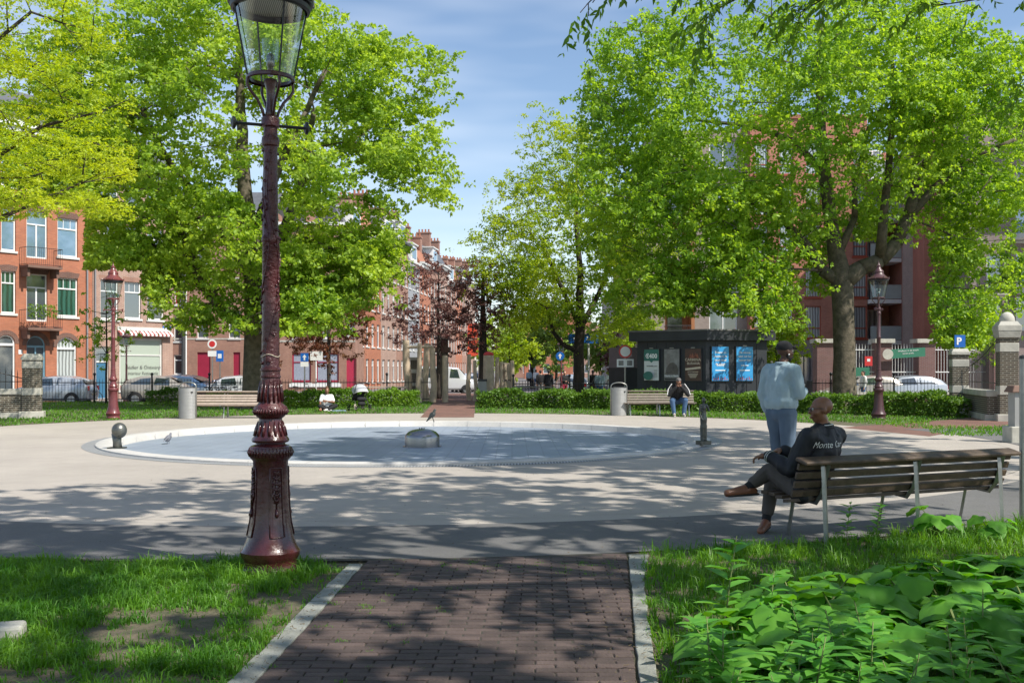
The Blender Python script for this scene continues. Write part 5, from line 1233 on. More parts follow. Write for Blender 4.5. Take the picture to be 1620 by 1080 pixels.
# ------------------------------------------------------------------ lamp posts
LP=[(.19,-.1),(.205,.0),(.205,.055),(.198,.062),(.192,.07),(.19,.11),(.195,.125),(.212,.15),(.218,.185),(.205,.2),(.195,.218),(.172,.275),(.148,.39),(.137,.50),(.131,.60),(.127,.72),(.127,.845),(.134,.855),(.147,.868),(.156,.885),(.156,.935),(.149,.95),(.138,.958),(.108,.968),(.104,.976),(.130,.985),(.137,.999),(.132,1.012),(.118,1.03),(.100,1.07),(.09,1.11),(.083,1.155),(.088,1.162),(.10,1.170),(.119,1.195),(.124,1.225),(.118,1.245),(.095,1.262),(.087,1.275),(.082,1.30),(.074,1.38),(.070,1.456),(.076,1.462),(.076,1.47),(.070,1.476),(.069,1.506),(.076,1.512),(.076,1.524),(.068,1.53),(.066,1.545),(.064,1.706)]
def lamp(label,x,Y,z,mp_,mr_,detail,top=3.38,group='period lamp posts of the square'):
    root=thing('lamp_post',label,'lamp post',(x,Y,z),0.35,group); n=48 if detail else 20
    MB().lathe(LP[:33],n).obj('base',mp_,root,smooth=40)
    sh=LP[32:]+[(.062,2.0),(.058,2.45),(.064,2.46),(.066,2.48),(.064,2.5),(.057,2.51),(.052,3.0),(.05,3.16),(.062,3.17),(.066,3.2),(.062,3.23),(.052,3.24),(.05,3.3),(.066,3.31),(.068,3.36),(.058,3.38)]
    MB().lathe(sh,n).obj('column',mr_ if detail else mp_,root,smooth=40)
    b=MB(); b.tube([(-.255,0,3.32),(.255,0,3.32)],.012,8)
    for s in (-1,1): b.lathe([(.001,-.02),(.018,-.02),(.045,0),(.018,.02),(.001,.02)],12)
    b2=MB(); b2.tube([(-.255,0,3.32),(.255,0,3.32)],.012,8)
    for s in (-1,1): b2.tube([(s*.24,0,3.32),(s*.255,0,3.32),(s*.27,0,3.32),(s*.285,0,3.32)],[.014,.045,.05,.015],12)
    b2.obj('ladder_bar',M['black'] if detail else mp_,root,smooth=40)
    if detail:
        # relief ornament on the plinth and shaft
        o=MB()
        for k in range(8):
            a=k*pi/4+.2
            def pt(u,zz,out=.004):
                rr=np.interp(zz,[p_[1] for p_ in LP],[p_[0] for p_ in LP]); q=a+u/rr; return (cos(q)*(rr+out),sin(q)*(rr+out),zz)
            # panel frame on every other face and a trophy inside
            if k%2==0:
                fr=[pt(-.055,.30),pt(-.042,.80),pt(.042,.80),pt(.055,.30),pt(-.055,.30)]
                pts=[]; 
                for i in range(4):
                    for j in range(5): t=j/5; pts.append(pt((1-t)*[-.055,-.042,.042,.055][i]+t*[-.042,.042,.055,-.055][i],(1-t)*[.3,.8,.8,.3][i]+t*[.8,.8,.3,.3][i]))
                pts.append(pts[0]); o.tube(pts,.005,5)
                o.tube([pt(0,.50),pt(0,.78)],.006,5)
                for zz in (.56,.60,.64,.68,.72,.76):
                    w=.026*(1-abs(zz-.66)/.16)+.008
                    o.tube([pt(-w,zz+.02),pt(0,zz,.012),pt(w,zz+.02)],.007,5); o.tube([pt(-w,zz-.012),pt(0,zz+.008,.01),pt(w,zz-.012)],.005,5)
                dm=[pt(0,.54,.008),pt(.03,.60,.008),pt(0,.66,.008),pt(-.03,.60,.008),pt(0,.54,.008)]; o.tube(dm,.006,5)
                o.tube([pt(0,.50,.006),pt(0,.455,.008),pt(0,.44,.004)],[.009,.015,.006],6)
            for kk in range(2):   # leaves on the collars
                a2=a+kk*pi/8
                for (z0,z1,r0,r1,w) in ((1.28,1.44,.09,.075,.01),(1.03,1.14,.115,.09,.012)):
                    o.tube([(cos(a2)*r0,sin(a2)*r0,z0),(cos(a2)*(r0+r1)/2*1.03,sin(a2)*(r0+r1)/2*1.03,(z0+z1)/2),(cos(a2)*r1,sin(a2)*r1,z1)],[w,w*.8,.002],5)
        for k in range(36):
            a=k*2*pi/36; o.tube([(cos(a)*.15,sin(a)*.15,.945),(cos(a)*.162,sin(a)*.162,.91),(cos(a)*.154,sin(a)*.154,.88)],[.004,.009,.004],5)
            o.tube([(cos(a)*.117,sin(a)*.117,1.235),(cos(a)*.127,sin(a)*.127,1.21),(cos(a)*.117,sin(a)*.117,1.185)],[.003,.008,.003],5)
        o.obj('relief_ornament',mp_,root,smooth=True)
        # climbing vine relief on the shaft
        o=MB(); rs=lambda zz: np.interp(zz,[p_[1] for p_ in sh],[p_[0] for p_ in sh])
        for v in range(4):
            pts=[]; 
            for i in range(90):
                zz=1.56+1.55*i/89; a=v*pi/2+.9*sin(zz*5.0+v)+.3; r=rs(zz)+.003; pts.append((cos(a)*r,sin(a)*r,zz))
                if i%4==1:
                    a3=a+random.choice((-1,1))*random.uniform(.25,.6); z3=zz+random.uniform(-.02,.035); r3=r+.005
                    o.tube([(cos(a)*r,sin(a)*r,zz),(cos(a3)*r3,sin(a3)*r3,z3),(cos(a3+.15)*r,sin(a3+.15)*r,z3+.02)],[.003,.0085,.002],5)
            o.tube(pts,.0035,4)
        o.obj('vine_relief',mr_,root,smooth=True)
    # lantern
    zc,z1,z2=3.38,3.66,4.17; r1,r2=.165,.262
    for k in range(4):
        a=k*pi/2+.25; pts=[]
        for (rr,zz) in ((.045,3.36),(.06,3.42),(.10,3.50),(.155,3.56),(.178,3.60),(.172,3.645),(.155,3.665)): pts.append((cos(a)*rr,sin(a)*rr,zz))
        MB().tube(pts,.011,6).obj('bracket',mp_,root,smooth=True)
    st=MB(); st.lathe([(.05,3.36),(.036,3.42),(.03,3.5),(.032,3.58),(.05,3.64),(.052,3.655)],14); st.obj('stem',mp_,root,smooth=True)
    ringm=MB(); ringm.lathe([(.17,3.645),(.178,3.652),(.178,3.672),(.168,3.682),(.155,3.682),(.15,3.655)],n,cap=False); ringm.obj('lower_ring',mp_,root,smooth=40)
    lt=MB()
    for k in range(4):
        a=k*pi/2+.25; lt.tube([(cos(a)*(r1+.012),sin(a)*(r1+.012),3.67),(cos(a)*(r2+.012),sin(a)*(r2+.012),z2)],.007,5)
    lt.lathe([(r2+.004,z2-.01),(r2+.025,z2),(r2+.03,z2+.03),(r2+.0,z2+.045),(r2-.02,z2+.03),(r2-.01,z2)],n,cap=False); lt.obj('lantern_frame',M['black'],root,smooth=40)
    g=MB(); g.lathe([(r1-.006,3.685),(r2-.004,z2+.01)],n,cap=False); g.obj('lantern_glass',M['lampglass'],root,smooth=True)
    rfm=MB(); rfm.lathe([(r2+.045,z2+.045),(r2+.05,z2+.075),(r2+.0,z2+.1),(.16,z2+.19),(.14,z2+.24),(.15,z2+.26),(.14,z2+.30),(.08,z2+.36),(.06,z2+.42),(.075,z2+.45),(.03,z2+.5),(.012,z2+.56),(.001,z2+.62)],n); rfm.obj('roof',mp_ if not detail else M['black'],root,smooth=40)
    rr=MB()
    for k in range(12 if detail else 8): a=k*2*pi/(12 if detail else 8); rr.tube([(cos(a)*(r2+.04),sin(a)*(r2+.04),z2+.06),(cos(a)*(r2+.055),sin(a)*(r2+.055),z2+.12)],[.025,.004],5)
    rr.obj('crown_ornament',M['black'] if detail else mp_,root)
    rl=MB(); rl.lathe([(.001,z2+.035),(r2-.03,z2+.03)],n,cap=False); ro=rl.obj('reflector',M['reflector'],root)
    bn=MB(); bn.lathe([(.02,3.685),(.022,3.75),(.03,3.76),(.03,3.83),(.015,3.85)],12); bu=bn.obj('burner',M['steel'],root,smooth=40)
    MB().lathe([(.055,3.80),(.062,3.9),(.064,3.95)],16,cap=False).obj('inner_glass',M['lampglass'],bu,smooth=True)
    return root
m,nt,b=newmat('lamp_glass'); b.inputs['Base Color'].default_value=(.9,.95,.93,1); N=nt.nodes
tr=N.new('ShaderNodeBsdfTransparent'); tr.inputs['Color'].default_value=(.90,.95,.93,1); gl=N.new('ShaderNodeBsdfGlossy'); gl.inputs['Roughness'].default_value=.04; lw_=N.new('ShaderNodeLayerWeight'); lw_.inputs['Blend'].default_value=.35
ms=N.new('ShaderNodeMixShader'); nt.links.new(lw_.outputs['Facing'],ms.inputs[0]); 
mr_=N.new('ShaderNodeMapRange'); mr_.inputs[3].default_value=.04; mr_.inputs[4].default_value=.55; nt.links.new(lw_.outputs['Facing'],mr_.inputs[0]); nt.links.new(mr_.outputs[0],ms.inputs[0])
nt.links.new(tr.outputs[0],ms.inputs[1]); nt.links.new(gl.outputs[0],ms.inputs[2]); nt.links.new(ms.outputs[0],N['Material Output'].inputs['Surface']); M['lampglass']=m
m,nt,b=newmat('ribbed_reflector'); wv=nt.nodes.new('ShaderNodeTexWave'); wv.inputs['Scale'].default_value=22; wv.wave_type='BANDS'; tcn=nt.nodes.new('ShaderNodeTexCoord'); rpn=nt.nodes.new('ShaderNodeValToRGB')
rpn.color_ramp.elements[0].color=(.08,.07,.05,1); rpn.color_ramp.elements[1].color=(.5,.45,.34,1); nt.links.new(tcn.outputs['Object'],wv.inputs['Vector']); nt.links.new(wv.outputs[0],rpn.inputs[0]); nt.links.new(rpn.outputs[0],b.inputs['Base Color']); M['reflector']=m
lamp('tall ornate maroon lamp post in the near grass beside the brick path',-1.785,7.36,-.02,M['maroon'],M['maroon_relief'],True,group=None)
l1=lamp('faded red lamp post on the sunlit left lawn',FL(179,30.3),30.3,-.02,M['red_lamp'],None,False)
def lclone(label,px,Y,rz,z,m_,s=1.0):
    c=clone(l1,(FL(px,Y),Y,z),rz,label,s)
    for ch in c.children:
        if ch.data and ch.data.materials and ch.data.materials[0]==M['red_lamp']:
            ch.data=ch.data.copy(); ch.data.materials[0]=m_
    return c
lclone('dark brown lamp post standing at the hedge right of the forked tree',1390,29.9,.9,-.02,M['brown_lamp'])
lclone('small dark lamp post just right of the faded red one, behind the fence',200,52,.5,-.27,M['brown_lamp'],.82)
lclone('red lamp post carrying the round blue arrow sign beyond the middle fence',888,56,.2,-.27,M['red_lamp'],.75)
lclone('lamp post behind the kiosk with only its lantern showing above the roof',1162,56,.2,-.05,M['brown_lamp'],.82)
w=MB(); w.tube([(cos(a)*.067,sin(a)*.067,1.60+.01*sin(3*a)) for a in [2*pi*i/24 for i in range(25)]],.004,5); w=w.obj('string',M['cream'],None,loc=(-1.785,7.36,0)); tag(w,'pale string tied round the shaft of the near lamp post','string')

# ------------------------------------------------------------------ signs
def disc(mb,c,r,y0,y1,n=28): mb.xz([(c[0]+r*cos(-2*pi*i/n),c[1]+r*sin(-2*pi*i/n)) for i in range(n)],y0,y1); return mb
def arrow(w,h): return [(-w*.18,0),(w*.18,0),(w*.18,h*.5),(w*.5,h*.5),(0,h),(-w*.5,h*.5),(-w*.18,h*.5)]
def signpost(label,px,Y,ztop,zb=-.27,r=.035,m=None):
    s=thing('road_sign',label,'sign',(FL(px,Y),Y,zb)); MB().tube([(0,0,0),(0,0,ztop-zb)],r,10).obj('post',m or M['steel_leg'],s); return s
zz=lambda py,Y: EYE-(py-HZ)/F*Y
s=thing('road_sign','round blue sign with a white upward arrow mounted on the far red lamp post','sign',(FL(886,55.4),55.4,zz(563,55.4)))
disc(MB(),(0,0),.24,-.02,.0).obj('plate',M['sign_blue'],s); MB().xz([(a*1,b_-.15) for a,b_ in arrow(.22,.3)],-.026,-.021).obj('arrow',M['white'],s)
s=signpost('round white prohibition sign with a red ring above two small plates, left of the kiosk',989,40,zz(548,40),-.03)
z0=zz(556,40)+.03; disc(MB(),(0,z0),.26,-.05,-.03).obj('red_ring',M['sign_red'],s); disc(MB(),(0,z0),.2,-.056,-.051).obj('white_disc',M['white'],s)
MB().bx(-.34,.34,-.05,-.03,z0-.62,z0-.3).obj('lower_plate',M['white'],s)
for q in (-.17,.17): MB().bx(q-.1,q+.1,-.055,-.051,z0-.56,z0-.36).obj('plate_symbol',M['p_grey'],s)
s=signpost('wide blue direction sign on a pale pole, right of the middle tree trunk',931,52,zz(528,52),-.27,.05,M['whitish']); mb=MB().bx(-1.05,.55,-.05,-.02,zz(543,52)+.27,zz(528,52)+.27).obj('panel',M['sign_blue'],s); text('zone 2.0',.30,M['white'],s,(-.3,-.056,zz(535.5,52)+.27),bold=.004)
s=signpost('small rectangular blue sign with a white upward arrow, left of the rust tree',482,48,zz(558,48),-.27); z0=zz(565,48)+.27; MB().bx(-.19,.19,-.05,-.03,z0-.2,z0+.2).obj('panel',M['sign_blue'],s); MB().xz([(a,b_+z0-.14) for a,b_ in arrow(.2,.28)],-.056,-.051).obj('arrow',M['white'],s); MB().bx(-.19,.19,-.05,-.03,z0-.45,z0-.22).obj('lower_plate',M['white'],s)
s=signpost('tall white post with a blank white plate beside the small blue arrow sign',500,50,zz(556,50),-.27,.035,M['white']); z0=zz(562,50)+.27; MB().bx(-.28,.34,-.05,-.03,z0-.25,z0+.2).obj('panel',M['white'],s)
s=signpost('round red-ringed sign with a plate below, in front of the crimson garage door',336,52,zz(537,52),-.27); z0=zz(544,52)+.27; disc(MB(),(0,z0),.24,-.05,-.03).obj('white_disc',M['white'],s); disc(MB(),(0,z0),.16,-.056,-.051).obj('red_disc',M['sign_red'],s); MB().bx(-.22,.22,-.05,-.03,z0-.65,z0-.36).obj('lower_plate',M['white'],s)
s=signpost('blue and white rectangular sign behind the left tree trunk',348,54,zz(554,54),-.27); z0=zz(563,54)+.27; MB().bx(-.2,.2,-.05,-.03,z0-.3,z0+.3).obj('panel',M['sign_blue'],s); MB().bx(-.1,.1,-.056,-.051,z0-.12,z0+.12).obj('symbol',M['white'],s)
s=signpost('blue parking sign with a white letter on top of the lower right pillar',1517,34.5,zz(530,34.5),-.02); z0=zz(540,34.5)+.02; MB().bx(-.17,.2,-.05,-.03,z0-.2,z0+.22).obj('panel',M['sign_blue'],s); text('P',.34,M['white'],s,(-.02,-.056,z0),bold=.012)
s=thing('banner','green banner with a round emblem hung on the pillars with white railings','banner',(FL(1405,52.4),52.4,zz(562,52.4)),R(0)); MB().xz([(0,-.18),(1.95,-.05),(1.95,.42),(0,.30)],-.02,0).obj('cloth',M['sign_green'],s); disc(MB(),(-.02,.06),.28,-.035,-.021).obj('emblem',M['stone'],s); t=text('Welkom in de buurt',.13,M['white'],s,(1.05,-.03,.25)); t.rotation_euler=(R(90),R(-4),0); t=text('SPORT & SPEL',.10,M['white'],s,(1.05,-.03,.10)); t.rotation_euler=(R(90),R(-4),0)
s=thing('banner','small green banner on the white railings right of the forked trunk','banner',(FL(1362,52.4),52.4,zz(590,52.4))); MB().bx(-.45,.45,-.02,0,-.22,.3).obj('cloth',M['sign_green'],s); 
s=thing('wall_sign','small red square sign on the white railings right of the forked trunk','sign',(FL(1374,52.4),52.4,zz(571,52.4))); MB().bx(-.2,.2,-.02,0,-.25,.25).obj('plate',M['sign_red'],s); MB().bx(-.08,.08,-.026,-.021,-.02,.12).obj('symbol',M['white'],s)
s=thing('banner_flag','long red vertical banner hanging in the street behind the dark purple tree','banner',(FL(748,92),92,-.27)); MB().tube([(.55,0,0),(.55,0,6.2)],.05,8).obj('pole',M['steel_leg'],s); MB().bx(-.5,.5,-.02,.02,3.0,6.0).obj('cloth',mat('orange_canvas',(.60,.07,.03),.8),s)
# tall post at right edge and stone bollard column
s=thing('stone_post','pale grey square post with a weathered cap at the right edge','post',(FL(1611,20.5),20.5,-.02)); MB().bx(-.14,.16,-.14,.14,0,1.05).obj('shaft',M['bin'],s); c=MB(); c.box((0,0,1.12),(.44,.40,.14),taper=.7); bevel(c.obj('cap',M['stone_dark'],s),.02); c=MB().bx(-.24,.3,-.2,.2,0,.35).obj('foot',M['stone'],s); bevel(c,.02)
s=thing('sign_pole','slim grey pole standing in the grass at the right edge beside the near bench','pole',(FL(1618,9.6),9.6,-.02)); MB().tube([(0,0,0),(0,0,1.62)],.03,14).obj('post',M['steel_leg'],s); MB().lathe([(.033,1.62),(.03,1.65),(.001,1.66)],14).obj('cap',M['darkgrey'],s)
st=MB(); st.box((0,0,.03),(.22,.16,.08)); st=st.obj('kerb_stone',M['stone'],None,loc=(-2.86,5.6,.0),rotz=.3); bevel(st,.02); tag(st,'pale stone block lying in the grass at the left edge','stone')
# ------------------------------------------------------------------ climbing poles
PG='debarked climbing poles of the play area'
for (px,top,bot,w,lean,lab) in ((642,538,616,12,0.25,'leftmost smooth debarked pole, leaning slightly, behind the hedge'),(664,543,637,8,-.12,'second thin debarked pole from the left at the path edge'),(675,543,634,10,-.2,'third debarked pole, thick and slightly bent'),(684,550,636,10,.18,'fourth debarked pole with a curved lower end'),(704,562,636,9,.04,'straight debarked pole in the middle of the brick path'),(742,560,630,7,-.1,'thin pole right of the path in front of the parked van'),(751,570,634,6,.15,'short thin pole leaning at the right path edge'),(787,565,622,7,-.08,'thin pole between the red-topped post and the rocks'),(793,572,622,6,.1,'crooked pole left of the balancing stones'),(810,570,622,7,.2,'rightmost leaning pole of the play area')):
    Y=G(px,max(bot,632)).y if bot>628 else 47.5
    Y=min(Y,48); h=zz(top,Y); r=w/F*Y/2; o=MB(); o.tube([(0,0,-.1),(lean*.5,0,h*.3),(lean*.1,0,h*.6),(0,0,h)],[r*1.15,r*1.05,r,r*.88],12)
    o=o.obj('climbing_pole',M['pole'],None,smooth=50,loc=(FL(px,Y),Y,0)); tag(o,lab,'pole',PG)
o=MB(); o.tube([(0,0,0),(1.2,0,.02)],.07,10); o=o.obj('cross_beam',M['pole'],None,smooth=50,loc=(FL(645,46.6),46.6,zz(549,46.6))); tag(o,'horizontal log joining the two leftmost climbing poles near their tops','beam')
s=thing('post','thick pale post with a domed red top right of the dark trunk','post',(FL(773,47),47,0)); MB().tube([(0,0,-.1),(0,0,zz(562,47))],[.27,.25],14).obj('shaft',M['pole'],s,smooth=50); MB().ball((0,0,zz(561,47)),.25,14,8,(1,1,.6)).obj('red_cap',M['sign_red'],s,smooth=True)
s=thing('litter_bin','dark grey bin at the foot of the purple tree by the red-topped post','bin',(FL(763,46),46,0)); MB().bx(-.2,.2,-.2,.2,0,.95).obj('body',M['bin'],s); MB().bx(-.22,.22,-.22,.22,.953,1.05).obj('lid',M['darkgrey'],s)
st=MB(); 
for k,z in enumerate((.1,.55,1.0,1.4)): st.box((.05*(-1)**k,0,z+.2),(.6-.06*k,.5,.42),.2*k,taper=.85)
s=st.obj('stone_stack',M['pole'],None,loc=(FL(801,47.8),47.8,0)); bevel(s,.04); tag(s,'stack of rough sandy blocks between the poles on the right of the path','stones')
def picnic(label,px,Y,w,m_):
    s=thing('picnic_table',label,'table',(FL(px,Y),Y,0)); zt=zz(609,Y) if m_=='p' else zz(611,Y)
    zt=.74; MB().bx(-w/2,w/2,-.4,.4,zt-.05,zt).obj('table_top',M['bench_grey'] if m_!='p' else M['bench_pale'],s)
    for sy in (-1,1): MB().bx(-w/2,w/2,sy*.75-.13,sy*.75+.13,.41,.45).obj('bench_seat',M['bench_grey'] if m_!='p' else M['bench_pale'],s)
    for sx in (-1,1): l=MB(); l.tube([(sx*w*.35,-.8,0),(sx*w*.35,.25,zt-.05)],.04,6); l.tube([(sx*w*.35,.8,0),(sx*w*.35,-.25,zt-.05)],.04,6); l.bx(sx*w*.35-.03,sx*w*.35+.03,-.8,.8,.36,.41); l.obj('leg_frame',M['darkgrey'],s)
    return s
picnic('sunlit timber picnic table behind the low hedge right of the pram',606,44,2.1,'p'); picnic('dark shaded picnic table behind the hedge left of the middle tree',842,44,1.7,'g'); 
# playhouse bridge beam / chain in path end
# ------------------------------------------------------------------ bins and benches
def bin_(label,px,py,h,w):
    g=G(px,py); s=thing('litter_bin',label,'bin',(g.x,g.y,-.01),0,'grey litter bins on the lawns'); b=MB(); 
    poly=[(w/2*cos(2*pi*i/32)*1.0,w*.42*sin(2*pi*i/32)) for i in range(32)]; b.prism(poly,0.02,h*.84); o=b.obj('body',M['bin'],s,smooth=40); 
    r=MB()
    for k in range(22): r.lathe([(w/2+.003,h*.84*(k+.5)/22),(w/2+.006,h*.84*(k+.5)/22+.006),(w/2+.003,h*.84*(k+.5)/22+.012)],32,cap=False)
    for i_ in range(len(r.v)): v=r.v[i_]; r.v[i_]=(v[0],v[1]*.84,v[2])
    r.obj('ribs',M['bin'],s)
    hd=MB(); pts=[(-w/2-.012,0,.05),(-w/2-.012,0,h*.80)]+[(-(w/2+.012)*cos(pi*k/12),0,h*.86+h*.14*sin(pi*k/12)**.8) for k in range(1,12)]+[(w/2+.012,0,h*.80),(w/2+.012,0,.05)]
    hd.tube(pts,.018,6,squash=2.6); hd.obj('hoop',M['steel_leg'],s,smooth=True); MB().bx(-w*.36,w*.36,-w*.3,w*.3,h*.842,h*.87).obj('mouth',M['darkgrey'],s); MB().bx(w*.3,w*.42,-w*.36,-w*.30,h*.72,h*.75).obj('lock_plate',M['black'],s); return s
bin_('grey ribbed litter bin on the sunlit lawn left of the pale bench',297,662,1.12,.50); bin_('grey litter bin in the shade left of the occupied grey bench',979,657,1.08,.5)
def bench(name,label,loc,ang,Lb,wm,lm,nleg,grp=None,seat_z=.40,back_z=.735,hero=False,cap=True):
    """local x along the bench, seat toward +y, back at y=0 leaning to -y; z=0 ground"""
    s=thing(name,label,'bench',loc,ang,grp)
    sl=[]   # slats along the profile: (y,z,width,angle)
    prof=[(.50,seat_z+.005,0),(.40,seat_z+.0,0),(.30,seat_z-.015,-4),(.20,seat_z-.035,-8)]
    back=[(.125,seat_z+.035,68),(.095,seat_z+.115,70),(.068,seat_z+.195,72),(.042,seat_z+.275,74)]
    mb=MB()
    for (y,z,a) in prof: mb.box((Lb/2,y,z),(Lb,.088,.03),Matrix.Rotation(R(-a*-1),3,'X'))
    o=mb.obj('seat',wm,s); bevel(o,.005)
    mb=MB()
    for (y,z,a) in back: mb.box((Lb/2,y,z),(Lb,.060,.028),Matrix.Rotation(R(180-a),3,'X'))
    o=mb.obj('backrest',wm,s); bevel(o,.005)
    if cap: mb=MB(); mb.box((Lb/2,-.005,back_z-.012),(Lb+.02,.15,.034),Matrix.Rotation(R(14),3,'X')); o=mb.obj('top_rail',wm,s); bevel(o,.012,3)
    for i in range(nleg):
        x=.22+(Lb-.44)*i/(nleg-1)
        l=MB(); l.tube([(x,.0,back_z-.035),(x,-.02,back_z-.06),(x,-.03,back_z-.16),(x,-.06,0)],.026,4,squash=.55); l.obj('leg',lm,s)
        l=MB(); l.tube([(x,.36,seat_z-.03),(x,.44,0)],.022,4,squash=.55); l.obj('leg',lm,s)
        a=MB(); a.tube([(x+.08,-.0,back_z-.04),(x+.08,.03,seat_z+.2),(x+.08,.085,seat_z+.03),(x+.08,.16,seat_z-.06),(x+.08,.3,seat_z-.045),(x+.08,.52,seat_z-.02)],.02,4,squash=1.3); a.obj('support_arm',lm,s)
    return s
NB=bench('park_bench','long dark teak bench in front, seen from behind, a bald man on its end',(2.47,8.5,-.01),R(24),2.56,M['bench_wood'],M['steel_leg'],3,None)
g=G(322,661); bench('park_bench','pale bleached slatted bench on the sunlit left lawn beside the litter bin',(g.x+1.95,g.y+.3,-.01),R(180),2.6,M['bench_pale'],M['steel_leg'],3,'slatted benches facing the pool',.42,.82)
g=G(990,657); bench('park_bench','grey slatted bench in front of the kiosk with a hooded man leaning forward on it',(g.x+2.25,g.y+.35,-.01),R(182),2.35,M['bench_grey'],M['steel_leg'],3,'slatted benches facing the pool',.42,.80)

# ------------------------------------------------------------------ pool sculptures
s=thing('fountain_dome','brushed steel dome standing in the middle of the empty pool','fountain',(FL(668,G(668,706,-.1).y),G(668,706,-.1).y,-.1))
r=.36; h_=.18
MB().lathe([(.40,0),(.40,.012),(r,.014),(r,.19),(r*.985,.22),(r*.93,.26),(r*.8,.305),(r*.6,.34),(r*.35,.362),(r*.12,.37),(.001,.371)],48).obj('dome',M['steel'],s,smooth=50)
b=MB()
for k in range(7): a=k*.9; b.tube([(cos(a)*.06*(k>0),sin(a)*.06*(k>0),.36),(cos(a)*.06*(k>0),sin(a)*.06*(k>0),.388)],.009,6)
b.obj('nozzle',M['darkgrey'],s)
g=G(187,709,.042); s=thing('bronze_sculpture','grey bronze ball on a short curved stem at the left end of the pool rim','sculpture',(g.x,g.y,.042))
b=MB(); b.ball((.02,0,.33),.135,28,18,(1,1,1.08)); b.tube([(-.01,0,0),(-.02,0,.12),(-.03,0,.28)],[.085,.075,.09],16); b.obj('ball_and_stem',M['bronze_ball'],s,smooth=True); MB().bx(-.17,.13,-.09,.09,0,.025).obj('base',M['bronze'],s)
b=MB(); b.tube([(.14,-.05,.30),(.10,-.09,.26),(.02,-.11,.20)],.008,5); b.obj('crease',M['bronze'],s)
# ------------------------------------------------------------------ vehicles
def car_parts(van=False):
    """hatchback along local x (nose to +x), length about 4.1"""
    if not van:
        st=[(-2.02,.45,.62,.80,.80,.60),(-1.96,.30,.80,.98,1.0,.74),(-1.7,.24,.86,1.02,1.30,.82),(-1.2,.24,.87,1.0,1.44,.84),(-.4,.24,.88,.97,1.48,.85),(.3,.24,.88,.95,1.42,.85),(.85,.24,.87,.93,1.12,.84),(1.15,.24,.86,.90,.92,.82),(1.6,.24,.82,.80,.82,.78),(1.95,.28,.72,.66,.68,.66),(2.06,.40,.60,.52,.54,.55)]
    else:
        st=[(-2.35,.4,.9,1.1,1.8,.92),(-2.3,.3,.95,1.1,1.95,.93),(-1.5,.28,.96,1.1,2.0,.94),(0,.28,.96,1.1,2.0,.94),(1.0,.28,.95,1.08,1.9,.92),(1.5,.28,.93,1.05,1.3,.9),(2.0,.28,.9,.95,1.0,.85),(2.3,.35,.8,.7,.75,.7)]
    vs=[];fs=[];n=12
    for (x,zs,hw,zb,zr,hm) in st:
        rw=hw*(.74 if not van else .9) if zr>zb+.12 else hw*.9
        half=[(0,zs),(hw*.8,zs),(hw*.97,zs+.12),(hw,(zs+zb)/2),(hw*.97,zb),(rw*(1 if zr>zb+.12 else .96),zr-.06 if zr>zb+.12 else zr-.02),(0,zr)]
        ringp=[(x,y,z) for y,z in half]+[(x,-y,z) for y,z in half[-2:0:-1]]
        vs+=ringp
    n=12
    for i in range(len(st)-1):
        for k in range(n): fs.append((i*n+k,i*n+(k+1)%n,(i+1)*n+(k+1)%n,(i+1)*n+k))
    fs.append(tuple(range(n-1,-1,-1))); fs.append(tuple((len(st)-1)*n+k for k in range(n)))
    b=MB().add(vs,fs)
    g=MB(); 
    def P3(x,side,t,o=.006):
        xs=[s[0] for s in st]; zb=np.interp(x,xs,[s[3] for s in st]); zr=np.interp(x,xs,[s[4] for s in st]); hw=np.interp(x,xs,[s[2] for s in st])
        rw=hw*(.74 if not van else .9); z0,z1=zb,zr-.06; 
        return (x,side*(hw*.97+(rw-hw*.97)*t+o),z0+(z1-z0)*t)
    wins=[(-1.55,-.55),(-.48,.35),(.4,.8)] if not van else [(-2.0,-1.0),(-.9,.1),(.25,1.05)]
    for s in (-1,1):
        for (a,c) in wins:
            top=.86; m=[P3(a+.06,s,.08),P3(c,s,.08),P3(c-.02 if c<.5 else c-.16,s,top),P3(a+.16,s,top)]
            g.add(m,[(0,1,2,3) if s<0 else (3,2,1,0)])
    x0,x1=(.33,.83) if not van else (1.05,1.48); xs=[s[0] for s in st]
    for (xa,xb,o) in ((x0,x1,.012),(-1.66,-1.93,.012) if not van else (-2.36,-2.38,.01)):
        za=np.interp(xa,xs,[s[4] for s in st])-.05; zb=max(np.interp(xb,xs,[s[4] for s in st]),np.interp(xb,xs,[s[3] for s in st]))+.03; wa,wb=(.58,.74) if not van else (.78,.85)
        sg=1 if xb>xa else -1; g.add([(xa+sg*.03,-wa,za+o),(xa+sg*.03,wa,za+o),(xb+sg*.03,wb,zb+o),(xb+sg*.03,-wb,zb+o)],[(0,1,2,3) if sg<0 else (3,2,1,0)])
    return b,g
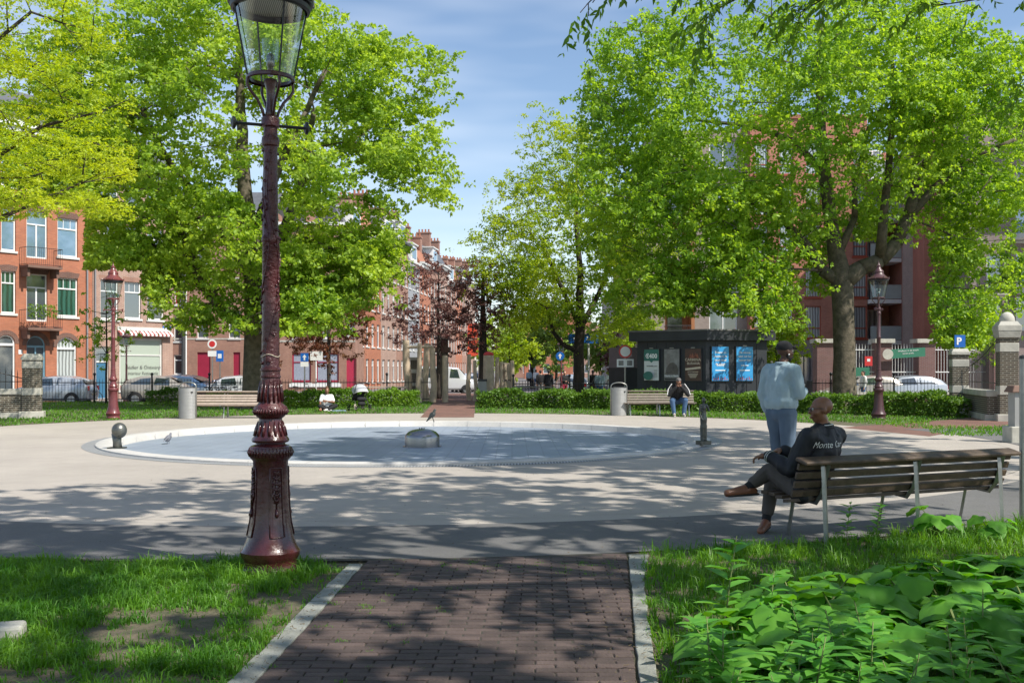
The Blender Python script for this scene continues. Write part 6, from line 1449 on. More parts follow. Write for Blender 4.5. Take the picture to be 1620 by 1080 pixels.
def car(label,loc,ang,paint,van=False):
    s=thing('parked_car' if not van else 'parked_van',label,'car' if not van else 'van',loc,ang,'vehicles parked and passing beyond the park fence')
    b,g=car_parts(van); o=b.obj('body',paint,s,smooth=38); bevel(o,.03,2); g.obj('windows',M['carglass'],s)
    for x in ((-1.28,1.28) if not van else (-1.5,1.5)):
        for y in (-.80,.80):
            w=MB(); w.tube([(x,y-.10,.31),(x,y-.09,.31),(x,y+.09,.31),(x,y+.10,.31)],[.27,.31,.31,.27],20); wo_=w.obj('wheel',M['tyre'],s,smooth=40)
            r=MB(); sg=1 if y>0 else -1; r.tube([(x,y+sg*.095,.31),(x,y+sg*.112,.31)],[.2,.19],14); r.obj('wheel_rim',M['hub'],wo_)
            a=MB(); r0=.36; a.xz([(x+r0*cos(pi*k/10),.31+r0*sin(pi*k/10)) for k in range(11)],y+sg*.02,y+sg*.083 if not van else y+sg*.165); a.obj('wheel_arch',M['black'],s)
    for y in (-.5,.5):
        MB().box((2.0 if not van else 2.28,y,.62),(.1,.3,.14)).obj('headlight',M['whitish'],s); MB().box((-1.99 if not van else -2.36,y*1.2,.86),(.06,.14,.22)).obj('tail_light',M['sign_red'],s)
    MB().bx(-2.06,-2.03,-.26,.26,.52,.63).obj('number_plate',M['cream'],s) if not van else None
    return s
def paint(n,c): return mat(n,c,.25,.3,.02,1,coat=.5)
pn={'silver':paint('silver_paint',(.42,.45,.49)),'white':paint('white_car_paint',(.65,.65,.66)),'dark':paint('dark_car_paint',(.03,.035,.045)),'beige':paint('beige_car_paint',(.35,.32,.28)),'blue':paint('blue_car_paint',(.06,.11,.2))}
car('silver hatchback parked on the left, behind the fence beside the square pillar',(FL(82,48.5),48.5,-.27),R(182),pn['silver'])
[c for c in [1]]
car('pale beige car parked to the right of the small dark lamp post',(FL(262,50),50,-.27),R(8),pn['beige'])
car('dark blue car parked behind the grey litter bin on the left',(FL(298,52.5),52.5,-.27),R(5),pn['blue'])
car('tall black car parked in front of the crimson garage door',(FL(305,57),57,-.27),R(3),pn['dark'])
car('white car parked just left of the big left tree trunk',(FL(366,49),49,-.27),R(184),pn['white'])
car('white van parked in the street beyond the climbing poles',(FL(702,72),72,-.27),R(10),pn['white'],True)
car('small white car parked right of the white van beyond the climbing poles',(FL(735,78),78,-.27),R(100),pn['white'])
car('dark car in the distance up the street between the poles',(FL(752,96),96,-.27),R(95),pn['dark'])
car('grey car parked behind the bicycles left of the middle tree trunk',(FL(902,60),60,-.27),R(95),pn['silver'])
car('light grey car parked before the white railings under the green banner',(FL(1428,50.6),50.6,-.27),R(180),pn['silver'])
car('beige car half hidden between the pillars left of the brown lamp post',(FL(1365,50.6),50.6,-.27),R(180),pn['beige'])
# ------------------------------------------------------------------ bicycles
def bicycle(label,loc,ang,m):
    s=thing('bicycle',label,'bicycle',loc,ang,'bicycles parked beyond the fence')
    for x in (-.55,.55):
        w=MB(); w.tube([(x+.33*cos(2*pi*i/20),0,.35+.33*sin(2*pi*i/20)) for i in range(21)],.018,5)
        for k in range(6): a=k*pi/6; w.tube([(x-.32*cos(a),0,.35-.32*sin(a)),(x+.32*cos(a),0,.35+.32*sin(a))],.003,3)
        w.obj('wheel',M['tyre'],s)
    f=MB(); 
    for p,q in (((-.55,0,.35),(-.12,0,.32)),((-.12,0,.32),(-.22,0,.85)),((-.22,0,.8),(.38,0,.88)),((-.12,0,.32),(.4,0,.82)),((-.55,0,.35),(-.2,0,.75)),((.38,0,1.0),(.43,0,.75)),((.43,0,.75),(.55,0,.35))): f.tube([p,q],.018,6)
    f.obj('frame',m,s); h=MB(); h.tube([(.22,-.28,1.05),(.36,-.12,1.06),(.38,0,1.02),(.36,.12,1.06),(.22,.28,1.05)],.015,5); h.obj('handlebar',M['steel_leg'],s)
    h=MB(); h.tube([(-.36,0,.92),(-.24,0,.93),(-.08,0,.91)],[.09,.08,.03],8,squash=.45); h.obj('saddle',M['black'],s); return s
bk=bicycle('dark bicycle parked left of the big left tree, nearest the bin',(FL(338,46.6),46.6,-.27),R(70),M['black'])
for i,(px,Y,a,lab) in enumerate(((348,46.8,60,'second bicycle from the left in the row behind the pale bench'),(357,46.9,75,'third bicycle in the row behind the pale bench'),(330,47.0,85,'bicycle standing close to the crimson garage door line, behind the fence'),(378,47.1,66,'bicycle leaning just left of the big tree trunk'),(475,48.2,20,'bicycle parked below the small blue arrow sign'),(912,50,15,'bicycle leaning near the middle tree trunk'),(925,50.4,-10,'second bicycle right behind the middle tree trunk'),(224,49.4,60,'bicycle between the red lamp post and the shop house'),(132,49.6,30,'bicycle parked by the wheel of the silver hatchback'),(983,52,80,'bicycle under the no-entry sign'))):
    clone(bk,(FL(px,Y),Y,-.27),R(a),lab)
# ------------------------------------------------------------------ people
def hull_into(bm,a,ra,b,rb,sa=(1,1,1)):
    t=bmesh.new()
    for (c,r) in ((a,ra),(b,rb)):
        if r is None: continue
        bmesh.ops.create_icosphere(t,subdivisions=2,radius=r,matrix=Matrix.Translation(Vector(c))@Matrix.Diagonal((*sa,1)))
    r_=bmesh.ops.convex_hull(t,input=t.verts)
    inner=[g for g in r_['geom_interior'] if isinstance(g,bmesh.types.BMVert)]; bmesh.ops.delete(t,geom=inner,context='VERTS')
    me=bpy.data.meshes.new('tmp'); t.to_mesh(me); t.free(); bm.from_mesh(me); bpy.data.meshes.remove(me)
def skin(name,blobs,m,parent,voxel=.02,smooth=5,wrinkle=0,wscale=9,loc=None):
    bm=bmesh.new()
    for q in blobs:
        if q[0]=='e':   # ellipsoid: centre, radii, rotation
            rot=(q[3] if len(q)>3 and q[3] is not None else Matrix.Identity(3)).to_4x4()
            bmesh.ops.create_icosphere(bm,subdivisions=3,radius=1,matrix=Matrix.Translation(Vector(q[1]))@rot@Matrix.Diagonal((*q[2],1)))
        else: hull_into(bm,*q)
    me=bpy.data.meshes.new(name); bm.to_mesh(me); bm.free(); o=bpy.data.objects.new(name,me); COL.objects.link(o)
    r=o.modifiers.new('r','REMESH'); r.mode='VOXEL'; r.voxel_size=voxel; s=o.modifiers.new('s','SMOOTH'); s.factor=.5; s.iterations=smooth
    bpy.context.view_layer.update(); dg=bpy.context.evaluated_depsgraph_get(); ne=bpy.data.meshes.new_from_object(o.evaluated_get(dg)); bpy.data.objects.remove(o); bpy.data.meshes.remove(me)
    ne.name=name
    if wrinkle:
        n=len(ne.vertices); no=[v.normal.copy() for v in ne.vertices]
        for v,nn in zip(ne.vertices,no):
            c=v.co; f=noise.noise(Vector((c.x*wscale,c.y*wscale,c.z*wscale*.55+3)))+.5*noise.noise(Vector((c.x*wscale*2.3,c.y*wscale*2.3,c.z*wscale*1.2)))
            v.co=c+nn*(f*wrinkle)
    ne.materials.clear(); ne.materials.append(m); ne.polygons.foreach_set('use_smooth',[True]*len(ne.polygons)); ne.update()
    return link(name,ne,parent)
def head_blobs(c,f,up=Vector((0,0,1)),s=1.0):
    f=Vector(f).normalized(); r=f.cross(up).normalized(); u=r.cross(f).normalized(); rot=Matrix((r,f,u)).transposed(); c=Vector(c)
    W=lambda a,b,z: c+r*(a*s)+f*(b*s)+u*(z*s)
    B=[('e',W(0,-.012,.035),(.074*s,.094*s,.082*s),rot),('e',W(0,.03,-.01),(.062*s,.066*s,.085*s),rot),(W(0,.05,-.085),.030*s,W(0,.02,-.05),.055*s),
       (W(0,.092,.012),.009*s,W(0,.108,-.022),.013*s),('e',W(0,.088,-.055),(.026*s,.016*s,.010*s),rot),('e',W(0,.088,-.068),(.022*s,.016*s,.009*s),rot),
       (W(-.032,.080,.030),.011*s,W(.032,.080,.030),.011*s),('e',W(.074,-.005,-.002),(.010*s,.020*s,.032*s),rot),('e',W(-.074,-.005,-.002),(.010*s,.020*s,.032*s),rot),
       ('e',W(-.04,.06,-.02),(.026*s,.03*s,.03*s),rot),('e',W(.04,.06,-.02),(.026*s,.03*s,.03*s),rot)]
    return B,W,rot
def hand_blobs(w,d,palm,curl=.5,s=1.0,thumb=1):
    w=Vector(w); d=Vector(d).normalized(); palm=Vector(palm); palm=(palm-d*palm.dot(d)).normalized(); side=d.cross(palm).normalized(); B=[]
    B.append((w,.026*s,w+d*.035*s,.03*s))
    for i,(o_,ln) in enumerate(((-.03,.068),(-.010,.078),(.011,.073),(.031,.058))):
        k=w+d*.085*s+side*o_*s; B.append((w+d*.02*s+side*o_*.6*s,.016*s,k,.0125*s)); p=k; a=0
        for j,fr in enumerate((.45,.32,.23)):
            a+=curl*(.9 if j else .6); dd=d*cos(a)+palm*sin(a); q=p+dd*(ln*fr*s); B.append((p,(.0105-.001*j)*s,q,(.0095-.001*j)*s)); p=q
    t0=w+d*.03*s-side*.03*s*thumb; t1=t0+(d*.7-side*.7*thumb+palm*.45).normalized()*.035*s; t2=t1+(d*.9-side*.15*thumb+palm*.5*(.3+curl)).normalized()*.032*s
    B+= [(t0,.015*s,t1,.012*s),(t1,.012*s,t2,.010*s)]
    return B
def person(name_label,base,fdir,J,cl,detail=True,voxel=None,sc=1.0,parts_extra=None,world=False,headdir=None,hands=(.5,.5),group=None,headup=None,top_pts=None):
    """J: joints in (right, forward, up) metres, or in world coordinates if world"""
    f=Vector((fdir[0],fdir[1],0)).normalized(); r=Vector((f.y,-f.x,0)); root=thing('person',name_label,'person',base,0,group)
    if world: Jw={k:Vector(v)-Vector(base) for k,v in J.items()}
    else: Jw={k:(r*v[0]+f*v[1]+Vector((0,0,v[2])))*sc for k,v in J.items()}
    j=lambda k: Jw[k]; vx=voxel or (.009 if detail else .02); s=sc
    hd=Vector(headdir).normalized() if headdir is not None else f
    HB,W,rot=head_blobs(j('head'),hd,up=headup or Vector((0,0,1)),s=s)
    B=list(HB)+[(j('neck'),.052*s,j('head')+Vector((0,0,-.06*s)),.05*s),(j('pelvis'),.12*s,j('chest'),.13*s),(j('chest'),.11*s,j('neck')-(j('neck')-j('chest'))*.25,.05*s)]
    for q in 'lr':
        B+=[(j('sh'+q),.055*s,j('el'+q),.042*s),(j('el'+q),.04*s,j('wr'+q),.026*s),(j('sh'+q),.06*s,j('neck'),.05*s),(j('hip'+q),.09*s,j('kn'+q),.06*s),(j('kn'+q),.055*s,j('an'+q),.038*s),(j('an'+q),.035*s,j('toe'+q),.03*s),(j('hip'+q),.09*s,j('pelvis'),.1*s)]
        d=(j('wr'+q)-j('el'+q)).normalized(); d=J.get('hd'+q) and Vector(J['hd'+q]).normalized() or d
        if detail: B+=hand_blobs(j('wr'+q)+d*.015,d,J.get('pa'+q) or (f*.7-r*(1 if q=='r' else -1)*.5),hands[0 if q=='l' else 1],s,thumb=1 if q=='l' else -1)
        else: B+=hand_blobs(j('wr'+q)+d*.015,d,J.get('pa'+q) or f,.4,s*1.1,thumb=1 if q=='l' else -1)
    skin('body',B,cl['skin'],root,vx,4 if detail else 3)
    t=cl.get('top')
    if t:
        m,fat,slv,hem=t['m'],t.get('fat',1.15),t.get('sleeve',1.0),t.get('hem',0)
        ax=(j('shr')-j('shl')).normalized(); wd=t.get('w',.055)*s
        low=j('pelvis')+(j('chest')-j('pelvis'))*hem; ub=(j('neck')-j('chest'))
        T=[(low,.118*s*fat,j('chest'),.125*s*fat),(j('chest'),.12*s*fat,j('neck')-ub*.18,.068*s*fat),(j('chest')+ub*.1,.115*s*fat,j('chest')+ub*.62,.085*s*fat)]
        for q in (-1,1):
            sh=j('sh'+('r' if q>0 else 'l'))
            T+=[(low+ax*q*wd*1.2,.105*s*fat,j('chest')+ax*q*wd*1.25,.112*s*fat),(j('chest')+ax*q*wd*1.1+ub*.15,.108*s*fat,sh-ax*q*.025*s,.066*s*fat),(j('neck')-ub*.15,.055*s*fat,sh-ax*q*.03*s+Vector((0,0,.008)),.056*s*fat)]
        for q in 'lr':
            e=j('el'+q); w=j('wr'+q); T.append((j('sh'+q),.068*s*fat,e if slv>=1 else j('sh'+q).lerp(e,slv*1.6),.056*s*fat))
            if slv>=1: T.append((e,.056*s*fat,w.lerp(e,.06),.040*s*fat)); 
        if t.get('band'):
            hz_=j('hipl').z+.10*s
            for q in (-1,0,1): c_=Vector((j('pelvis').x,j('pelvis').y,hz_))+ax*q*.075; T.append((c_,.118*s*fat,c_+Vector((0,0,.05)),.122*s*fat,(1,1,.55)))
        skin('jacket' if slv>=1 else 'shirt',T,m,root,vx*1.1,3,wrinkle=t.get('wr',.006) if detail else 0,wscale=t.get('ws',8))
        if t.get('band'):
            for q in 'lr':
                w=j('wr'+q); e=j('el'+q); d=(w-e).normalized(); skin('cuff',[(w-d*.035,.041*s*fat*.93,w-d*.002,.036*s*fat*.93)],t['band'],root,vx,2)
            nk=j('neck')+Vector((0,0,.0)); c=MB(); c.tube([nk+Vector((cos(a)*.072,sin(a)*.072,.012)) for a in [2*pi*i/20 for i in range(21)]],.018,8); c.obj('collar',t['band'],root,smooth=True)
    if cl.get('trousers'):
        fat=cl.get('tfat',1.18); T=[(j('hipl'),.10*s*fat,j('hipr'),.10*s*fat),((j('hipl')+j('hipr'))/2,.11*s*fat,(j('hipl')+j('hipr'))/2+Vector((0,0,.02)),.10*s*fat)]
        for q in 'lr': T+=[(j('hip'+q),.095*s*fat,j('kn'+q),.066*s*fat),(j('kn'+q),.064*s*fat,j('an'+q)+(j('kn'+q)-j('an'+q)).normalized()*cl.get('ank',.03),.050*s*fat)]
        skin('trousers',T,cl['trousers'],root,vx*1.15,3,wrinkle=.009 if detail else 0,wscale=9)
    for q in 'lr':
        a=j('an'+q); tt=j('toe'+q); d=(tt-a); dn=Vector((d.x,d.y,0)); dn=dn.normalized() if dn.length>.01 else f; upv=J.get('up'+q); upv=Vector(upv) if upv else Vector((0,0,1))
        dd=d.normalized(); heel=a-dd*.045*s-upv*.045*s*0
        S=[(a+upv*-.02*s,.044*s,heel-upv*.045*s,.036*s),(heel-upv*.045*s,.036*s,tt-upv*.01*s,.034*s),(a-upv*.0,.042*s,tt-upv*.005*s,.030*s)]
        sh=skin('shoe',S,cl.get('shoe',M['rubber']),root,vx,3)
        if detail: skin('sole',[(heel-upv*.078*s,.028*s,tt-upv*.038*s,.026*s,(1.15,1.15,.5))],M['rubber'],sh,vx,1)
    if cl.get('hair'): 
        skin('hair',[('e',W(0,-.03,.05),(.083*s,.098*s,.082*s),rot),(W(0,-.07,.02),.06*s,W(0,-.06,-.05),.045*s)]+( [(W(0,-.03,.13),.04*s,W(0,-.04,.15),.035*s)] if cl.get('bun') else []),cl['hair'],root,vx,3)
    if cl.get('cap'):
        skin('cap',[('e',W(0,-.012,.062),(.086*s,.105*s,.078*s),rot),(W(-.035,.07,.055),.014*s,W(.035,.07,.055),.014*s),(W(-.03,.15,.04),.012*s,W(.03,.15,.04),.012*s),(W(0,.07,.06),.03*s,W(0,.155,.042),.012*s,(1,1,.5))],cl['cap'],root,vx,2)
    if cl.get('beard'): skin('beard',[(W(0,.06,-.09),.03*s,W(.05,.0,-.05),.022*s),(W(0,.06,-.09),.03*s,W(-.05,.0,-.05),.022*s),(W(0,.09,-.065),.012*s,W(0,.06,-.09),.03*s)],cl['beard'],root,vx,2)
    if cl.get('eyes',detail):
        for q in (-1,1):
            e=MB(); e.ball(W(q*.031,.083,.012),.011*s,10,8); e.obj('eye',M['whitish'],root,smooth=True)
    return root,j,W,rot
def standing(arms='down',stride=0.0,h=1.75):
    k=h/1.75; J=dict(pelvis=(0,0,.97),chest=(0,.01,1.28),neck=(0,0,1.47),head=(0,.03,1.62),shl=(-.18,0,1.42),shr=(.18,0,1.42),hipl=(-.09,0,.92),hipr=(.09,0,.92),
      knl=(-.10,.10*stride+.03,.50),knr=(.10,-.06*stride+.03,.50),anl=(-.11,.28*stride,.09),anr=(.11,-.26*stride,.09+.04*abs(stride)),toel=(-.13,.28*stride+.15,.045),toer=(.13,-.26*stride+.15,.045))
    A={'down':((-.23,-.03,1.14),(-.22,.06,.90),(.23,-.03,1.14),(.22,.06,.90)),'phone':((-.24,.0,1.16),(-.12,.24,1.22),(.24,.0,1.16),(.10,.24,1.24)),'bent':((-.24,-.05,1.15),(-.18,.18,1.05),(.24,-.02,1.15),(.05,.22,1.12))}[arms]
    J.update(ell=A[0],wrl=A[1],elr=A[2],wrr=A[3]); return {a:tuple(c*k for c in b) for a,b in J.items()}
# standing man in the pale blue jacket
J=standing('down',.25,1.84); J.update(ell=(-.25,-.05,1.20),wrl=(-.235,.02,.99),elr=(.25,.05,1.20),wrr=(.12,.27,1.24),neck=(0,.02,1.56),head=(.01,.06,1.71),shl=(-.20,0,1.49),shr=(.20,0,1.49),chest=(0,0,1.31),pelvis=(0,0,1.0))
base=Vector((3.27,12.1,0)); f0=Vector((.84,.54,0))
man,j,W,rot=person('man standing in a pale blue bomber jacket, dark cap and slate trousers',base,f0,J,dict(skin=M['skin_dark'],top=dict(m=M['cloth_blue'],fat=1.22,hem=.26,band=mat('jacket_rib',(.24,.33,.37),.9,0,.06,5),wr=.019,ws=8,w=.06),trousers=M['cloth_trou'],tfat=1.22,shoe=M['whitish'],cap=M['cloth_black'],beard=M['cloth_black']),voxel=.010,headdir=(.93,.30,.02),hands=(.45,.8))
MB().box(tuple(j('wrr')+f0*.09+Vector((0,0,.05))),(.075,.012,.15),Matrix.Rotation(.3,3,'X')).obj('phone',M['black'],None,loc=base); ph=[o for o in COL.objects if o.name.startswith('phone')][-1]; tag(ph,'small black phone held in front of the standing man','phone')
e=MB(); e.ball(W(.083,.0,-.03),.010,8,6); e.obj('earbud',M['white'],man,smooth=True)
# seated man: joints traced in the photograph at the bench's depth
Jp=lambda px,py,Y: tuple(P(px,py,Y))
sb=Vector((2.75,8.95,0)); fs_=Vector((-.84,.54,0))
J=dict(pelvis=Jp(1277,770,8.88),chest=Jp(1297,712,8.86),neck=Jp(1304,674,8.86),head=Jp(1299,648,8.84),shl=Jp(1280,692,8.70),shr=Jp(1322,689,9.03),hipl=Jp(1268,776,8.80),hipr=Jp(1275,772,8.98),
  ell=Jp(1252,742,8.72),wrl=Jp(1215,720,8.93),elr=Jp(1288,735,9.15),wrr=Jp(1238,712,9.12),
  knl=Jp(1218,744,9.12),anl=Jp(1181,772,9.06),toel=Jp(1150,781,9.02),knr=Jp(1222,757,9.28),anr=Jp(1212,824,9.20),toer=Jp(1203,838,9.08),
  hdl=(-.9,.3,-.15),hdr=(-.9,-.3,-.1),pal=(.2,0,-1),par=(.3,0,-1),upl=(-.62,.1,.75))
J['toel']=Jp(1150,779,9.0)
sit,j,W,rot=person('bald man in glasses and a black jacket with white lettering, sitting legs crossed',sb,fs_,J,dict(skin=M['skin_brown'],top=dict(m=M['cloth_navy'],fat=1.38,hem=.05,wr=.014,ws=9,w=.05,band=None),trousers=M['cloth_brown'],tfat=1.17,ank=.09,shoe=M['leather']),world=True,headdir=(-.985,-.02,-.05),hands=(.8,.8),voxel=.008)
# collar, cuffs, hem stripes, glasses, lettering
def ringline(parent,c,ax,r,t,m,name,sq=1.0):
    ax=Vector(ax).normalized(); a=ax.orthogonal().normalized(); b=ax.cross(a); MB().tube([Vector(c)+a*cos(q)*r+b*sin(q)*r*sq for q in [2*pi*i/24 for i in range(25)]],t,6).obj(name,m,parent,smooth=True)
nk=j('neck'); ax=(j('head')-j('neck')); ringline(sit,nk+Vector((0,0,-.010)),(-.1,0,1),.072,.020,M['cloth_navy'],'collar'); ringline(sit,nk+Vector((0,0,.012)),(-.1,0,1),.074,.005,M['cloth_white'],'collar_stripe')
d=(j('wrl')-j('ell')).normalized(); ringline(sit,j('wrl')-d*.02,d,.042,.016,M['cloth_navy'],'cuff')
for k in (0,.018): ringline(sit,j('wrl')-d*(.012+k),d,.056,.003,M['cloth_white'],'cuff_stripe')
gl=MB()
for q in (-1,1):
    gl.tube([W(q*.078,-.005,.012),W(q*.076,.05,.018),W(q*.06,.095,.016)],.0028,5); gl.tube([W(q*(.036+.022*cos(a)),.101,.006+.017*sin(a)) for a in [2*pi*i/14 for i in range(15)]],.0025,5)
gl.tube([W(-.012,.104,.010),W(.012,.104,.010)],.0025,5); gl.obj('glasses',M['black'],sit)
# the script on the back: shrinkwrap-free, letters bent onto the jacket by ray casting
jk=[c for c in sit.children if c.name.startswith('jacket')][0]
bpy.context.view_layer.update()
def wrap_text(s_,size,pc,right,up,m,shear=.3,sxx=1.0):
    me=textmesh(s_,size,ext=0.0,font_shear=shear,bold=-.0005); nrm=right.cross(up).normalized()
    for v in me.vertices:
        p=pc+right*v.co.x*sxx+up*v.co.y; o=p+nrm*.6; ok,loc,nn,_=jk.ray_cast(o,-nrm)
        v.co = (loc+nrm*.011) if ok and (loc-p).length<.25 else p-nrm*.1
    me.materials.clear(); me.materials.append(m); return link('lettering',me,jk)
cb=P(1308,703,8.72)-sb; right=Vector((.95,.30,0)).normalized(); up=Vector((.02,0,1)).normalized()
wrap_text('Monte Car',.080,cb+right*.0,right,up,M['cloth_white'])
for q in 'lr':
    a_=j('an'+q); k_=j('kn'+q); skin('sock',[(a_,.044,a_+(k_-a_).normalized()*.13,.046)],M['cloth_black'],sit,.009,2)
# hem stripes lying on the bench end
for k in (0,.02): 
    a=j('hipl')+Vector((-.02,-.06,-.10+k)); 
hemm=[(j('hipl')+Vector((-.03,-.02,.10)),.07,j('hipl')+Vector((-.02,-.05,-.04)),.075)]
skin('jacket_hem',hemm,M['cloth_navy'],sit,.01,3,wrinkle=.005)
# man on the far bench
g=G(1073,659); bj=Vector((g.x,g.y+.35,0))
J=dict(pelvis=(0,-.05,.50),chest=(0,.20,.85),neck=(0,.34,1.0),head=(0,.42,1.10),shl=(-.2,.28,.97),shr=(.2,.28,.97),hipl=(-.1,.0,.5),hipr=(.1,.0,.5),knl=(-.22,.42,.52),knr=(.2,.42,.50),anl=(-.16,.40,.1),anr=(.14,.42,.1),toel=(-.17,.56,.05),toer=(.15,.58,.05),
   ell=(-.30,.42,.70),wrl=(-.07,.50,.95),elr=(.30,.42,.70),wrr=(.08,.50,.95))
ob,j2,W2,r2=person('man in a black top and blue jeans hunched forward on the shaded grey bench',bj,(0,-1,0),J,dict(skin=M['skin_brown'],top=dict(m=M['cloth_black'],fat=1.3,hem=.1),trousers=M['jeans'],tfat=1.3,shoe=M['whitish'],cap=mat('patterned_cap',(.03,.03,.04),.8,c2=(.22,.2,.18),scale=40)),detail=False,voxel=.014)
for q in 'lr': st_=MB(); st_.tube([j2('sh'+q)+Vector((0,-.06,.07)),j2('sh'+q).lerp(j2('el'+q),.5)+Vector((.075*(1 if j2('sh'+q).x>0 else -1),-.03,.03)),j2('el'+q)+Vector((.06*(1 if j2('sh'+q).x>0 else -1),-.05,.0))],.014,5); st_.obj('sleeve_stripe',M['cloth_white'],ob)
# child-like seated figure on the grass (white shirt)
g=G(517,650); bj=Vector((g.x,g.y,0))
J=dict(pelvis=(0,0,.13),chest=(0,.04,.40),neck=(0,.05,.58),head=(.0,.08,.73),shl=(-.16,.03,.53),shr=(.16,.03,.53),hipl=(-.1,.03,.12),hipr=(.1,.03,.12),knl=(-.30,.30,.20),knr=(.26,.32,.18),anl=(.0,.42,.07),anr=(.02,.36,.07),toel=(.12,.46,.06),toer=(-.12,.40,.06),
   ell=(-.24,.14,.32),wrl=(.02,.26,.36),elr=(.24,.12,.32),wrr=(.24,.36,.12))
person('person in a white T-shirt sitting cross-legged on the sunny grass',bj,(.25,-1,0),J,dict(skin=M['skin_brown'],top=dict(m=M['cloth_white'],fat=1.2,hem=.0,sleeve=.45),trousers=M['cloth_black'],hair=mat('brown_hair',(.10,.045,.02),.7),bun=True,shoe=M['cloth_white']),detail=False,voxel=.013)
bl=MB().box((0,0,.02),(.7,.3,.05),.1); bl=bl.obj('blanket',mat('dark_blanket',(.05,.07,.10),.9,c2=(.35,.5,.6),scale=2),None,loc=(FL(532,35.6),35.6,0)); tag(bl,'small dark and light blue blanket on the grass right of the seated person','blanket')
# far walkers
def far(label,px,Y,fd,arms,stride,h,topm,trm,skinm,hairm,z=-.27,**kw):
    return person(label,(FL(px,Y),Y,z),fd,standing(arms,stride,h),dict(skin=skinm,top=dict(m=topm,fat=1.15,hem=.15),trousers=trm,hair=hairm,shoe=M['rubber'],tfat=1.0),detail=False,group='people beyond the park fence',voxel=.022,**kw)
hb=mat('black_hair',(.015,.012,.01),.6); hl=mat('fair_hair',(.25,.16,.08),.6)
far('person in dark clothes walking just left of the red lamp post with the arrow sign',868,56,(.2,1,0),'down',.4,1.75,M['cloth_navy'],M['cloth_black'],M['skin_brown'],hb)
far('person in grey standing behind the fence, second left of the arrow sign',863-8,60,(0,1,0),'down',.2,1.72,M['cloth_black'],M['p_grey'],M['skin_light'],hb)
far('person in a dark red top right beside the far red lamp post',893,57,(.3,-1,0),'bent',.0,1.7,M['cloth_black'],M['crimson'],M['skin_light'],hb)
far('person all in white and pale grey standing behind the bin, looking at a phone',966,50,(-.3,-1,0),'phone',.1,1.72,M['cloth_white'],M['cloth_white'],M['skin_light'],hl)
far('distant person in a pale blue top and blue jeans seen from behind',949,51.5,(.2,1,0),'down',.2,1.72,M['cloth_blue'],M['jeans'],M['skin_light'],hl)
far('person in black partly hidden, left of the one in blue jeans',938,53,(.1,1,0),'down',.3,1.74,M['cloth_black'],M['cloth_black'],M['skin_brown'],hb)
far('person in a bright blue jacket right of the one in white',977,54,(.6,1,0),'down',.3,1.8,M['sign_blue'],M['cloth_black'],M['skin_light'],hb)
far('woman with dark hair in a white top behind the fence, right of the standing man',1266,46,(.9,-.4,0),'bent',.3,1.65,M['cloth_white'],M['jeans'],M['skin_brown'],hb)
far('person in pale clothes walking behind the forked trunk by the small green banner',1366,49,(-1,-.1,0),'down',.5,1.7,M['cloth_white'],M['jeans'],M['skin_light'],hb)
far('tiny person in white far up the street',848,88,(0,1,0),'down',.3,1.75,M['cloth_white'],M['jeans'],M['skin_light'],hb)
far('tiny person in a blue shirt far up the street beside the one in white',857-20,90,(0,1,0),'down',.3,1.75,M['cloth_blue'],M['cloth_black'],M['skin_light'],hb)
# bronze woman on the rim
g=G(1113,703,.042); sbz=Vector((g.x,g.y,.042)); s=thing('bronze_statue','slender dark bronze robed woman standing at the right end of the pool rim','statue',sbz,.3)
b=MB(); b.bx(-.12,.12,-.10,.10,0,.075); bevel(b.obj('base',M['bronze'],s),.006)
k=.53; Z=lambda z: .07+z*k*.98
B=[((-.03,0,Z(.05)),.050,(-.035,0,Z(.55)),.056),((.035,0,Z(.05)),.050,(.035,0,Z(.55)),.056),((0,.0,Z(.5)),.075,(0,0,Z(.82)),.092,(1,.75,1)),((0,0,Z(.82)),.09,(0,0,Z(1.03)),.062,(1,.75,1)),((0,0,Z(1.03)),.062,(0,0,Z(1.24)),.078,(1,.7,1)),((-.07,0,Z(1.33)),.03,(.07,0,Z(1.33)),.03),((0,0,Z(1.24)),.07,(0,0,Z(1.36)),.03),
   ((0,0,Z(1.34)),.024,(0,-.01,Z(1.46)),.024),('e',(0,-.01,Z(1.53)),(.042,.05,.056)),('e',(0,.03,Z(1.55)),(.03,.03,.03)),((0,-.055,Z(1.52)),.008,(0,-.06,Z(1.50)),.009),
   ((-.09,0,Z(1.32)),.028,(-.105,0,Z(1.02)),.023),((-.105,0,Z(1.02)),.022,(-.08,-.05,Z(.84)),.016),((-.08,-.05,Z(.84)),.016,(-.05,-.07,Z(.78)),.012),((.09,0,Z(1.32)),.028,(.15,.0,Z(1.13)),.022),((.15,0,Z(1.13)),.021,(.085,-.02,Z(1.30)),.015),
   ((-.04,-.02,Z(.02)),.03,(-.045,-.07,Z(.01)),.02),((.04,-.02,Z(.02)),.03,(.045,-.07,Z(.01)),.02),((.06,.03,Z(.1)),.02,(.085,.03,Z(.9)),.018)]
skin('figure',B,M['bronze'],s,.008,3,wrinkle=.003,wscale=20).scale=(.8,.8,1)
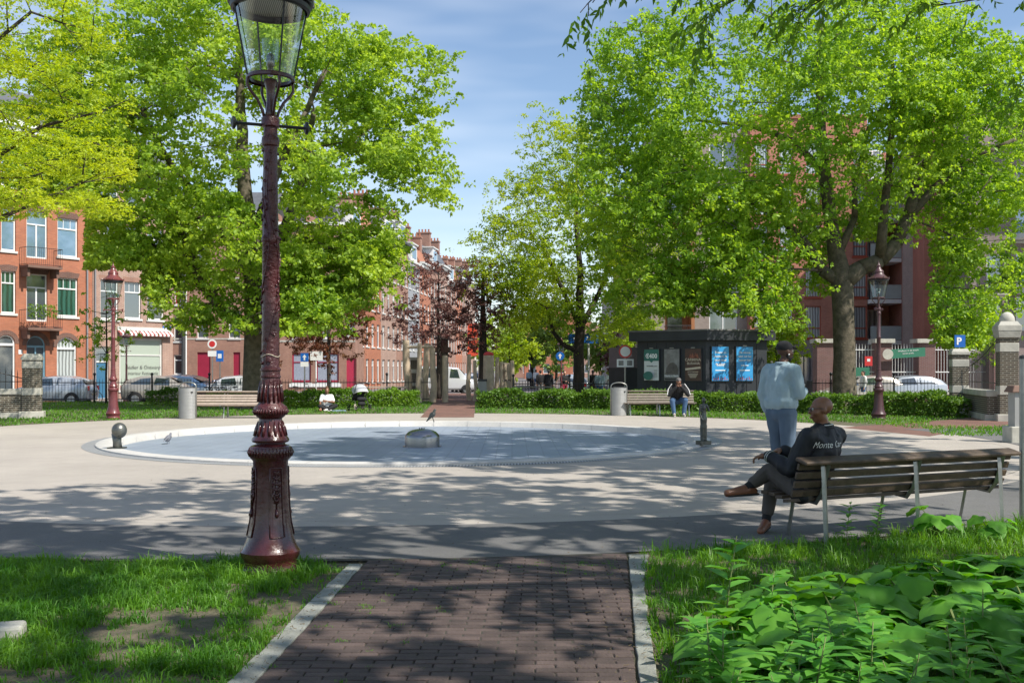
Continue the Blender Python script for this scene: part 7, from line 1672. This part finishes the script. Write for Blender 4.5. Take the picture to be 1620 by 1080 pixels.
# bird sculpture on the far rim
Yb=27.6; s=thing('bronze_bird','bronze bird perched on the far rim of the pool, tail pointing down to the left','sculpture',(FL(683,Yb),Yb,.042))
B=[('e',(.02,0,.20),(.10,.06,.075),Matrix.Rotation(R(-40),3,'Y')),((-.02,0,.16),.05,(-.14,0,.02),.016),((.06,0,.25),.045,(.08,0,.32),.034),('e',(.085,0,.335),(.036,.03,.03)),((.11,0,.335),.01,(.145,0,.325),.004),((.02,.02,.13),.012,(.07,.02,.0),.008),((.02,-.02,.13),.012,(.06,-.02,.0),.008),((.05,.05,.22),.03,(-.06,.06,.12),.012),((.05,-.05,.22),.03,(-.06,-.06,.12),.012)]
skin('figure',B,M['bronze'],s,.008,2)
# live pigeon in the pool
g=G(266,702,-.1); s=thing('pigeon','grey pigeon standing on the dry pool floor near the left rim','pigeon',(g.x,g.y,-.1),R(80))
B=[('e',(0,0,.125),(.115,.058,.06),Matrix.Rotation(R(-25),3,'Y')),((.07,0,.155),.035,(.10,0,.20),.024),('e',(.105,0,.215),(.028,.022,.024)),((.125,0,.212),.007,(.148,0,.207),.003),((-.08,0,.105),.028,(-.19,0,.075),.012,(1,1,.6)),((.0,.022,.08),.012,(.0,.022,.012),.006),((.0,-.022,.08),.012,(.0,-.022,.012),.006),((0,.022,.008),.006,(.035,.022,.006),.005),((0,-.022,.008),.006,(.035,-.022,.006),.005)]
skin('body',B,mat('pigeon_grey',(.09,.10,.12),.7,c2=(.2,.2,.22),scale=14),s,.008,2); w=MB(); 
for q in (-1,1): skin('wing',[((.04,q*.05,.15),.02,(-.11,q*.035,.11),.012,(1,.5,1.2))],mat('wing_grey',(.18,.19,.2),.7,c2=(.05,.05,.06),scale=20),s,.008,1)
# ------------------------------------------------------------------ pram
g=G(568,649); s=thing('pram','dark pram with a pale-edged striped grey hood parked on the grass','pram',(g.x,g.y,0),R(-60))
fr=MB(); 
for y in (-.24,.24): fr.tube([(-.34,y,.12),(.10,y,.55),(.36,y,.95),(.42,y,.98)],.014,6); fr.tube([(.40,y,.12),(-.05,y,.60)],.014,6)
fr.tube([(.42,-.24,.98),(.46,0,1.0),(.42,.24,.98)],.018,6); fr.tube([(-.34,-.24,.12),(-.34,.24,.12)],.012,6); fr.tube([(.40,-.24,.12),(.40,.24,.12)],.012,6); fr.obj('frame',M['black'],s,smooth=True)
for (x,y) in ((-.34,-.27),(-.34,.27),(.40,-.27),(.40,.27)):
    w=MB(); w.tube([(x+.105*cos(2*pi*i/16),y,.12+.105*sin(2*pi*i/16)) for i in range(17)],.016,6); w.tube([(x,y-.02,.12),(x,y+.02,.12)],.03,8); w.obj('wheel',M['tyre'],s,smooth=True)
skin('seat',[((-.18,-.15,.42),.07,(-.18,.15,.42),.07),((.14,-.15,.72),.06,(.14,.15,.72),.06),((-.18,-.15,.42),.07,(.14,-.15,.72),.06),((-.18,.15,.42),.07,(.14,.15,.72),.06),((0,-.12,.5),.08,(0,.12,.5),.08)],M['cloth_black'],s,.015,2)
h=MB(); n=8; vs=[];fs=[]
for i in range(n+1):
    a=R(-15+i*16)
    for k in range(9): t=pi*k/8; vs.append((.10-cos(a+R(40))*.34*sin(t)**.25*(1),-.24*cos(t),.62+sin(a+R(40)+.2)*.34*sin(t)**.5))
for i in range(n):
    for k in range(8): fs.append((i*9+k,i*9+k+1,i*9+10+k,i*9+9+k))
ho=h.add(vs,fs).obj('hood',mat('striped_hood',(.42,.43,.46),.8),s,smooth=True); sd=ho.modifiers.new('t','SOLIDIFY'); sd.thickness=.012
e=MB(); e.tube([vs[k] for k in range(9)],.018,6); e.tube([vs[n*9+k] for k in range(9)],.018,6); e.obj('hood_trim',M['cloth_white'],ho,smooth=True)
skin('carry_bag',[((.24,-.1,.42),.08,(.24,.1,.42),.08),((.26,-.08,.25),.07,(.26,.08,.25),.07)],M['cloth_black'],s,.015,2)
skin('snack_box',[((.05,-.2,.08),.05,(.05,-.2,.2),.05)],M['cream'],None,.015,1)
o=[c for c in COL.objects if c.name.startswith('snack_box')][0]; o.location=(g.x-.12,g.y-.25,0); tag(o,'small cream bag standing on the grass in front of the pram','bag')
